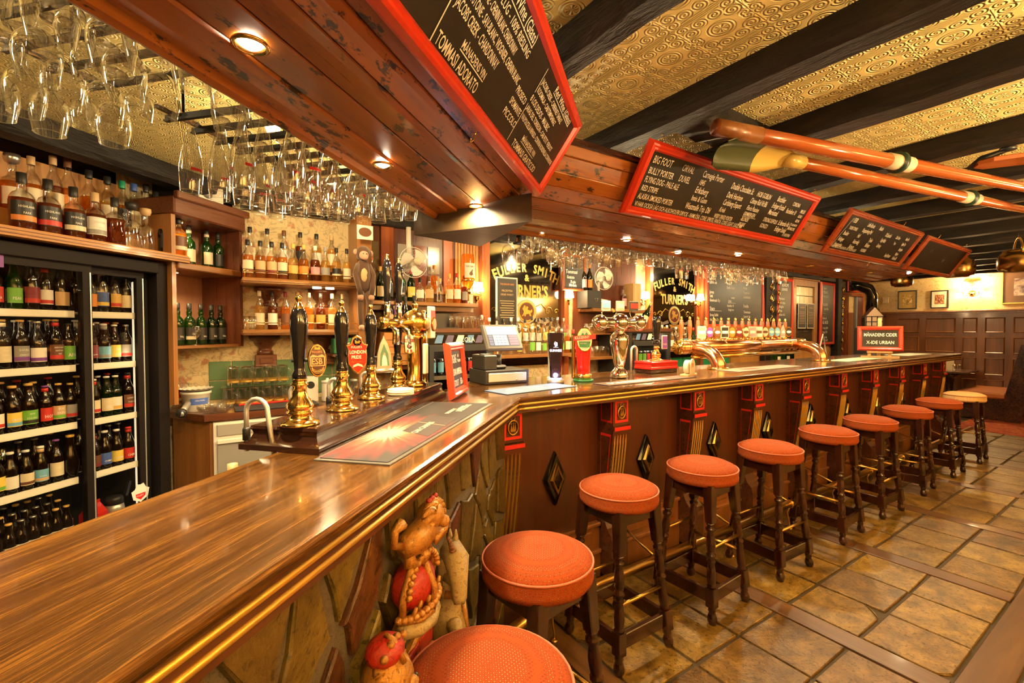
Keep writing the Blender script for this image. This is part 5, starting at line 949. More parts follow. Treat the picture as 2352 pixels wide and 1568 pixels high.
v = [tuple(qd(i/NU, j))[:2]+(1.175,) for i in range(NU+1) for j in (0, 1)]; m.add(v, [(2*i, 2*i+2, 2*i+3, 2*i+1) for i in range(NU)]); v2 = [tuple(qd(u, w_))[:2] for u, w_ in ((-.015, -.06), (1.012, -.06), (1.012, 1.04), (-.015, 1.04))]; MB().prism(v2, 1.1705, 1.1735).build('border', GREYP, rn); m.build('printed_face', RUN, rn)
m = MB(); Mt = Matrix.Translation((1.0, .55, 1.1765))
def mt(u, v_, s, b, sx=1.0): m.text(b, s, 0, TR((*tuple(qd(u, v_))[:2], 1.1765)) @ RZ(PI/2-.05), sx, bold=.02)
for u, v_, s, b in ((.70, .36, .022, 'DECIDEDLY'), (.76, .22, .034, 'DELICIOUS'), (.80, .30, .02, 'DARKNESS')): m.text(b, s, 0, TR((*tuple(qd(u, v_))[:2], 1.1765)) @ RZ(.06), 1.0, bold=.03)
m.text('CAN CANNISS', .03, 0, TR((*tuple(qd(.33, .30))[:2], 1.1765)) @ RZ(.06), .9, bold=.02); m.build('lettering', CREAM, rn)
m = MB(); v3 = [tuple(qd(u, w_))[:2] for u, w_ in ((.30, .06), (.62, .10), (.66, .62), (.36, .58))]; m.prism(v3, 1.1752, 1.1756); v4 = [tuple(qd(u, w_))[:2] for u, w_ in ((.47, .08), (.475, .08), (.52, .6), (.515, .6))]; m.prism(v4, 1.1756, 1.1759, 1); m.build('dark_print', [flat((.03, .02, .02), .6), flat((.5, .2, .1), .6)], rn)
# ---------------------------------------------------------------- things on the long counter
Z0 = BAR+.001
def mat_on(label, M, w_, d_, base, prints):
    t = thing('bar_mat', label, 'bar mat'); t.matrix_local = M; MB().box(0, w_, 0, d_, 0, .004, c=.001).build('mat_sheet', base, t); m = MB(); ms = []
    for i, (kind, a, mt_) in enumerate(prints):
        ms.append(mt_)
        if kind == 't': m.text(a[3], a[2], i, TR((a[0], a[1], .0046)), a[4] if len(a) > 4 else 1, bold=.03)
        elif kind == 'o': m.lathe([(.0001, .0044), (a[2], .0043)], 18, i, TR((a[0], a[1], 0)) @ Matrix.Diagonal((1, a[3], 1, 1)), cap=False)
    m.build('print', ms, t); return t
mat_on('pale blue bar mat at the corner of the counter', TR((1.24, 1.93, Z0)) @ RZ(.13), .52, .19, flat((.12, .19, .34), .5), [('o', (.12, .09, .05, .8), flat((.75, .55, .4), .5)), ('t', (.21, .10, .05, 'CIDER'), C('white')), ('t', (.21, .04, .04, 'SVENSK'), C('white'))])
mat_on('brown bar mat with white lettering before the chrome font', TR((1.93, 1.91, Z0)) @ RZ(.02), .86, .13, flat((.09, .05, .035), .5), [('t', (.06, .035, .075, 'MARIESTADS', 1.2), C('white'))])
mat_on('pale pink bar mat under the copper font', TR((3.40, 1.98, Z0)), 1.0, .20, flat((.30, .17, .12), .5), [('t', (.2, .06, .09, 'BEER', 1.2), C('wine'))])
# electronic till with cash drawer and printer
ti = thing('cash_till', 'grey touchscreen till standing on a black cash drawer', 'till', (1.345, 2.335, Z0), -.08)
dr = MB().box(0, .30, 0, .24, 0, .085, c=.004).build('cash_drawer', BLACKP, ti); MB().box(.02, .28, -.006, 0, .015, .068, c=.003).lathe([(.006, 0), (.006, .004)], 8, M=TR((.21, -.006, .025)) @ RX(PI/2)).build('drawer_front', STEEL, dr)
MB().box(0, .09, .02, .2, .085, .175, c=.006).box(.015, .075, .04, .12, .175, .18).build('receipt_printer', BLACKP, ti); Ms = TR((.04, .05, .205)) @ RZ(.08) @ RX(rad(62))
hs = MB().box(0, .27, 0, .18, -.03, 0, c=.01).build('screen_housing', GREYP, ti, Ms)
m = MB(); m.box(.025, .245, .025, .16, 0, .0012, 0); m.box(.025, .245, .105, .16, .0012, .0016, 1)
for i in range(4):
    for j in range(4): m.box(.062+i*.026, .085+i*.026, .031+j*.018, .046+j*.018, .0012, .0018, 2)
for j in range(4): m.box(.028, .055, .031+j*.018, .046+j*.018, .0012, .0018, 3); m.box(.175, .24, .031+j*.018, .046+j*.018, .0012, .0018, 4)
m.text('E', .022, 3, TR((.125, .125, .002)), .9); m.build('screen', [emit('scr_dark', (.02, .03, .06), .4), emit('scr_light', (.55, .80, .86), .5), emit('scr_key', (.25, .42, .62), .4), emit('scr_ink', (.06, .08, .18), .5), emit('scr_plum', (.14, .07, .14), .6)], hs)
MB().box(.10, .18, .06, .16, .085, .11, c=.01).tube([(.13, .1, .1), (.14, .11, .17)], .025, 10).build('stand', BLACKP, ti)
# stout font: lit dark column with a harp
gf = thing('stout_font', 'dark glowing pint-shaped stout font with a harp badge and white lettering', 'beer font', (1.765, 2.20, Z0), -.6); gf.scale = (.92, .92, .95)
MB().lathe([(.058, 0), (.058, .02), (.052, .026)], 24).box(-.055, .055, .0, .085, 0, .04, c=.01).build('base', STEEL, gf)
v = []; 
for z, w_, d_ in ((.03, .036, .03), (.09, .038, .032), (.17, .043, .035), (.25, .05, .04), (.318, .055, .042), (.325, .05, .036)): v += [(-w_, -d_*.5, z), (-w_*.75, -d_, z), (w_*.75, -d_, z), (w_, -d_*.5, z), (w_, d_, z), (-w_, d_, z)]
MB().add(v, [(i*6+k, i*6+(k+1) % 6, i*6+6+(k+1) % 6, i*6+6+k) for i in range(5) for k in range(6)]+[tuple(30+k for k in range(6))]).build('dark_column', mat('stout_plastic', (.015, .006, .01), .12, coat=.5), gf)
MB().prism([(.03, 0), (.085, 0), (.085, .12), (.10, .16), (.115, .20), (.115, .27), (.04, .29), (.04, .15)], -.045, .045, M=Matrix(((0, 0, 1, 0), (1, 0, 0, 0), (0, 1, 0, 0), (0, 0, 0, 1)))).build('grey_back', STEEL, gf)
GLOW = emit('backlit_white', (.86, .80, 1), 1.7); MB().lathe([(.040, .026), (.040, .036)], 20, cap=False).build('light_ring', emit('violet_ring', (.75, .62, 1), 3), gf)
m = MB(); m.text('GUINNESS', .0215, 0, TR((-.042, -.0395, .205)) @ RX(PI/2), .80, bold=.02); m.tube([(.006*k-.008, -.0405, .240+.002*k) for k in range(2)]+[(-.012, -.0405, .255), (-.006, -.0405, .268), (.008, -.0405, .262), (.010, -.0405, .245), (-.004, -.0405, .236)], .0012, 4)
for k in range(4): m.tube([(-.007+k*.0042, -.0405, .243-.001*k), (-.007+k*.0042, -.0405, .262)], .0006, 4)
m.tube([(-.016, -.0405, .233), (.016, -.0405, .233)], .0008, 4); m.build('backlit_sign', GLOW, gf); MB().text('Arthur', .012, 0, TR((-.015, -.034, .09)) @ RX(PI/2), .9, shear=.3).build('signature', BRASS, gf); lamp('font_glow', (0, -.05, .05), .35, (.7, .6, 1), .02, parent=gf)
# red pint-shaped ale font
kf = thing('red_ale_font', 'red pint-shaped ale font with an oval badge and banner', 'beer font', (1.985, 2.19, Z0), -.65); kf.scale = (.92, .92, .98)
MB().lathe([(.07, 0), (.07, .012)], 24).build('foot', flat((.02, .16, .05), .4), kf); MB().lathe([(.058, .012), (.058, .045), (.052, .05)], 24).build('gold_band', BRASS, kf); MB().lathe([(.047, .05), (.046, .10), (.049, .16), (.056, .22), (.060, .265), (.058, .28), (.03, .295)], 24).build('red_body', REDGL, kf); MB().box(-.08, -.055, .02, .06, .012, .30, c=.008).build('side_post', BRASS, kf)
m = MB(); ov = [(.052*math.cos(2*PI*i/24), .075*math.sin(2*PI*i/24)) for i in range(24)]; m.prism(ov, 0, .012, 0, inset=.004); m.prism([(a*.82, b*.85) for a, b in ov], .012, .0135, 1); m.prism([(-.035, -.05), (.035, -.05), (.04, -.012), (-.04, -.012)], .0135, .0145, 2); m.prism([(-.03, .02), (-.012, .045), (.0, .03), (.014, .048), (.03, .02)], .0135, .0145, 2); m.prism([(-.075, -.008), (.075, .004), (.075, .034), (-.075, .022)], .014, .018, 3); m.text('KILKENNY', .026, 1, TR((-.066, .0005, .0186)) @ RZ(.08), .82, bold=.02); m.text('IRISH BEER', .012, 1, TR((-.03, -.028, .015)), .8)
m.build('oval_badge', [BRASS, CREAM, mat('badge_green', (.02, .20, .07), .35), REDT], kf, TR((.0, -.072, .27)) @ RX(PI/2-.12))
# chrome T font
cf = thing('chrome_font', 'tall chrome T-shaped beer font with three round bosses', 'beer font', (2.32, 2.20, Z0), -.25)
MB().lathe([(.058, 0), (.062, .01), (.055, .04), (.035, .062), (.03, .075), (.038, .10), (.055, .19), (.064, .25), (.060, .285), (.04, .305), (.03, .315), (.03, .335)], 28).build('column', CHROME, cf)
m = MB(); m.tube([(-.15, 0, .375), (.15, 0, .375)], .036, 20)
for x, r_ in ((-.15, .056), (0, .066), (.15, .056)): m.ball((x, 0, .375), r_, 20, 14)
m.build('crossbar', CHROME, cf)
for i, (x, mm) in enumerate(((-.09, [WHITEP, C('sky')]), (.02, [PEWTER, C('silver')]), (.13, [C('black'), REDT]))):
    h = MB().tube([(x-.02, .02, .40), (x-.03, .03, .44), (x, .03, .475)], .003, 5).build('medallion_arm', CHROME, cf); MB().box(x-.035, x+.035, .02, .03, .455, .525, 0, c=.004).box(x-.028, x+.028, .018, .02, .475, .508, 1).build('medallion', mm, h)
# small pump on a red lacquered box
rp = thing('red_base_pump', 'black-handled hand pump with a purple clip on a red lacquered box', 'beer pump', (2.86, 2.33, Z0), 0)
m = MB(); 
for z, o in ((0, .0), (.03, 0), (.034, .008), (.05, .008), (.054, 0), (.085, 0)): pass
MB().box(-.15, .15, -.08, .08, 0, .03, c=.004).build('plinth', W_DARK, rp); MB().box(-.155, .155, -.085, .085, .03, .05, c=.004).box(-.15, .15, -.08, .08, .05, .07).box(-.155, .155, -.085, .085, .07, .09, c=.006).build('red_box', REDGL, rp)
b = link('brass_base', me_pb, BRASS, rp, TR((0, 0, .09)) @ Matrix.Diagonal((.75, .75, .55, 1))); link('handle', me_ph, BLACKG, rp, TR((0, 0, .075)) @ Matrix.Diagonal((.95, .95, .68, 1))); MB().box(.005, .07, -.05, -.042, .18, .285, 0, c=.003).box(.012, .063, -.052, -.05, .188, .277, 1).text('WISBY', .02, 0, TR((.014, -.0525, .21)) @ RX(PI/2), .8).build('pump_clip', [flat((.6, .4, .3), .4), C('purple')], rp)
t = thing('swan_neck_spout', 'steel swan neck spout beside the red lacquered box', 'spout', (2.66, 2.40, Z0)); MB().tube([(0, 0, 0), (0, 0, .17)]+[(.03-.03*math.cos(a), 0, .17+.03*math.sin(a)) for a in [PI*i/6 for i in range(1, 7)]]+[(.06, 0, .05)], .009, 8).build('pipe', STEEL, t)
# beer mat holder
ch = thing('coaster_holder', 'pale wooden beer mat holder at the foot of the copper font', 'holder', (2.80, 2.0, Z0), .25); MB().box(-.08, .08, -.03, .03, 0, .02, c=.004).build('base', W_PALE, ch); MB().prism([(-.04, 0), (.04, 0), (.04, .07), (.025, .095), (0, .105), (-.025, .095), (-.04, .07)], -.03, -.022, M=Matrix(((1, 0, 0, 0), (0, 0, 1, 0), (0, 1, 0, .02), (0, 0, 0, 1)))).build('face', CREAM, ch); MB().prism([(-.012, .06), (0, .045), (.012, .06), (.012, .075), (-.012, .075)], .0305, .0315, M=Matrix(((1, 0, 0, 0), (0, 0, -1, 0), (0, 1, 0, .02), (0, 0, 0, 1)))).build('shield_print', C('orange'), ch)
for i in range(5): tag(MB().lathe([(.0001, 0), (.048, 0), (.048, .005), (.0001, .005)], 20, cap=False).build('beer_mat', PAPER, None, TR((2.80, 2.0, Z0)) @ RZ(.25) @ TR((-.018, -.018+i*.0065, .068)) @ RX(-PI/2)), 'round beer mat held upright in the pale holder, %s from the front' % ORD[i], 'beer mat', 'beer mats in the holder')
# copper pipe font with its row of taps
cpf = thing('copper_font', 'thick curved copper pipe font carrying a long row of taps', 'beer font')
PYc, PZ = 2.50, 1.345
MB().tube([(3.36, PYc, PZ), (5.52, PYc, PZ)], .058, 20).build('main_pipe', COPPER, cpf)
for x, s_ in ((3.52, 0), (5.36, 0)):
    pts = [(x, PYc, PZ)]+[(x, PYc-.10-.17*math.sin(a), PZ-.02-.14*(1-math.cos(a))) for a in [PI/2*i/8 for i in range(9)]]+[(x, 2.23, Z0)]
    MB().tube(pts, .056, 18).build('elbow', COPPER, cpf); MB().lathe([(.085, 0), (.085, .012), (.062, .018)], 24, M=TR((x, 2.23, Z0))).build('flange', BRASS, cpf)
for x in (3.36, 3.44, 4.0, 4.6, 5.2, 5.44, 5.52): MB().tube([(x-.006, PYc, PZ), (x+.006, PYc, PZ)], .0615, 20).build('pipe_ring', BRASS, cpf)
MB().tube([(3.5, PYc-.04, PZ-.085), (5.35, PYc-.04, PZ-.085)], .022, 12).build('lower_rail', BRASS, cpf)
taps = [('h', None, 'bare'), ('h', None, 'bare'), ('r', 'tan', 'tan rectangular'), ('o', 'purple', 'purple oval'), ('o', 'brown', 'brown round'), ('r', 'black', 'black rectangular'), ('o', 'orange', 'orange oval'), ('o', 'wine', 'dark red oval'), ('o', 'cream', 'cream oval'), ('r', 'pink', 'pale tall'), ('r', 'white', 'white'), ('o', 'cream', 'cream'), ('o', 'sky', 'pale blue round'), ('o', 'sky', 'pale blue'), ('a', 'grey', 'arched'), ('o', 'black', 'black heart')]
for i, (k, c, ds) in enumerate(taps):
    x = 3.42+i*.1185; h = MB().lathe([(.014, 0), (.016, .03), (.011, .05), (.017, .09), (.020, .14), (.014, .19), (.012, .195)], 12, M=TR((x, PYc+.02, PZ+.045))).build('tap_handle', W_REDZ, cpf); MB().lathe([(.013, .19), (.009, .20), (.013, .212), (.006, .225), (.0001, .228)], 10, M=TR((x, PYc+.02, PZ+.045))).build('finial', BRASS, h); MB().lathe([(.02, 0), (.022, .015), (.012, .03)], 12, M=TR((x, PYc+.02, PZ+.048))).build('collar', BRASS, h)
    if c:
        pg = {'o': [(.042*math.cos(2*PI*j/18), .056*math.sin(2*PI*j/18)) for j in range(18)], 'r': [(-.044, -.055), (.044, -.055), (.044, .055), (-.044, .055)], 'a': [(-.03, -.06), (.03, -.06), (.026, .02), (0, .075), (-.026, .02)]}[k]
        m = MB().prism(pg, 0, .006, 0, inset=.002).prism([(a*.80, b*.82) for a, b in pg], .006, .0072, 1).prism([(a*.7, b*.25) for a, b in pg], .0072, .008, 2); m.build('tap_clip', [BRASS if k == 'o' else CREAM, C(c), C('white') if c not in ('white', 'cream') else C('brown')], h, TR((x, PYc-.015, PZ+.13)) @ RZ(-.35) @ RX(PI/2))
# easel chalkboard and menus at the far end
ez = thing('table_easel', 'pale pine table easel holding the small cider board', 'easel', (6.62, 2.14, Z0), -1.1)
MB().box(-.12, .12, -.05, -.02, .05, .075, c=.003).build('ledge', W_PALE, ez); MB().box(-.11, -.08, -.03, -.01, .0, .30, c=.003).build('leg', W_PALE, ez); MB().box(.08, .11, -.03, -.01, .0, .30, c=.003).build('leg', W_PALE, ez); MB().box(-.018, .018, -.005, .015, .0, .46, c=.003).build('mast', W_PALE, ez); MB().box(-.18, .18, -.06, -.04, 0, .018).build('foot_bar', W_PALE, ez)
frame_board('chalkboard', 'small red-framed cider chalkboard standing on the table easel', .43, .29, TR((6.62, 2.14, Z0)) @ RZ(-1.1) @ TR((-.215, -.05, .078)) @ RX(PI/2-.12), .045, lines=[(.06, .17, .055, 'MÅNADENS CIDER', 10.31), (.085, .08, .055, 'X-IDE URBAN', 10.26)], th=.02)
tag(MB().box(0, .95, 0, .22, 0, .004, c=.001).build('menu_sheet', flat((.26, .36, .24), .5), None, TR((5.40, 2.0, Z0)) @ RZ(.02)), 'pale green laminated sheet beside the copper font', 'menu'); tag(MB().box(0, .75, 0, .25, 0, .005, c=.001).build('menu_sheet', PAPER, None, TR((7.3, 2.05, Z0)) @ RZ(-.04)), 'white paper menu at the far end of the bar', 'menu')
t = thing('folded_menu', 'standing folded white menu beside the door', 'menu', (6.05, 2.46, Z0), .5); MB().add([(-.07, 0, 0), (.07, 0, 0), (.05, .04, .28), (-.05, .04, .28), (.07, .09, 0), (-.07, .09, 0)], [(0, 1, 2, 3), (4, 5, 3, 2)]).build('sheet', PAPER, t)
for k in range(5): MB().box(-.04, .04, -.002, -.001, .05+k*.035, .058+k*.035, M=RX(-.15)).build('print_line', C('wine'), t)
# ---------------------------------------------------------------- back wall of the long bar
YB = 4.19
MXZB = Matrix(((1, 0, 0, 0), (0, 0, -1, YB), (0, 1, 0, 0), (0, 0, 0, 1)))   # x right, y up, z out of the back wall
def wpost(name, x0, x1, z0, z1, m, dp=.06): return struct(name, MB().box(x0, x1, YB-dp, YB, z0, z1, c=.006), m)
wpost('trim_1', 1.02, 1.14, .92, 2.45, W_SHELFZ, .30); wpost('trim_2', 2.34, 2.43, .92, 2.55, W_REDZ, .08); wpost('trim_3', 3.43, 3.50, .92, 2.55, W_REDZ, .08); wpost('trim_4', 4.90, 4.98, .92, 2.55, W_REDZ, .08); wpost('trim_5', 6.04, 6.10, .92, 2.55, W_REDZ, .08)
ps = struct('trim_6', MB().box(7.76, 8.12, YB-.12, YB, 0, 2.6, c=.01), BEAM); ps2 = struct('trim_7', MB().box(10.42, 10.62, YB-.14, YB, 0, 2.6, c=.01), BEAM)
for k in range(4): struct('trim_%d' % (8+k), MB().box(.2+k*2.6, 2.75+k*2.6, YB-.10, YB, 2.44, 2.6, c=.01), BEAM)
# mahogany recess with leaded lights behind the first fan
rc = thing('leaded_screen', 'dark red mahogany screen with leaded lights behind the standing fan', 'screen')
MB().box(1.14, 2.34, YB-.02, YB, 1.2, 2.45).build('boarding', W_BACKZ, rc)
for x0, x1 in ((1.30, 1.42), (1.92, 2.02)): MB().box(x0, x1, YB-.035, YB-.02, 1.7, 2.45, c=.004).build('red_stile', W_REDZ, rc)
for i, (x0, x1, c_) in enumerate(((1.16, 1.28, (.22, .17, .08)), (1.46, 1.60, (.30, .27, .22)), (1.62, 1.74, (.22, .05, .025)), (1.76, 1.88, (.30, .27, .22)))):
    for z0, z1 in ((1.78, 2.02), (2.04, 2.30)): MB().box(x0, x1, YB-.028, YB-.021, z0, z1).build('leaded_pane', mat('pane_tint_%d' % i, c_, .15), rc)
m = MB()
for k in range(8): m.box(2.05+k*.034, 2.078+k*.034, YB-.03, YB-.02, 1.75, 2.45, c=.003)
m.build('match_boarding', W_SHELFZ, rc)
# long bottle shelf
s2 = thing('bottle_shelf', 'oak bottle shelf beneath the standing fan', 'shelf'); MB().box(1.10, 2.16, 3.88, YB-.02, 1.712, 1.75, c=.006).build('shelf_board', W_SHELF, s2); MB().box(1.10, 2.1, 3.93, YB-.02, 1.67, 1.712).build('under_rail', W_BACK, s2); MB().box(1.14, 2.3, 4.06, YB-.02, 1.84, 1.86).build('raised_step', W_SHELF, s2)
bs = [(1.155, 'whisky', .29, 'grn', 'cream', 'red', 'JAMES', 'green Irish whiskey'), (1.235, 'tall', .30, 'dgrn', 'cream', 'gold', None, 'dark gold-necked bottle'), (1.315, 'tall', .31, 'blk', 'black', 'black', None, 'black liqueur bottle'), (1.425, 'whisky', .30, 'grn', 'black', 'black', 'JAMES', 'green black-labelled whiskey'), (1.515, 'whisky', .29, 'dgrn', 'yellow', 'red', 'J&B', 'green bottle with a yellow label'), (1.60, 'squat', .22, 'clr', 'white', 'black', None, 'clear square bottle'), (1.69, 'squat', .24, 'pale', 'tan', 'brown', None, 'round decanter bottle'), (1.80, 'whisky', .23, 'clr', None, 'gold', None, 'clear gold-topped bottle'), (1.895, 'whisky', .28, 'pale', 'cream', 'gold', None, 'cream-labelled bottle'), (1.975, 'whisky', .29, 'amb', 'white', 'red', None, 'red-capped bourbon'), (2.055, 'tall', .27, 'deep', 'grey', 'black', None, 'dark grey-labelled bottle')]
for i, (x, k, h, g, l, c, tx, ds) in enumerate(bs): bottle(k, h, g, l, c, (x, 3.97, 1.751), 0, '%s, %s from the left on the oak bottle shelf' % (ds, ORD[i]), 'bottles on the oak shelf', tx)
for i, (x, g, c, h) in enumerate(((1.20, 'clr', 'orange', .30), (1.33, 'clr', 'blue', .29), (1.47, 'clr', 'cream', .27), (1.80, 'amb', 'orange', .26))): bottle('whisky', h, g, None, c, (x, 4.11, 1.861), 0, '%s from the left of the clear bottles raised behind the oak shelf' % ORD[i], 'bottles behind the oak shelf')
for i, (x, z, k, g, l, c) in enumerate(((1.27, 1.48, 'whisky', 'brn', 'tan', 'black'), (1.345, 1.45, 'tall', 'purple', 'white', 'purple'), (1.42, 1.48, 'tall', 'blk', 'red', 'black'), (1.50, 1.48, 'whisky', 'dgrn', 'green', 'black'))): bottle(k, .32, g, l, c, (x, 3.86, z), 0, ['tan-labelled stout bottle below the oak shelf', 'purple-wrapped bottle below the oak shelf', 'black bottle with a red label below the oak shelf', 'dark green bottle below the oak shelf'][i], 'bottles below the oak shelf')
t = thing('wooden_box', 'small orange wooden box under the oak shelf', 'box', (1.36, 3.95, 1.19)); MB().box(-.14, .14, -.12, .12, 0, .285, c=.004).build('case', W_PLYX, t); 
for k in range(4): MB().box(-.12, .12, -.124, -.12, .04+k*.06, .045+k*.06).build('slot', W_SHELF, t)
MB().box(1.10, 2.16, 3.86, YB-.01, 1.15, 1.185).build('lower_board', W_BACK, s2)
hf = thing('hifi', 'black stereo with a green display under the oak shelf', 'stereo', (1.70, 4.02, 1.49)); MB().box(-.16, .16, -.14, .14, 0, .16, c=.006).build('case', BLACKP, hf); MB().box(-.12, -.02, -.143, -.14, .07, .11).build('display', emit('green_display', (.08, .5, .35), .8), hf); MB().box(-.16, .22, -.22, -.16, -.05, .03, c=.004).build('drawer', BLACKP, hf)
# fans
def fan(x, y, z, rz, label, post):
    f = thing('electric_fan', label, 'fan', (x, y, z), rz); m = MB(); r_ = .135
    for k in range(40):
        a = 2*PI*k/40; c, s = math.cos(a), math.sin(a); m.tube([(.03*c, -.05, .03*s), (.09*c, -.055, .09*s), (.128*c, -.03, .128*s), (r_*c, 0, r_*s), (.11*c, .05, .11*s), (.04*c, .06, .04*s)], .0005, 3, sm=False)
    for rr, yy in ((.06, -.055), (.10, -.05)): m.tube([(rr*math.cos(2*PI*k/32), yy, rr*math.sin(2*PI*k/32)) for k in range(32)], .0008, 3, closed=True)
    tag(m.build('wire_guard', WHITEP, f), kind='stuff'); MB().tube([(r_*math.cos(2*PI*k/36), 0, r_*math.sin(2*PI*k/36)) for k in range(36)], .004, 6, closed=True).build('rim', WHITEP, f)
    for k in range(3):
        a0 = 2*PI*k/3+.4; v = []; n_ = 7
        for i in range(n_):
            for j, rr in enumerate((.032, .08, .122)):
                a = a0+(-.75+1.5*i/(n_-1))*(1.0-.15*j)+.25*j; v.append((rr*math.cos(a), -.012+.03*(i/(n_-1)-.5), rr*math.sin(a)))
        v2 = [(p[0], p[1]+.002, p[2]) for p in v]; fs = [(i*3+j, i*3+j+1, i*3+j+4, i*3+j+3) for i in range(n_-1) for j in range(2)]; MB().add(v+v2, fs+[tuple(q+len(v) for q in f_[::-1]) for f_ in fs], sm=True).build('blade', mat('fan_blade', (.74, .69, .60), .4), f)
    MB().lathe([(.0001, 0), (.03, -.003), (.036, -.01), (.036, -.02), (.03, -.03)], 20, M=TR((0, -.066, 0)) @ RX(PI/2) @ Matrix.Diagonal((1, 1, -1, 1))).build('hub', CREAM, f); MB().tube([(0, .02, 0), (0, .14, 0)], [.03, .045], 14).build('motor', WHITEP, f)
    if post > 0: MB().tube([(0, .10, 0), (0, .10, post)], .022, 12).build('pole', WHITEP, f)
    else: MB().tube([(0, .10, 0), (0, .10, post)], .016, 12).lathe([(.09, post-.0), (.085, post+.015), (.02, post+.03)], 20, M=TR((0, .06, 0))).build('pole', WHITEP, f)
    return f
fan(1.52, 3.92, 2.10, .08, 'white electric fan hanging beside the dark red screen', .33); fan(3.93, 3.98, 2.11, -.08, 'white electric fan on the shelf between the two lettered mirrors', -.27)
# lettered mirrors
MIRD = mat('smoked_mirror', (.34, .31, .27), .06, 1)
def mirror(x0, label, n_):
    W_ = 1.0; t = thing('lettered_mirror', label, 'mirror'); M = Matrix(((1, 0, 0, x0), (0, 0, -1, YB-.01), (0, 1, 0, 1.10), (0, 0, 0, 1))); t.matrix_local = M
    MB().box(0, W_, 0, 1.36, 0, .008).build('mirror_plate', MIRD, t)
    for a in ((-.03, 0, -.02, 1.38), (W_, W_+.03, -.02, 1.38)): MB().box(a[0], a[1], a[2], a[3], 0, .03, c=.006).build('frame_rail', W_REDZ, t)
    MB().box(-.03, W_+.03, 1.36, 1.40, 0, .03, c=.006).build('frame_rail', W_REDZ, t)
    sh = flat((.06, .03, .015), .4)
    def arc(body, cx, cy, r_, s, mi, z, ox=0):
        m = MB(); n = len(body); tot = n*s*.60/r_
        for i, ch_ in enumerate(body):
            a = tot*(.5-(i+.5)/n); m.text(ch_, s*(1+.5*abs(a)), 0, TR((cx+r_*math.sin(-a)+ox, cy+r_*math.cos(a)-r_, z)) @ RZ(a*.75), .78, align='CENTER', bold=.025)
        return m
    for mt_, z, o in ((sh, .0085, .012), (GOLDP, .0105, 0)):
        m = arc('FULLER SMITH', W_/2, 1.04, .8, .125, 0, z, o); m.build('gilt_lettering', mt_, t)
        for body, s_, x, y, sx_ in (('&', .10, W_/2, .94, .9), ("TURNER'S", .19, W_/2, .76, .70), ('ALES & STOUT', .17, W_/2, .32, .66), ('O L D E', .11, .22, .18, .7)): MB().text(body, s_, 0, TR((x+o, y, z)), sx_, align='CENTER', bold=.025).build('gilt_lettering', mt_, t)
    e = MB(); e.lathe([(.0001, .0115), (.105, .011)], 28, 0, TR((W_/2, .60, 0)), cap=False); e.lathe([(.098, .012), (.108, .014), (.118, .012)], 28, 1, TR((W_/2, .60, 0)), cap=False); e.lathe([(.119, .012), (.135, .0125)], 28, 2, TR((W_/2, .60, 0)), cap=False)
    gr = [(-.07, -.05), (-.05, -.03), (-.04, .0), (-.06, .03), (-.035, .07), (-.015, .06), (-.02, .03), (.0, .06), (.02, .05), (.01, .02), (.05, .01), (.07, .03), (.075, .0), (.05, -.02), (.06, -.05), (.04, -.05), (.03, -.025), (-.01, -.03), (-.02, -.055), (-.035, -.05), (-.03, -.025), (-.05, -.05)]
    e.prism(gr, .0122, .014, 1, M=TR((W_/2, .60, 0)))
    for s_ in (-1, 1):
        for rr, ox in ((.06, .30), (.035, .42)): e.tube([(W_/2+s_*(ox+rr*(1-.1*k)*math.cos(k*.75)), .61+rr*(1-.1*k)*math.sin(k*.75), .012) for k in range(10)], .004, 4, 1)
        e.tube([(W_/2+s_*.13, .66, .012), (W_/2+s_*.2, .69, .012), (W_/2+s_*.28, .62, .012)], .005, 4, 1); e.prism([(.12, .49), (.26, .46), (.32, .49), (.30, .52), (.24, .50), (.14, .53)] if s_ > 0 else [(-.14, .53), (-.24, .50), (-.30, .52), (-.32, .49), (-.26, .46), (-.12, .49)], .009, .0115, 2, M=TR((W_/2, 0, 0)))
    e.prism([(-.11, .47), (.11, .47), (.10, .44), (0, .425), (-.10, .44)], .012, .0135, 1, M=TR((W_/2, 0, 0))); e.text('CHISWICK', .035, 0, TR((W_/2, .445, .0142)), .8, align='CENTER'); e.build('griffin_emblem', [mat('maroon', (.10, .02, .012), .3), GOLDP, PEWTER], t); return t
mirror(2.435, 'gilt-lettered smoked mirror behind the till', 0); mirror(5.0, 'gilt-lettered smoked mirror left of the big red chalkboard', 1)
pp = thing('framed_notice', 'dark printed notice in a white mount leaning on the first mirror', 'notice', (2.50, 4.10, 1.50)); MB().box(-.005, .265, 0, .012, -.005, .555).build('mount', WHITEP, pp); m = MB().box(.01, .25, -.002, 0, .01, .54, 0); m.text("THE BISHOPS ARMS", .028, 1, TR((.13, -.0025, .47)) @ RX(PI/2), .72, align='CENTER'); m.text('MACKMYRA', .034, 2, TR((.13, -.0025, .40)) @ RX(PI/2), .74, align='CENTER'); m.text('SVENSK WHISKY!', .030, 2, TR((.13, -.0025, .36)) @ RX(PI/2), .70, align='CENTER')
for k in range(8): m.box(.04+.01*(k % 3), .22-.01*(k % 2), -.0028, -.002, .30-k*.025, .306-k*.025, 2)
m.build('printed_sheet', [C('black'), C('orange'), C('tan')], pp)
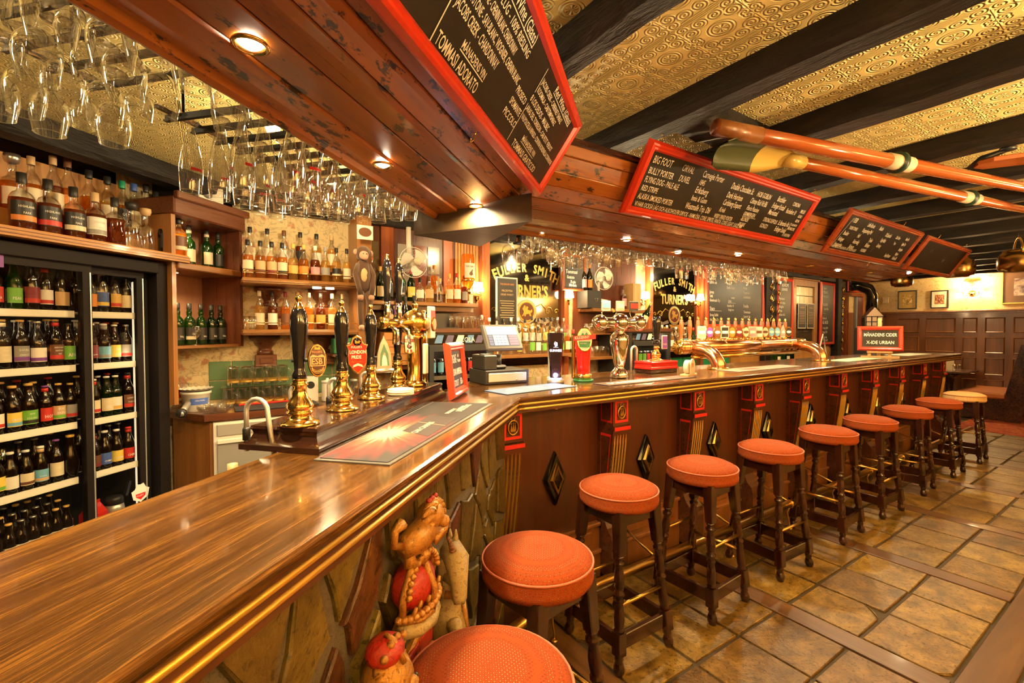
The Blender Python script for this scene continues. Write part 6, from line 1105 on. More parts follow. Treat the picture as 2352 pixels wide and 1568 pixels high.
# small chalkboard, sconces, optic
frame_board('chalkboard', 'small brown-framed wine chalkboard beside the first mirror', .36, .42, TR((3.36, 4.08, 1.95)) @ RX(PI/2), .03, W_REDZ, [(.05, .20, .06, 'Tommasi', .8), (.07, .14, .05, 'Graticcio', .6), (.12, .09, .045, '75:-glas', .6), (.10, .05, .045, '395:-flaska', .6), (.1, .35, .04, '79:-glas', .6), (.1, .31, .04, '295:-flaska', .6)], th=.02)
for i, (x, z, pw) in enumerate(((2.28, 1.84, 22), (3.49, 1.82, 22), (4.80, 1.86, 22), (6.0, 1.88, 18))):
    t = sconce(['lamp with a glowing shade left of the first mirror', 'lamp with a glowing shade below the small brown-framed chalkboard', 'lamp with a glowing shade on the papered strip before the second mirror', 'lamp with a glowing shade beside the big red chalkboard'][i], TR((x, YB-.0, z)), pw, 1, 'back wall lamps')
op = thing('optic_bottle', 'large upturned whisky bottle in a brass optic beside the first lamp', 'bottle', (2.10, 3.98, 1.80)); MB().lathe([(.03, .10), (.055, .14), (.062, .16)], 18, cap=False).lathe([(.062, .16), (.064, .17), (.064, .40), (.058, .43), (.0001, .435)], 18, cap=False).build('bottle_body', G_AMB, op); m = MB(); m.lathe([(.066, .20), (.066, .34)], 14, 0, a0=-PI/2-1, a1=-PI/2+1); wraptext(m, 'THE FAMOUS', .022, .067, .30, 1, .8); MB().prism([(-.02, 0), (0, -.01), (.02, .0), (.012, .03), (.02, .045), (.01, .05), (.002, .035), (-.015, .02)], .067, .068, 0, M=TR((0, 0, .23)) @ RX(PI/2)).build('label_bird', C('brown'), op); m.build('label', [PAPER, C('brown')], op); MB().lathe([(.068, .165), (.07, .17), (.07, .185), (.066, .19)], 18).build('bracket', BRASS, op); MB().lathe([(.03, .10), (.03, .05), (.012, .04), (.012, -.02)], 12).build('optic', BRASS, op); MB().box(-.055, .055, -.005, .005, -.13, .04).build('advert_card', PAPER, op); MB().prism([(-.02, 0), (0, -.015), (.025, .0), (.015, .035), (.025, .05), (.01, .055), (.0, .035), (-.02, .02)], .006, .0075, M=TR((0, 0, -.09)) @ RX(PI/2)).build('grouse_print', C('brown'), op)
# plush monkey hugging the post
FUR = mat('plush_brown', (.10, .045, .022), .95, sheen=.5); FACE = mat('plush_pink', (.55, .30, .2), .9, sheen=.3)
mk = thing('plush_monkey', 'long-limbed brown plush monkey hanging on the wooden post', 'soft toy', (1.05, 3.82, 1.50), .1)
MB().ball((0, 0, .62), (.062, .055, .065), 16, 12).build('head', FUR, mk); MB().ball((-.012, -.045, .60), (.04, .025, .038), 14, 10).ball((-.012, -.062, .582), (.028, .02, .022), 12, 8).build('face', FACE, mk)
for s_ in (-1, 1): MB().ball((s_*.064, 0, .63), (.02, .012, .024), 10, 8).build('ear', FACE, mk); MB().ball((-.012+s_*.014, -.068, .612), .005, 8, 6).build('eye', BLACKG, mk)
MB().tube([(0, 0, .60), (0, 0, .54), (.0, -.005, .44), (0, 0, .34), (0, 0, .30)], [.02, .045, .058, .05, .02], 14).build('body', FUR, mk); MB().ball((-.01, -.045, .44), (.03, .02, .06), 10, 8).build('belly', flat((.6, .42, .2), .9), mk)
for s_ in (-1, 1):
    a = MB().tube([(s_*.04, 0, .53), (s_*.075, -.02, .45), (s_*.06, -.045, .36), (s_*.045, -.05, .28)], [.024, .022, .02, .02], 10).build('arm', FUR, mk); MB().ball((s_*.045, -.052, .26), (.026, .022, .028), 10, 8).build('hand', FACE, a)
    l = MB().tube([(s_*.025, 0, .32), (s_*.04, -.03, .22), (s_*.035, -.02, .10), (s_*.03, -.02, .04)], [.028, .025, .022, .02], 10).build('leg', FUR, mk); MB().ball((s_*.03, -.035, .015), (.026, .034, .024), 10, 8).build('foot', FACE, l)
cd = thing('beer_card', 'square white card with a brown oval above the plush monkey', 'card', (1.06, 3.80, 2.235)); MB().box(-.065, .065, 0, .006, 0, .115).build('card', WHITEP, cd); MB().lathe([(.0001, 0), (.052, 0)], 20, M=TR((0, -.001, .06)) @ RX(PI/2) @ Matrix.Diagonal((1, .72, 1, 1)), cap=False).build('oval_print', C('brown'), cd)
# shelf between the mirrors with books, bottles and tumblers
s3 = thing('mirror_shelf', 'oak shelf between the two lettered mirrors', 'shelf'); MB().box(3.70, 4.72, 3.92, YB, 1.71, 1.75, c=.006).build('shelf_board', W_SHELF, s3); MB().box(3.62, 4.70, YB-.015, YB, 1.2, 2.44).build('backboard', W_BACKZ, s3); MB().box(3.5, 4.9, 3.86, YB, 1.15, 1.185, c=.004).build('lower_board', W_SHELF, s3); MB().box(3.70, 4.70, 3.95, YB, 1.44, 1.455).build('glass_board', W_SHELF, s3)
for i, (x, l) in enumerate(((3.70, 'pink'), (3.79, 'orange'))): bottle('tall', .32, 'brn', l, l, (x, 4.08, 1.96), 0, ['pink-topped', 'orange-topped'][i]+' dark bottle on the black box behind the fan', 'wine bottles by the fan')
t = thing('black_box', 'black box with a white emblem on the mirror shelf', 'box', (3.76, 4.04, 1.751)); MB().box(-.12, .10, -.09, .09, 0, .205, c=.003).build('carton', BLACKM, t); MB().tube([(.02+.03*math.cos(a), -.092, .10+.03*math.sin(a)) for a in (.5, 2.6, 4.7)], .003, 4, closed=True).build('emblem', CREAM, t)
bottle('whisky', .30, 'deep', 'pink', 'brown', (4.34, 4.05, 1.751), 0, 'dark bottle with a pink label on the mirror shelf'); t = thing('wooden_crate', 'pale wooden wine box on the mirror shelf', 'box', (4.50, 4.05, 1.751)); MB().box(-.07, .07, -.08, .08, 0, .33, c=.004).build('case', W_PALE, t); MB().box(-.05, .05, -.083, -.08, .02, .31).build('lid', W_PALE, t)
for i, (x, a) in enumerate(((4.28, -.9), (4.52, .55))):
    o = bottle('curve', .36, 'dgrn', 'cream', 'gold', (x, 3.92, 1.52+.02*i), 0, ['left', 'right'][i]+' of two crossed champagne bottles below the mirror shelf', 'champagne bottles below the mirror shelf'); o.rotation_euler = (0, a, 0)
me_tum = MB().lathe([(.0001, .006), (.030, .004), (.031, 0), (.036, .115)], 12, cap=False).mesh('tumbler')
for r_, z in ((0, 1.186), (1, 1.456)):
    for c in range(10):
        for d in range(2): tag(link('tumbler', me_tum, GLASS, None, TR((3.76+c*.09, 4.0+d*.09, z))), 'clear tumbler in the rows between the two lettered mirrors, %s tier' % ['lower', 'upper'][r_], 'glass', 'tumblers between the mirrors, tier %d' % r_)
for c in range(5): tag(link('tumbler', me_tum, GLASS, None, TR((1.86+c*.08, 3.86, 1.512))), 'clear tumbler on the first bottle cooler, %s from the left' % ORD[c], 'glass', 'tumblers on the first cooler')
# bottle coolers
def cooler(x0, x1, label, seed):
    t = thing('bottle_cooler', label, 'fridge', (x0, 3.66, 0)); w_ = x1-x0; rr = random.Random(seed)
    MB().box(0, .05, 0, .5, 0, 1.47).box(w_-.05, w_, 0, .5, 0, 1.47).box(.05, w_-.05, .46, .5, 0, 1.47).box(.05, w_-.05, 0, .5, 1.36, 1.47).box(.05, w_-.05, 0, .5, 0, .2).build('cabinet', BLACKP, t); MB().box(-.02, w_+.02, -.02, .5, 1.47, 1.51, c=.005).build('top_board', W_BACK, t)
    d = MB().box(.05, .09, -.02, 0, .2, 1.36).box(w_-.09, w_-.05, -.02, 0, .2, 1.36).box(.09, w_-.09, -.02, 0, 1.31, 1.36).build('door_frame', BLACKM, t); MB().box(.09, w_-.09, -.012, -.008, .2, 1.31).build('pane', PANE, d); m = MB(); m.box(.05, w_-.05, -.004, 0, 1.37, 1.46, 0)
    for k in range(5): m.prism([(.1+k*.1, 1.38), (.17+k*.1, 1.38), (.19+k*.1, 1.45), (.13+k*.1, 1.45)], .004, .006, 1+k % 3, M=RX(PI/2))
    m.text('COLA', .06, 3, TR((w_*.5, -.0075, 1.39)) @ RX(PI/2), .9); m.build('header_print', [BLACKG, flat((.1, .22, .42), .4), flat((.10, .08, .16), .4), PAPER], t)
    for z in (.82, 1.09): MB().box(.06, w_-.06, .03, .42, z-.02, z, 0).box(.06, w_-.06, .02, .03, z-.03, z+.004, 1).build('shelf', [GREYP, PEWTER], t)
    n_ = int((w_-.18)/.075)
    for tier, z in (('top', 1.091), ('middle', .821), ):
        for i in range(n_):
            k = 'can' if tier == 'top' else 'stubby'; l = rr.choice(['sky', 'green', 'red', 'white']); bottle(k, .15 if k == 'can' else .2, 'blk' if k == 'can' else 'brn', ['sky', 'sky', 'green', 'green', 'red', 'red', 'white'][i % 7] if tier == 'top' else rr.choice(['cream', 'black']), 'silver', (x0+.12+i*.075, 3.74, z), 0, '%s %s from the left on the %s shelf of the %s' % (ORD[i], 'can' if k == 'can' else 'bottle', tier, 'first cooler' if seed == 1 else 'second cooler'), 'drinks in the coolers', name=k if k == 'can' else 'beer_bottle')
    lamp('cooler_light', (w_/2, .05, 1.29), 1.2, (1, .8, .55), .05, parent=t)
cooler(1.50, 2.20, 'black glass-fronted bottle cooler behind the stout chalkboard', 1); cooler(4.02, 4.76, 'black glass-fronted bottle cooler behind the chrome font', 2)
# back-bar spirits before the mirrors
sb = thing('spirit_step', 'stepped oak shelf for spirits before the mirrors', 'shelf'); MB().box(2.24, 3.48, 3.90, YB-.05, 1.205, 1.24, c=.004).build('step_board', W_SHELF, sb); MB().box(4.95, 7.0, 3.90, YB-.05, 1.205, 1.24, c=.004).build('step_board', W_SHELF, sb); MB().box(2.24, 3.48, 4.04, YB-.05, 1.24, 1.34, c=.004).build('step_board', W_SHELF, sb)
rb = random.Random(5); pal = [('clr', 'white', 'black'), ('clr', None, 'silver'), ('clr', 'cream', 'white'), ('clr', 'green', 'silver'), ('clr', 'yellow', 'black'), ('pale', 'white', 'black'), ('grn', 'white', 'red'), ('clr', 'red', 'white'), ('clr', 'sky', 'silver'), ('blu', 'white', 'silver'), ('grn', 'yellow', 'gold'), ('amb', 'cream', 'red'), ('red', 'white', 'black')]
for i in range(15): g, l, c = pal[rb.randrange(6) if i < 12 else rb.randrange(len(pal))]; bottle(rb.choice(['whisky', 'tall', 'squat', 'curve']), rb.uniform(.26, .31), g, l, c, (2.28+i*.082, 3.96, 1.241), 0, '%s from the left of the spirit bottles before the first mirror, front row' % ORD[i], 'spirits before the first mirror')
for i in range(13): g, l, c = pal[rb.randrange(6)]; bottle(rb.choice(['whisky', 'tall']), rb.uniform(.27, .31), g, l, c, (2.31+i*.09, 4.08, 1.341), 0, '%s from the left of the spirit bottles before the first mirror, back row' % ORD[i], 'spirits before the first mirror')
for i in range(18): g, l, c = pal[5+rb.randrange(8)] if i > 5 else pal[rb.randrange(9)]; bottle(rb.choice(['whisky', 'tall', 'curve']), rb.uniform(.28, .33), g, l, c, (5.0+i*.095, 3.98, 1.241), 0, '%s from the left of the spirit bottles before the second mirror' % ORD[i], 'spirits before the second mirror')
# big red chalkboard and the tall ones
frame_board('chalkboard', 'big red-framed chalkboard of staff whisky tips on the back wall', 1.62, .96, TR((6.12, 4.10, 1.52)) @ RX(PI/2-.03), .06, REDP, [(.1, .80, .07, 'Jonas', .7), (.1, .73, .06, 'Laphroaig', .7), (.1, .67, .06, 'Quarter cask', .6), (.1, .52, .07, 'Jonna', .7), (.1, .46, .06, '1845', .7), (.1, .40, .06, 'Glendronach 15 y', .6), (.1, .27, .08, 'Staco', .7), (.1, .18, .06, 'Strong Suffolk', .62), (.1, .11, .06, 'Isle of Jura 21y', .62), (.55, .74, .06, 'Bettan', .7), (.55, .67, .06, 'Fruktöl', .7), (.55, .61, .06, 'Brandin Plensta', .55), (.66, .46, .05, 'master', .7), (.58, .40, .06, 'JoNe', .7), (.55, .33, .055, 'Rochefort 10', .6), (.58, .27, .055, 'Brugal rom', .6), (1.0, .82, .06, 'Danne', .7), (1.0, .75, .06, 'Highland Renaissance', .5), (1.0, .62, .065, 'Micke', .7), (1.0, .55, .06, 'Hoegaarden', .62), (1.0, .48, .06, 'Gammeldansk', .6), (1.0, .33, .075, 'Fredde', .7), (1.0, .24, .06, 'Timmermans', .62), (1.0, .17, .06, 'Lagavulin 16y', .6)], extra=[(.1, .26, .4, .262, .004), (.58, .39, .78, .392, .004), (1.0, .74, 1.45, .742, .004)], th=.03)
frame_board('chalkboard', 'tall narrow red-framed chalkboard left of the leaded window', .56, 1.2, TR((8.17, 4.12, 1.20)) @ RX(PI/2), .05, REDP, [(.16, 1.05, .08, 'BISHOPS', .8), (.16, .98, .07, 'DINNER', .8), (.08, .82, .06, 'Plankstek', .8), (.08, .75, .06, 'Fish & chips', .7), (.08, .68, .06, 'Burgare', .8), (.08, .61, .06, 'Pasta', .8), (.08, .54, .06, 'Dessert 65:-', .7), (.08, .40, .06, 'Dagens soppa', .65), (.08, .33, .06, 'Ulj. smörgås', .65), (.08, .22, .06, 'PRISVÄNT', .8), (.08, .15, .06, 'GOTT - Bara gott', .6), (.08, .085, .06, 'mat, dricka', .7)], th=.03)
frame_board('chalkboard', 'tall narrow red-framed chalkboard right of the leaded window', .60, 1.22, TR((9.79, 4.12, 1.20)) @ RX(PI/2), .055, REDP, [(.1, 1.08, .07, 'Öppet', .8), (.1, 1.0, .07, 'TISDAG', .8), (.1, .92, .06, 'PUB-QUIZ!', .8), (.1, .76, .07, 'TALISKER', .7), (.16, .68, .06, 'över 18 år', .7), (.1, .60, .05, '- - - - - -', .8), (.1, .50, .06, 'Kvarts cl', .8), (.1, .41, .09, '62: 68:20', .7), (.1, .31, .06, 'Torsdag 18:00', .65), (.1, .23, .06, 'Fredag 17:00', .65), (.1, .13, .06, 'Se Sam Smith', .6), (.2, .07, .06, 'Tor 89:', .7)], th=.03)
frame_board('notice_board', 'small red-framed sign high on the wall above the door', .75, .30, TR((10.95, 4.10, 2.28)) @ RX(PI/2), .04, REDP, [(.08, .20, .06, 'DON\'T BE SO BLUE', .6), (.08, .13, .06, 'YOU HAVE GREAT', .6), (.08, .06, .06, 'TIMES AT THE PUB', .6)], th=.02, cat='sign')
# horse brasses on the black post
for k in range(4):
    t = thing('horse_brass', 'round openwork horse brass on the black post, %s from the top' % ORD[k], 'horse brass', (7.94, YB-.125, 2.22-k*.19), group='horse brasses on the post'); MB().tube([(.055*math.cos(2*PI*i/20), 0, .055*math.sin(2*PI*i/20)) for i in range(20)], .008, 6, closed=True).build('ring', BRASS, t); MB().tube([(.02*math.cos(2*PI*i/10), 0, .075+.016*math.sin(2*PI*i/10)) for i in range(10)], .004, 5, closed=True).build('loop', BRASS, t); m = MB()
    for j in range(5): a = PI/2+2*PI*j/5; m.prism([(0, 0), (.012, .015), (0, .04), (-.012, .015)], 0, .006, M=RX(PI/2) @ RZ(a*(1 if k != 1 else .5)))
    m.build('motif', BRASS, t)
for sx_ in (8.13, 10.63):
    for k in range(8): tag(MB().tube([(.028*math.cos(2*PI*i/14), 0, .04*math.sin(2*PI*i/14)) for i in range(14)], .009, 6, closed=True).ball((0, 0, 0), .012, 8, 6).build('horse_brass', BRASS, None, TR((sx_-.01, YB-.15, 2.3-k*.17))), '%s from the top of the small brasses down the edge of the %s post' % (ORD[k], 'nearer black' if sx_ < 9 else 'farther black'), 'horse brass', 'small brasses on post edges')
# leaded window between the tall boards
wn = struct('window_1', MB().box(8.80, 8.92, YB-.06, YB, 1.18, 2.42, c=.005).box(9.62, 9.74, YB-.06, YB, 1.18, 2.42, c=.005).box(8.92, 9.62, YB-.06, YB, 2.30, 2.42, c=.005).box(8.92, 9.62, YB-.06, YB, 1.18, 1.28, c=.005).box(8.76, 9.78, YB-.08, YB, 2.42, 2.47, c=.005), W_SHELFZ)
LIT_OBSC = mat('lit_obscured_glass', (.72, .60, .36), .2); BLKGL = mat('dark_pane', (.04, .03, .02), .1)  # upper panes: their lit look is painted in as a pale colour
for r_ in range(6):
    for c in range(4): MB().box(8.925+c*.174, 9.09+c*.174, YB-.03, YB-.02, 1.285+r_*.169, 1.445+r_*.169, c=.003).build('leaded_pane', LIT_OBSC if r_ > 3 else BLKGL, wn)
for i, (x, a) in enumerate(((8.95, -.02), (9.30, .03))):
    t = thing('window_notice', ['left', 'right'][i]+' of two dark printed notices on the leaded window', 'notice', (x, YB-.075, 1.52), a, 'notices on the window'); MB().box(0, .29, 0, .004, 0, .47).build('mount', WHITEP, t); m = MB().box(.015, .275, -.002, 0, .015, .455, 0); m.text('MACKMYRA', .04, 1, TR((.145, -.003, .37)) @ RX(PI/2), .7, align='CENTER')
    for k in range(8): m.box(.05, .24, -.003, -.002, .30-k*.03, .305-k*.03, 1)
    m.build('printed_sheet', [C('black'), C('tan')], t)
# green tiles and boarding below, seen under the copper pipe
for r_ in range(3):
    for c in range(7): MB().prism([(-.12, -.09), (.12, -.09), (.12, .09), (-.12, .09)], 0, .008, inset=.004).build('wall_tile', mat('bright_green_tile', (.03, .30, .13), .18, coat=.3), wb, Matrix(((1, 0, 0, 5.6+c*.25), (0, 0, -1, 4.199), (0, 1, 0, 1.02+r_*.19-.0), (0, 0, 0, 1)))) if r_ < 1 or c < 5 else None
struct('trim_12', MB().box(6.9, 7.75, YB-.03, YB, .92, 1.5).box(8.15, 10.4, YB-.03, YB, .3, 1.2), W_PLY)
for i in range(5): bottle('tall', .33, 'grn' if i < 3 else 'dgrn', 'cream' if i % 2 else None, 'black', (7.6+i*.15, 3.86, .921), 0, '%s from the left of the wine bottles under the copper pipe' % ORD[i], 'wine bottles on the back counter')
# door, far corner
dr_ = struct('door_1', MB().box(10.72, 10.95, YB-.03, YB, 0, 2.2).box(10.95, 11.02, YB-.10, YB, 0, 2.27, c=.004).box(11.74, 11.82, YB-.10, YB, 0, 2.27, c=.004).box(11.02, 11.74, YB-.10, YB, 2.20, 2.27, c=.004), W_REDZ); MB().box(11.02, 11.50, YB-.012, YB, 1.86, 2.20).build('view_paper', FLORAL2, dr_); MB().box(11.02, 11.50, YB-.014, YB, 0, 1.86).build('view_wainscot', W_WAINS, dr_); MB().box(11.50, 11.56, YB-.06, YB, 0, 2.20).build('door_edge', mat('blue_grey', (.25, .25, .24), .4), dr_); MB().box(11.56, 11.74, YB-.04, YB, 0, 2.2).build('door_leaf', W_BACKZ, dr_)
t = thing('framed_notice', 'black notice in a white mount beside the door', 'notice', (10.66, YB-.035, 1.50)); MB().box(0, .26, -.01, 0, 0, .62).build('mount', WHITEP, t); MB().box(.02, .17, -.012, -.01, .12, .55).build('print', C('black'), t)
# ---------------------------------------------------------------- painted coat of arms on the stone front
ca = thing('coat_of_arms', 'painted and gilded carved coat of arms with lion and unicorn on the stone front', 'coat of arms')
MA = NF @ Matrix(((1, 0, 0, 1.035), (0, 0, -1, .522), (0, 1, 0, 0), (0, 0, 0, 1))); ca.matrix_local = MA
def _patina(nm, a, b, rough, metal):
    t = NT(nm); v = t.coord('Object'); n_ = t.noise(v, 95, 5, .7, .8); t.set(col=t.ramp(n_, [(.30, b), (.47, a)]), rough=rough, metal=metal, coat=.2); t.bump(t.math('ADD', n_, t.noise(v, 18, 3, .6, 2)), .5, .008); return t.m
GILT = _patina('old_gilt', (.50, .24, .05), (.10, .035, .010), .34, .5); ARED = _patina('arms_red', (.42, .018, .012), (.13, .008, .006), .28, 0); AGRN = mat('arms_green', (.02, .075, .045), .3, coat=.3); ABLU = mat('arms_blue', (.015, .035, .045), .3, coat=.3); IVORY = _patina('arms_ivory', (.40, .30, .15), (.09, .05, .02), .4, 0)
def dome(m, poly, h, mi, z=0, sc_=1.0, cx=0, cy=0):
    n = len(poly); v = []; rings = [(1, 0), (.92, .45), (.7, .8), (.38, .96)]
    for k, u in rings: v += [(cx+x*k*sc_, cy+y*k*sc_, z+h*u) for x, y in poly]
    v.append((cx, cy, z+h)); fs = [(r_*n+i, r_*n+(i+1) % n, r_*n+n+(i+1) % n, r_*n+n+i) for r_ in range(3) for i in range(n)]+[(3*n+i, 3*n+(i+1) % n, 4*n) for i in range(n)]
    m.add(v, fs, mi, True)
ell = [(math.cos(2*PI*i/28), math.sin(2*PI*i/28)) for i in range(28)]
g = MB(); dome(g, [(x*.125, .60+y*.20-.60) for x, y in ell], .03, 0, 0, 1, 0, .60); g.build('garter', ABLU, ca)
g = MB(); 
for k in (1.0, .80): g.tube([(x*.125*k, .60+y*.20*k, .018 if k < 1 else .008) for x, y in ell], .009, 7, closed=True)
for i in range(14): a = 2*PI*i/14; g.ball((.112*math.cos(a), .60+.18*math.sin(a), .022), (.010, .014, .006), 7, 5)
g.build('garter_gilding', GILT, ca)
sh = [(0, -.15), (.05, -.12), (.08, -.06), (.088, .02), (.088, .12), (.03, .128), (0, .14), (-.03, .128), (-.088, .12), (-.088, .02), (-.08, -.06), (-.05, -.12)]
m = MB(); m.prism([(x, y+.60) for x, y in sh], .02, .042, 0, inset=.006); m.build('shield', GILT, ca)
for (x0, x1, y0, y1, mt_, nm) in ((-.082, -.002, .60, .725, ARED, 1), (.002, .082, .60, .725, ARED, 2), (-.078, -.002, .475, .596, AGRN, 3), (.002, .078, .475, .596, ARED, 4)):
    q = [(x0, y0), (x1, y0), (x1, y1), (x0, y1)]; m = MB().prism(q, .038, .046, inset=.003); f = m.build('quarter', mt_, ca); l = MB(); cx, cy = (x0+x1)/2, (y0+y1)/2
    for k in range(3 if nm in (1, 4) else 1): yy = cy+(k-1)*.036 if nm in (1, 4) else cy; s_ = 1 if nm in (1, 4) else 2; l.tube([(cx-.025, yy, .048), (cx-.008, yy+.004*s_, .05), (cx+.012, yy+.004*s_, .05), (cx+.026, yy+.010*s_, .05)], [.004*s_, .007*s_, .006*s_, .007], 7); l.tube([(cx-.02, yy, .048), (cx-.022, yy-.012*s_, .048)], .003, 5); l.tube([(cx+.012, yy, .048), (cx+.016, yy-.012*s_, .048)], .003, 5); l.tube([(cx-.025, yy, .048), (cx-.035, yy+.012, .048), (cx-.026, yy+.02, .048)], .0025, 5)
    l.build('charge', GILT, f)
# crown over the shield
cr = MB(); cr.ball((0, .872, .03), (.072, .058, .05), 18, 12); cr.build('crown_cap', ARED, ca); cr = MB(); cr.tube([(-.085, .80, .03), (-.045, .79, .065), (0, .786, .075), (.045, .79, .065), (.085, .80, .03)], .018, 10); cr.build('ermine_band', IVORY, ca); cr = MB()
cr.tube([(-.085, .825, .03), (-.045, .815, .068), (0, .811, .078), (.045, .815, .068), (.085, .825, .03)], .011, 8); cr.tube([(-.08, .83, .04), (-.088, .88, .045), (-.06, .93, .05), (-.02, .94, .055), (0, .93, .06)], .009, 7); cr.tube([(.08, .83, .04), (.088, .88, .045), (.06, .93, .05), (.02, .94, .055), (0, .93, .06)], .009, 7); cr.tube([(0, .81, .08), (.0, .87, .085), (0, .93, .06)], .008, 7)
for i in range(15): a = PI*(i+.5)/15; cr.ball((-.084*math.cos(a), .876+.07*math.sin(a), .058), .0085, 7, 5); cr.ball((-.09*math.cos(a), .832, .03+.055*math.sin(a)), .010, 7, 5)
for i in range(6): cr.tube([(-.07+.028*i, .832, .062+.01*(i in (2, 3))), (-.07+.028*i, .856, .07+.01*(i in (2, 3)))], [.009, .004], 5)
cr.ball((0, .945, .06), .015, 10, 8); cr.build('crown_gilding', GILT, ca)
# lion crest standing on the crown
l = MB(); l.tube([(-.06, .985, .03), (-.02, .99, .045), (.02, .992, .045), (.055, .99, .04)], [.026, .036, .036, .04], 12); 
for x in (-.045, .045): l.tube([(x, .985, .035), (x+.004, .955, .04), (x, .935, .045)], [.019, .015, .017], 8)
l.tube([(-.06, .99, .03), (-.10, 1.01, .03), (-.105, 1.045, .035), (-.08, 1.055, .04)], [.010, .009, .010, .016], 7); l.ball((.06, 1.018, .05), (.038, .04, .036), 14, 10); l.ball((.06, 1.008, .088), (.018, .016, .014), 9, 7)
for i in range(14): a = 2*PI*i/14; l.tube([(.06+.032*math.cos(a), 1.016+.034*math.sin(a), .07), (.06+.05*math.cos(a+.2), 1.008+.05*math.sin(a+.2), .055), (.06+.052*math.cos(a+.55), 1.0+.054*math.sin(a+.55), .045)], [.013, .011, .005], 6)
for i in range(8): l.tube([(.03+.009*i, .985, .08), (.028+.010*i, .96, .078)], [.009, .004], 5)
l.build('crest_lion', GILT, ca); l = MB(); l.tube([(.035, 1.05, .05), (.06, 1.046, .06), (.085, 1.05, .05)], .008, 6)
for k in range(3): l.ball((.04+.02*k, 1.064, .055), .008, 7, 5)
l.build('crest_crown', ARED, ca)
# lion supporter
l = MB(); l.tube([(-.19, .46, .03), (-.195, .56, .04), (-.185, .66, .05), (-.175, .74, .05)], [.045, .05, .055, .04], 14); l.ball((-.18, .765, .055), (.058, .062, .055), 16, 12); l.ball((-.172, .752, .10), (.028, .026, .024), 12, 9); l.ball((-.172, .735, .108), (.022, .012, .016), 10, 7)
for i in range(16): a = 2*PI*i/16; l.tube([(-.18+.05*math.cos(a), .76+.055*math.sin(a), .07), (-.18+.068*math.cos(a), .745+.075*math.sin(a), .055)], [.013, .006], 6)
for k in range(5): l.tube([(-.21+k*.016, .70, .085), (-.215+k*.018, .64, .09), (-.205+k*.016, .59, .08)], [.012, .010, .005], 6)
l.tube([(-.14, .66, .06), (-.115, .70, .07), (-.105, .74, .06)], [.022, .018, .02], 8); l.tube([(-.15, .60, .07), (-.12, .58, .08), (-.105, .60, .08)], [.02, .016, .018], 8); l.tube([(-.20, .50, .04), (-.16, .46, .07), (-.17, .38, .05), (-.15, .35, .07)], [.04, .035, .025, .025], 9); l.tube([(-.23, .48, .03), (-.26, .55, .02), (-.25, .64, .02), (-.27, .68, .02)], [.012, .010, .009, .018], 7); l.build('lion', GILT, ca)
for sg, zz in ((-1, .115), (1, .115)): MB().ball((-.172+sg*.016, .768, .108), .006, 8, 6).build('lion_eye', ABLU, ca)
l = MB(); l.ball((-.18, .83, .05), (.045, .03, .04), 12, 9); l.build('lion_cap', ARED, ca); l = MB(); l.tube([(-.225, .812, .05), (-.18, .802, .09), (-.135, .812, .05)], .009, 7)
for k in range(4): l.ball((-.22+.027*k, .84+.012*(k in (1, 2)), .07), .009, 7, 5)
l.tube([(-.18, .81, .095), (-.18, .855, .07), (-.18, .862, .05)], .006, 6); l.build('lion_crown', GILT, ca)
# unicorn supporter
u = MB(); u.tube([(.205, .50, .04), (.20, .58, .045), (.195, .66, .05), (.20, .74, .05), (.195, .80, .05), (.185, .85, .05)], [.05, .055, .055, .042, .034, .03], 14); u.tube([(.20, .868, .05), (.17, .852, .082), (.142, .806, .098), (.128, .768, .104), (.122, .755, .106)], [.034, .036, .024, .021, .014], 12); u.tube([(.20, .88, .065), (.207, .92, .065)], [.014, .003], 6); u.tube([(.215, .875, .045), (.225, .912, .04)], [.012, .003], 6); u.tube([(.18, .80, .06), (.16, .79, .085), (.14, .772, .098)], [.028, .018, .012], 8)
u.tube([(.17, .66, .07), (.135, .69, .09), (.13, .64, .10)], [.026, .02, .016], 9); u.tube([(.19, .62, .08), (.15, .60, .10), (.14, .555, .10)], [.024, .018, .016], 9); u.tube([(.22, .50, .05), (.245, .44, .06), (.225, .38, .05), (.235, .33, .06)], [.042, .032, .022, .022], 9); u.tube([(.19, .50, .06), (.175, .43, .08), (.19, .37, .07), (.18, .33, .08)], [.036, .028, .02, .02], 9); u.build('unicorn', IVORY, ca)
u = MB(); 
for k in range(6): u.ball((.165-.008*k, .872+.012*k, .075), .0125-.0015*k, 8, 6)
u.build('horn', mat('horn_brown', (.16, .07, .03), .4), ca); u = MB(); u.tube([(.155, .755, .05), (.18, .748, .09), (.215, .75, .085), (.235, .755, .05)], .012, 8); u.tube([(.18, .74, .095), (.19, .65, .105), (.17, .55, .10), (.20, .46, .09), (.28, .42, .06)], .007, 6)
for k in range(6): u.tube([(.215+.004*k, .86-.02*k, .06), (.235+.004*k, .845-.02*k, .055)], [.012, .004], 6)
u.build('collar_and_chain', GILT, ca); MB().ball((.168, .838, .103), .006, 8, 6).build('unicorn_eye', BLACKG, ca)
u = MB(); u.tube([(-.26, .36, .02), (-.12, .33, .05), (0, .37, .06), (.12, .33, .05), (.24, .37, .03), (.30, .46, .02), (.27, .52, .02)], .016, 8); u.build('motto_scroll', GILT, ca); MB().prism([(-.24, .30), (.26, .30), (.29, .42), (.2, .36), (-.2, .36)], .0, .02).build('compartment', AGRN, ca)
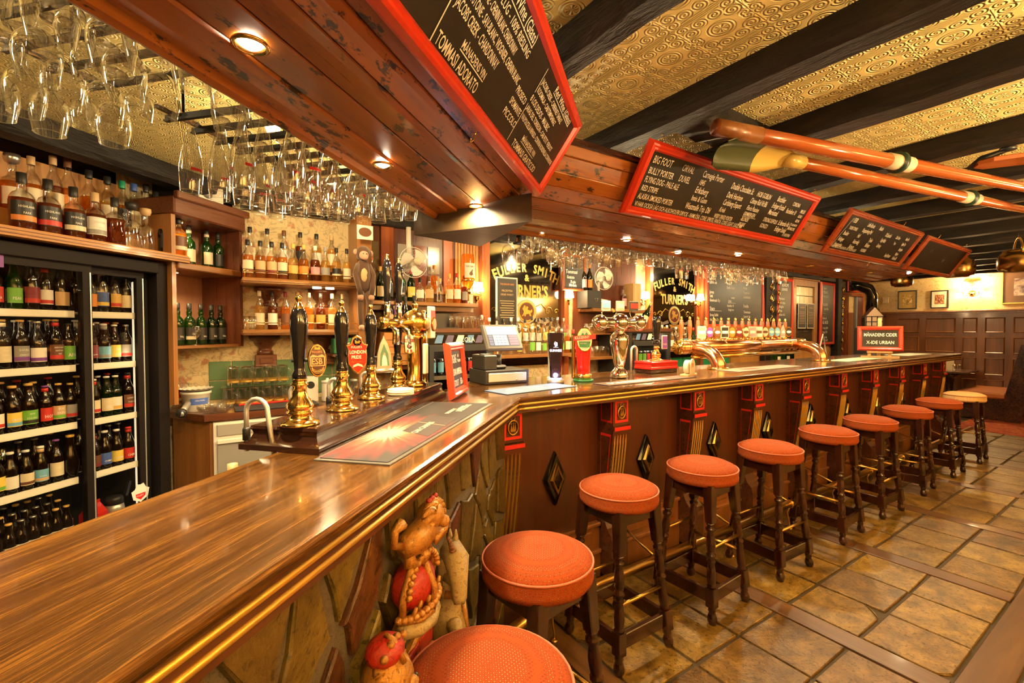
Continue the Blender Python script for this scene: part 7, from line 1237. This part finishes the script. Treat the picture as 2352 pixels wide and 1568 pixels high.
# ---------------------------------------------------------------- oars under the beams
def oar(p, q, label, blade=None, collar=.5, r0=.036, r1=.022, endc=None):
    p, q = Vector(p), Vector(q); L_ = (q-p).length; t = thing('oar', label, 'oar'); t.matrix_local = basis(p, q-p, (0, 0, 1)); c = collar*L_
    MB().tube([(0, 0, 0), (L_*.3, 0, 0), (c, 0, 0), (L_*.8, 0, 0), (L_, 0, 0)], [r0*.9, r0, r0, r0*.85, r1], 16).build('shaft', W_OAR, t); MB().tube([(c-.09, 0, 0), (c+.10, 0, 0)], r0*1.12, 16).build('sleeve', CREAM, t); MB().tube([(c-.012, 0, 0), (c+.012, 0, 0)], r0*1.55, 18).build('collar', flat((.012, .035, .02), .4), t)
    if endc: MB().tube([(-.0, 0, 0), (.26, 0, 0)], r0*1.03, 16).build('grip', endc, t)
    return t, L_
oar((1.93, 1.25, 2.42), (4.9, .56, 2.42), 'upper red-brown oar hung under the beams, its grip end at left', None, .42, .037, .024, W_WAINS)
t, L_ = oar((2.55, 1.23, 2.39), (5.2, .745, 2.39), 'lower red-brown oar with a cream and green blade under the beams', None, .66, .034, .022)
def blade(t, x0, ln, wd, mats, split=.5, curl=.10):
    n_ = 12
    for part, (a, b, mt_) in enumerate(((0, split, mats[0]), (split, 1, mats[1]))):
        v = []; fs = []
        for i in range(n_+1):
            u = a+(b-a)*i/n_; w_ = wd*(.18+.82*min(1, u*2.4)**.8)*(1 if u < .93 else 1-.25*(u-.93)/.07); x = x0-u*ln
            for j in range(7): s_ = j/3-1; v.append((x, s_*w_, curl*u*u*.6+.035*(s_*s_)*min(1, u*2)-.01))
        b2 = len(v); v += [(p[0], p[1], p[2]-.008) for p in v]
        for i in range(n_):
            for j in range(6): k = i*7+j; fs += [(k, k+1, k+8, k+7), (b2+k+7, b2+k+8, b2+k+1, b2+k)]
            for j in (0, 6): k = i*7+j; fs.append((k, k+7, b2+k+7, b2+k))
        MB().add(v, fs, 0, True).build('blade', mt_, t, RX(.9))
blade(t, .08, .62, .082, [mat('blade_yellow', (.62, .42, .10), .25, coat=.4), mat('blade_green', (.06, .075, .035), .25, coat=.4)], .52); MB().tube([(-.02, 0, 0), (.10, 0, 0)], .036, 14).build('throat', mat('blade_yellow', (.62, .42, .10), .25), t)
t = thing('oar', 'brown varnished oar blade hung at the right edge of the ceiling', 'oar', (3.62, .74, 2.43), rad(-62)); v = []; MB().prism([(0, -.03), (.05, -.075), (.25, -.085), (.55, -.06), (.9, -.03), (.9, .03), (.55, .06), (.25, .085), (.05, .075), (0, .03)], -.012, .012, inset=.004).build('blade', W_OAR, t); MB().tube([(.9, 0, 0), (2.2, 0, 0)], .026, 12).build('shaft', W_OAR, t)
t = thing('pulley', 'black round iron pulley hook on the beam beside the brown oar blade', 'hook', (3.64, .62, 2.49)); MB().lathe([(.035, 0), (.035, -.014), (.012, -.02), (.0001, -.02)], 16).build('disc', BLACKP, t); MB().tube([(0, 0, -.01), (.0, .10, -.03), (.0, .16, -.07)], [.012, .02, .010], 8).build('hook', BLACKP, t)
# ---------------------------------------------------------------- copper pots hung near the far wall
def kettle(x, y, z, s_, label):
    t = thing('copper_kettle', label, 'kettle', (x, y, z), .4, 'kettles hung from the beams'); t.scale = (s_,)*3
    MB().lathe([(.0001, 0), (.10, .0), (.105, .012), (.14, .02), (.155, .06), (.155, .13), (.14, .18), (.11, .21), (.115, .22), (.0001, .225)], 24).build('pot', ANTIQ, t); MB().tube([(-.13, 0, .19)]+[(-.13*math.cos(a), 0, .19+.16*math.sin(a)) for a in [PI*i/10 for i in range(1, 10)]]+[(.13, 0, .19)], .008, 8).build('handle', BRASS_D, t); MB().tube([(.15, 0, .06), (.20, 0, .10), (.22, 0, .16)], [.02, .015, .012], 8).build('spout', ANTIQ, t); MB().tube([(0, 0, .35), (0, 0, (2.5-z)/s_)], .003, 5).build('hanger', BLACKP, t)
kettle(10.0, 2.93, 2.24, 1.0, 'copper kettle hanging farthest off, left of the others'); kettle(8.0, 1.78, 2.17, 1.1, 'copper kettle hanging just behind the blank chalkboard'); kettle(7.0, 1.10, 2.10, 1.0, 'copper kettle hanging at the right edge of the view')
# ---------------------------------------------------------------- far corner
t = thing('stove_pipe', 'fat black stove pipe with an elbow in the far corner', 'stove pipe', (11.2, 3.75, 0)); MB().tube([(0, 0, 1.0), (0, 0, 2.2), (-.05, .06, 2.32), (-.15, .18, 2.4), (-.2, .3, 2.4)], .11, 18).build('pipe', BLACKG, t); MB().lathe([(.20, 0), (.21, .05), (.21, .95), (.17, 1.02)], 20).build('stove', BLACKM, t)
t = thing('model_house', 'small half-timbered model house on the black cabinet', 'ornament', (9.75, 3.25, 1.53), -1.0); MB().box(-.13, .13, -.09, .09, .02, .2).prism([(-.13, .2), (.13, .2), (0, .36)], -.09, .09, M=Matrix(((1, 0, 0, 0), (0, 0, 1, 0), (0, 1, 0, 0), (0, 0, 0, 1)))).build('walls', flat((.6, .42, .3), .7), t); m = MB()
for x in (-.12, -.04, .04, .12): m.box(x-.008, x+.008, -.096, -.09, .02, .2)
for z in (.02, .1, .19): m.box(-.13, .13, -.096, -.09, z, z+.014)
m.box(-.14, -.135, -.1, .1, 0, .2); m.build('timbers', BLACKM, t); MB().add([(-.15, -.11, .18), (0, -.11, .375), (0, .11, .375), (-.15, .11, .18), (.15, -.11, .18), (.15, .11, .18)], [(0, 1, 2, 3), (1, 4, 5, 2)]).build('roof', flat((.08, .04, .03), .6), t); MB().box(-.17, .17, -.13, .13, 0, .02).build('green_base', flat((.05, .12, .04), .7), t)
t = thing('black_cabinet', 'tall black cabinet behind the end of the bar', 'cabinet', (9.75, 3.25, 0)); MB().box(-.22, .22, -.2, .2, 0, 1.53, c=.01).build('carcass', BLACKM, t); MB().lathe([(.08, 1.2), (.085, 1.46), (.06, 1.5)], 16, M=TR((.45, -.05, 0))).build('canister', BLACKG, t); MB().box(-.1, .02, -.206, -.2, 1.28, 1.40).build('sticker', CREAM, t)
# pictures and the wall lamp on the far wall
def pic(y0, y1, z0, z1, label, fm, mount, art):
    t = thing('framed_picture', label, 'picture', (12.0, 0, 0)); Mw = Matrix(((0, 0, -1, 0), (-1, 0, 0, y1), (0, 1, 0, z0), (0, 0, 0, 1))); w_, h_ = y1-y0, z1-z0
    for a in ((0, w_, 0, .02), (0, w_, h_-.02, h_), (0, .02, .02, h_-.02), (w_-.02, w_, .02, h_-.02)): MB().box(*a, 0, .025, c=.004).build('frame_rail', fm, t, Mw)
    MB().box(.02, w_-.02, .02, h_-.02, 0, .012).build('mount', mount, t, Mw); MB().box(w_*.24, w_*.76, h_*.24, h_*.76, .012, .014).build('artwork', art, t, Mw)
def artmat(nm, a, b, c, s_):
    t = NT(nm); v = t.coord('Generated'); n_ = t.noise(v, s_, 3, .6, 1); t.set(col=t.ramp(n_, [(.38, a), (.5, b), (.62, c)]), rough=.25); return t.m
pic(3.26, 3.57, 1.92, 2.30, 'gold-mounted picture with a glassy sheen, left on the far wall', BLACKM, flat((.48, .30, .07), .3), artmat('art_a', (.25, .15, .04), (.5, .32, .08), (.8, .55, .2), 4)); pic(2.78, 3.05, 1.92, 2.27, 'cream-mounted picture of reddish shapes beside the wall lamp', BLACKM, CREAM, artmat('art_b', (.06, .02, .01), (.25, .06, .02), (.5, .3, .15), 5)); pic(1.45, 2.07, 1.96, 2.55, 'large gilt-framed picture at the right edge of the far wall', GOLDP, flat((.2, .1, .05), .4), artmat('art_c', (.12, .05, .03), (.4, .25, .18), (.6, .42, .3), 3))
sconce('ornate two-armed wall lamp glowing on the far papered wall', TR((12.0, 2.46, 2.18)) @ RZ(-PI/2), 40, 2)
t = thing('wall_ornament', 'dark winged carving above the ornate wall lamp', 'ornament', (11.97, 2.46, 2.38)); MB().ball((0, 0, 0), (.025, .04, .06), 10, 8).tube([(0, 0, 0), (0, .1, .04), (0, .13, -.03)], [.02, .016, .006], 7).tube([(0, 0, 0), (0, -.1, .04), (0, -.13, -.03)], [.02, .016, .006], 7).build('carving', W_BACK, t)
t = thing('light_switch', 'small cream switch plate on the far wall', 'switch', (11.995, 3.78, 2.12)); MB().box(-.012, 0, -.05, .05, -.06, .06, c=.003).build('plate', CREAM, t); MB().box(-.018, -.012, -.015, .015, -.02, .02).build('rocker', CREAM, t)
# table and settle
tb = thing('pub_table', 'dark wooden pub table by the panelled wall', 'table', (11.35, 2.6, 0)); MB().box(-.45, .45, -.30, .30, .72, .755, c=.008).build('table_top', W_DARK, tb); MB().lathe([(.22, 0), (.2, .04), (.06, .1), (.05, .4), (.07, .6), (.16, .72)], 16).build('pedestal', W_DARK, tb)
for i, (x, y, c) in enumerate(((11.2, 2.50, 'salt'), (11.32, 2.46, 'pepper'))): t = thing('shaker', 'small glass %s shaker on the pub table' % c, 'shaker', (x, y, .756)); MB().lathe([(.025, 0), (.03, .01), (.026, .08)], 12).build('jar', GLASS, t); MB().lathe([(.027, .08), (.027, .1), (.015, .115), (.0001, .118)], 12).build('cap', CHROME, t)
t = thing('table_card', 'cream standing card on the pub table', 'card', (11.32, 2.60, .756), -1.2); MB().add([(-.07, 0, 0), (.07, 0, 0), (.07, .03, .2), (-.07, .03, .2), (.07, .06, 0), (-.07, .06, 0)], [(0, 1, 2, 3), (4, 5, 3, 2)]).build('sheet', CREAM, t)
st = thing('settle', 'high-backed settle with a tan leather seat facing the pub table', 'bench', (0, 0, 0)); MB().box(10.75, 11.95, 1.70, 2.32, 0, .36, c=.01).build('base', W_DARK, st); MB().box(10.73, 11.95, 1.77, 2.37, .36, .46, c=.025).build('cushion', LEATHER, st)
MB().prism([(1.66, .40), (1.80, .40), (1.64, 1.22), (1.56, 1.22)], 10.78, 11.95, M=Matrix(((0, 0, 1, 0), (1, 0, 0, 0), (0, 1, 0, 0), (0, 0, 0, 1)))).build('backrest', mat('dark_leather', (.07, .028, .014), .4), st); MB().prism([(1.60, 0), (1.78, 0), (1.78, .42), (1.62, 1.26), (1.47, 1.26)], 10.70, 10.78, M=Matrix(((0, 0, 1, 0), (1, 0, 0, 0), (0, 1, 0, 0), (0, 0, 0, 1)))).build('end_panel', W_DARK, st)
s4 = thing('bench', 'low tan-topped bench behind the far end of the bar', 'bench', (0, 0, 0)); MB().box(10.75, 11.95, 3.05, 3.5, 0, .36, c=.01).build('base', W_DARK, s4); MB().box(10.73, 11.95, 3.03, 3.5, .36, .46, c=.025).build('cushion', LEATHER, s4)
# ---------------------------------------------------------------- hanging glasses
def gl(prof, seg=18, k=1.0):
    m = MB().lathe([(r_*k, -z*k) for r_, z in prof], seg, cap=False); r_, z = prof[-1]; m.tube([(r_*k*math.cos(2*PI*i/seg), r_*k*math.sin(2*PI*i/seg), -z*k) for i in range(seg)], .0011, 4, closed=True); return m.mesh('glass')
ME_W = gl([(.0001, .004), (.034, .0), (.036, .002), (.012, .008), (.004, .014), (.0035, .085), (.006, .092), (.022, .100), (.036, .118), (.041, .140), (.040, .165), (.033, .205)], 20, 1.16)
ME_W2 = gl([(.0001, .004), (.030, .0), (.031, .002), (.010, .008), (.004, .014), (.0035, .062), (.018, .072), (.031, .092), (.034, .115), (.028, .15)], 18, 1.15)
ME_T = gl([(.0001, .006), (.028, .0), (.029, .004), (.016, .012), (.011, .022), (.016, .05), (.030, .11), (.036, .155), (.036, .185), (.032, .235)])
ME_P = gl([(.0001, .008), (.028, .003), (.030, .0), (.031, .01), (.036, .09), (.040, .15)])
ME_B = gl([(.0001, .006), (.028, .0), (.029, .004), (.010, .012), (.008, .03), (.025, .045), (.036, .075), (.036, .105), (.030, .145)])
red = MB()
red.lathe([(.0368, -.160), (.0370, -.170)], 12, 0, a0=-PI/2-.55, a1=-PI/2+.55); ME_RB = red.mesh('red_band')
RAILB = mat('rail_black', (.004, .0035, .003), .6)
def rack(name, label, M, nx, ny, px, py, zr, pick, label_of, fill, band=None, grp='', long_=True):
    t = thing(name, label, 'glass rack'); t.matrix_local = M
    for i in range(nx+1): MB().box((i-.5)*px-.007, (i-.5)*px+.007, -.06, (ny-.5)*py+.02, zr-.003, zr+.003).box((i-.5)*px-.002, (i-.5)*px+.002, -.06, (ny-.5)*py+.02, zr+.003, zr+.02).build('rail', RAILB, t)
    for y in (-.04, (ny-.5)*py): MB().box(-px, nx*px, y-.006, y+.006, zr+.02, zr+.032).build('crossbar', RAILB, t)
    for x in (0, nx*px*.5, (nx-1)*px):
        for y in (-.04, (ny-.5)*py): MB().tube([(x, y, zr+.05), (x, y, CEIL-.002)], .005, 6).build('hanger', RAILB, t)
    rr = random.Random(nx*7+ny)
    for i in range(nx):
        for j in range(ny):
            if rr.random() > fill(i, j): continue
            me = pick(i, j, rr)
            o = link('hanging_glass', me, GLASS, None, M @ TR((i*px+rr.uniform(-.006, .006), j*py+rr.uniform(-.015, .015), zr+.010)) @ RZ(rr.uniform(-.5, .5)) @ RX(rr.uniform(-.03, .03)))
            lb = {ME_W: 'large stemmed wine glass', ME_W2: 'small stemmed wine glass', ME_T: 'tall tulip beer glass', ME_P: 'plain half-pint glass', ME_B: 'round snifter beer glass'}[me]
            tag(o, lb+' hanging upside down '+label_of, 'glass', lb+'es '+grp)
            if me is ME_T and band and rr.random() < .6: 
                b = link('red_band', ME_RB, REDT, o)
rack('glass_rack', 'black steel glass rack hung above the gap behind the near counter', NF @ TR((.40, 1.06, 0)), 8, 7, .112, .112, 2.335, lambda i, j, r: ME_W if r.random() < .62 else ME_W2, 'from the rack behind the near counter', lambda i, j: .68, grp='in the near rack')
rack('glass_rack', 'black steel glass rack of beer glasses above the hand pumps', NF @ TR((1.30, 1.04, 0)), 10, 5, .098, .095, 2.20, lambda i, j, r: ME_T if i < 5 else (ME_B if r.random() < .8 else ME_P), 'above the hand pumps', lambda i, j: .88, True, 'above the hand pumps')
rack('glass_rack', 'long black steel glass rack behind the long canopy', TR((1.78, 2.44, 0)), 32, 4, .104, .098, 2.205, lambda i, j, r: (ME_W if r.random() < .5 else ME_B) if i < 9 else ((ME_B if r.random() < .3 else ME_P) if i < 17 else (ME_P if r.random() < .6 else ME_T)), 'from the long rack', lambda i, j: .93, True, 'in the long rack')
# bare bulbs added over racks and aisle to brighten glasses and back bar
for i, (p, pw) in enumerate(((N(.55, 2.1), 12), (N(1.9, 1.62), 16), (N(2.75, 1.9), 16), (Vector((2.3, 3.0, 0)), 22), (Vector((3.5, 3.0, 0)), 22), (Vector((4.7, 3.0, 0)), 22), (Vector((6.3, 3.0, 0)), 22), (Vector((8.6, 3.0, 0)), 26))):
    t = thing('fill_bulb', 'small bare ceiling bulb added to brighten glasses and back bar, %s along the bar' % ORD[i], 'lamp', (p.x, p.y, CEIL-.001), group='added ceiling bulbs'); MB().lathe([(.04, 0), (.042, -.02), (.016, -.03), (.014, -.08)], 16).build('socket', BRASS, t); MB().lathe([(.012, -.08), (.030, -.11), (.034, -.135), (.024, -.16), (.0001, -.168)], 14, cap=False).build('bulb', emit('bare_bulb', (1, .8, .5), 9), t); lamp('fill_glow', (0, 0, -.21), pw, WARM2, .05, parent=t)
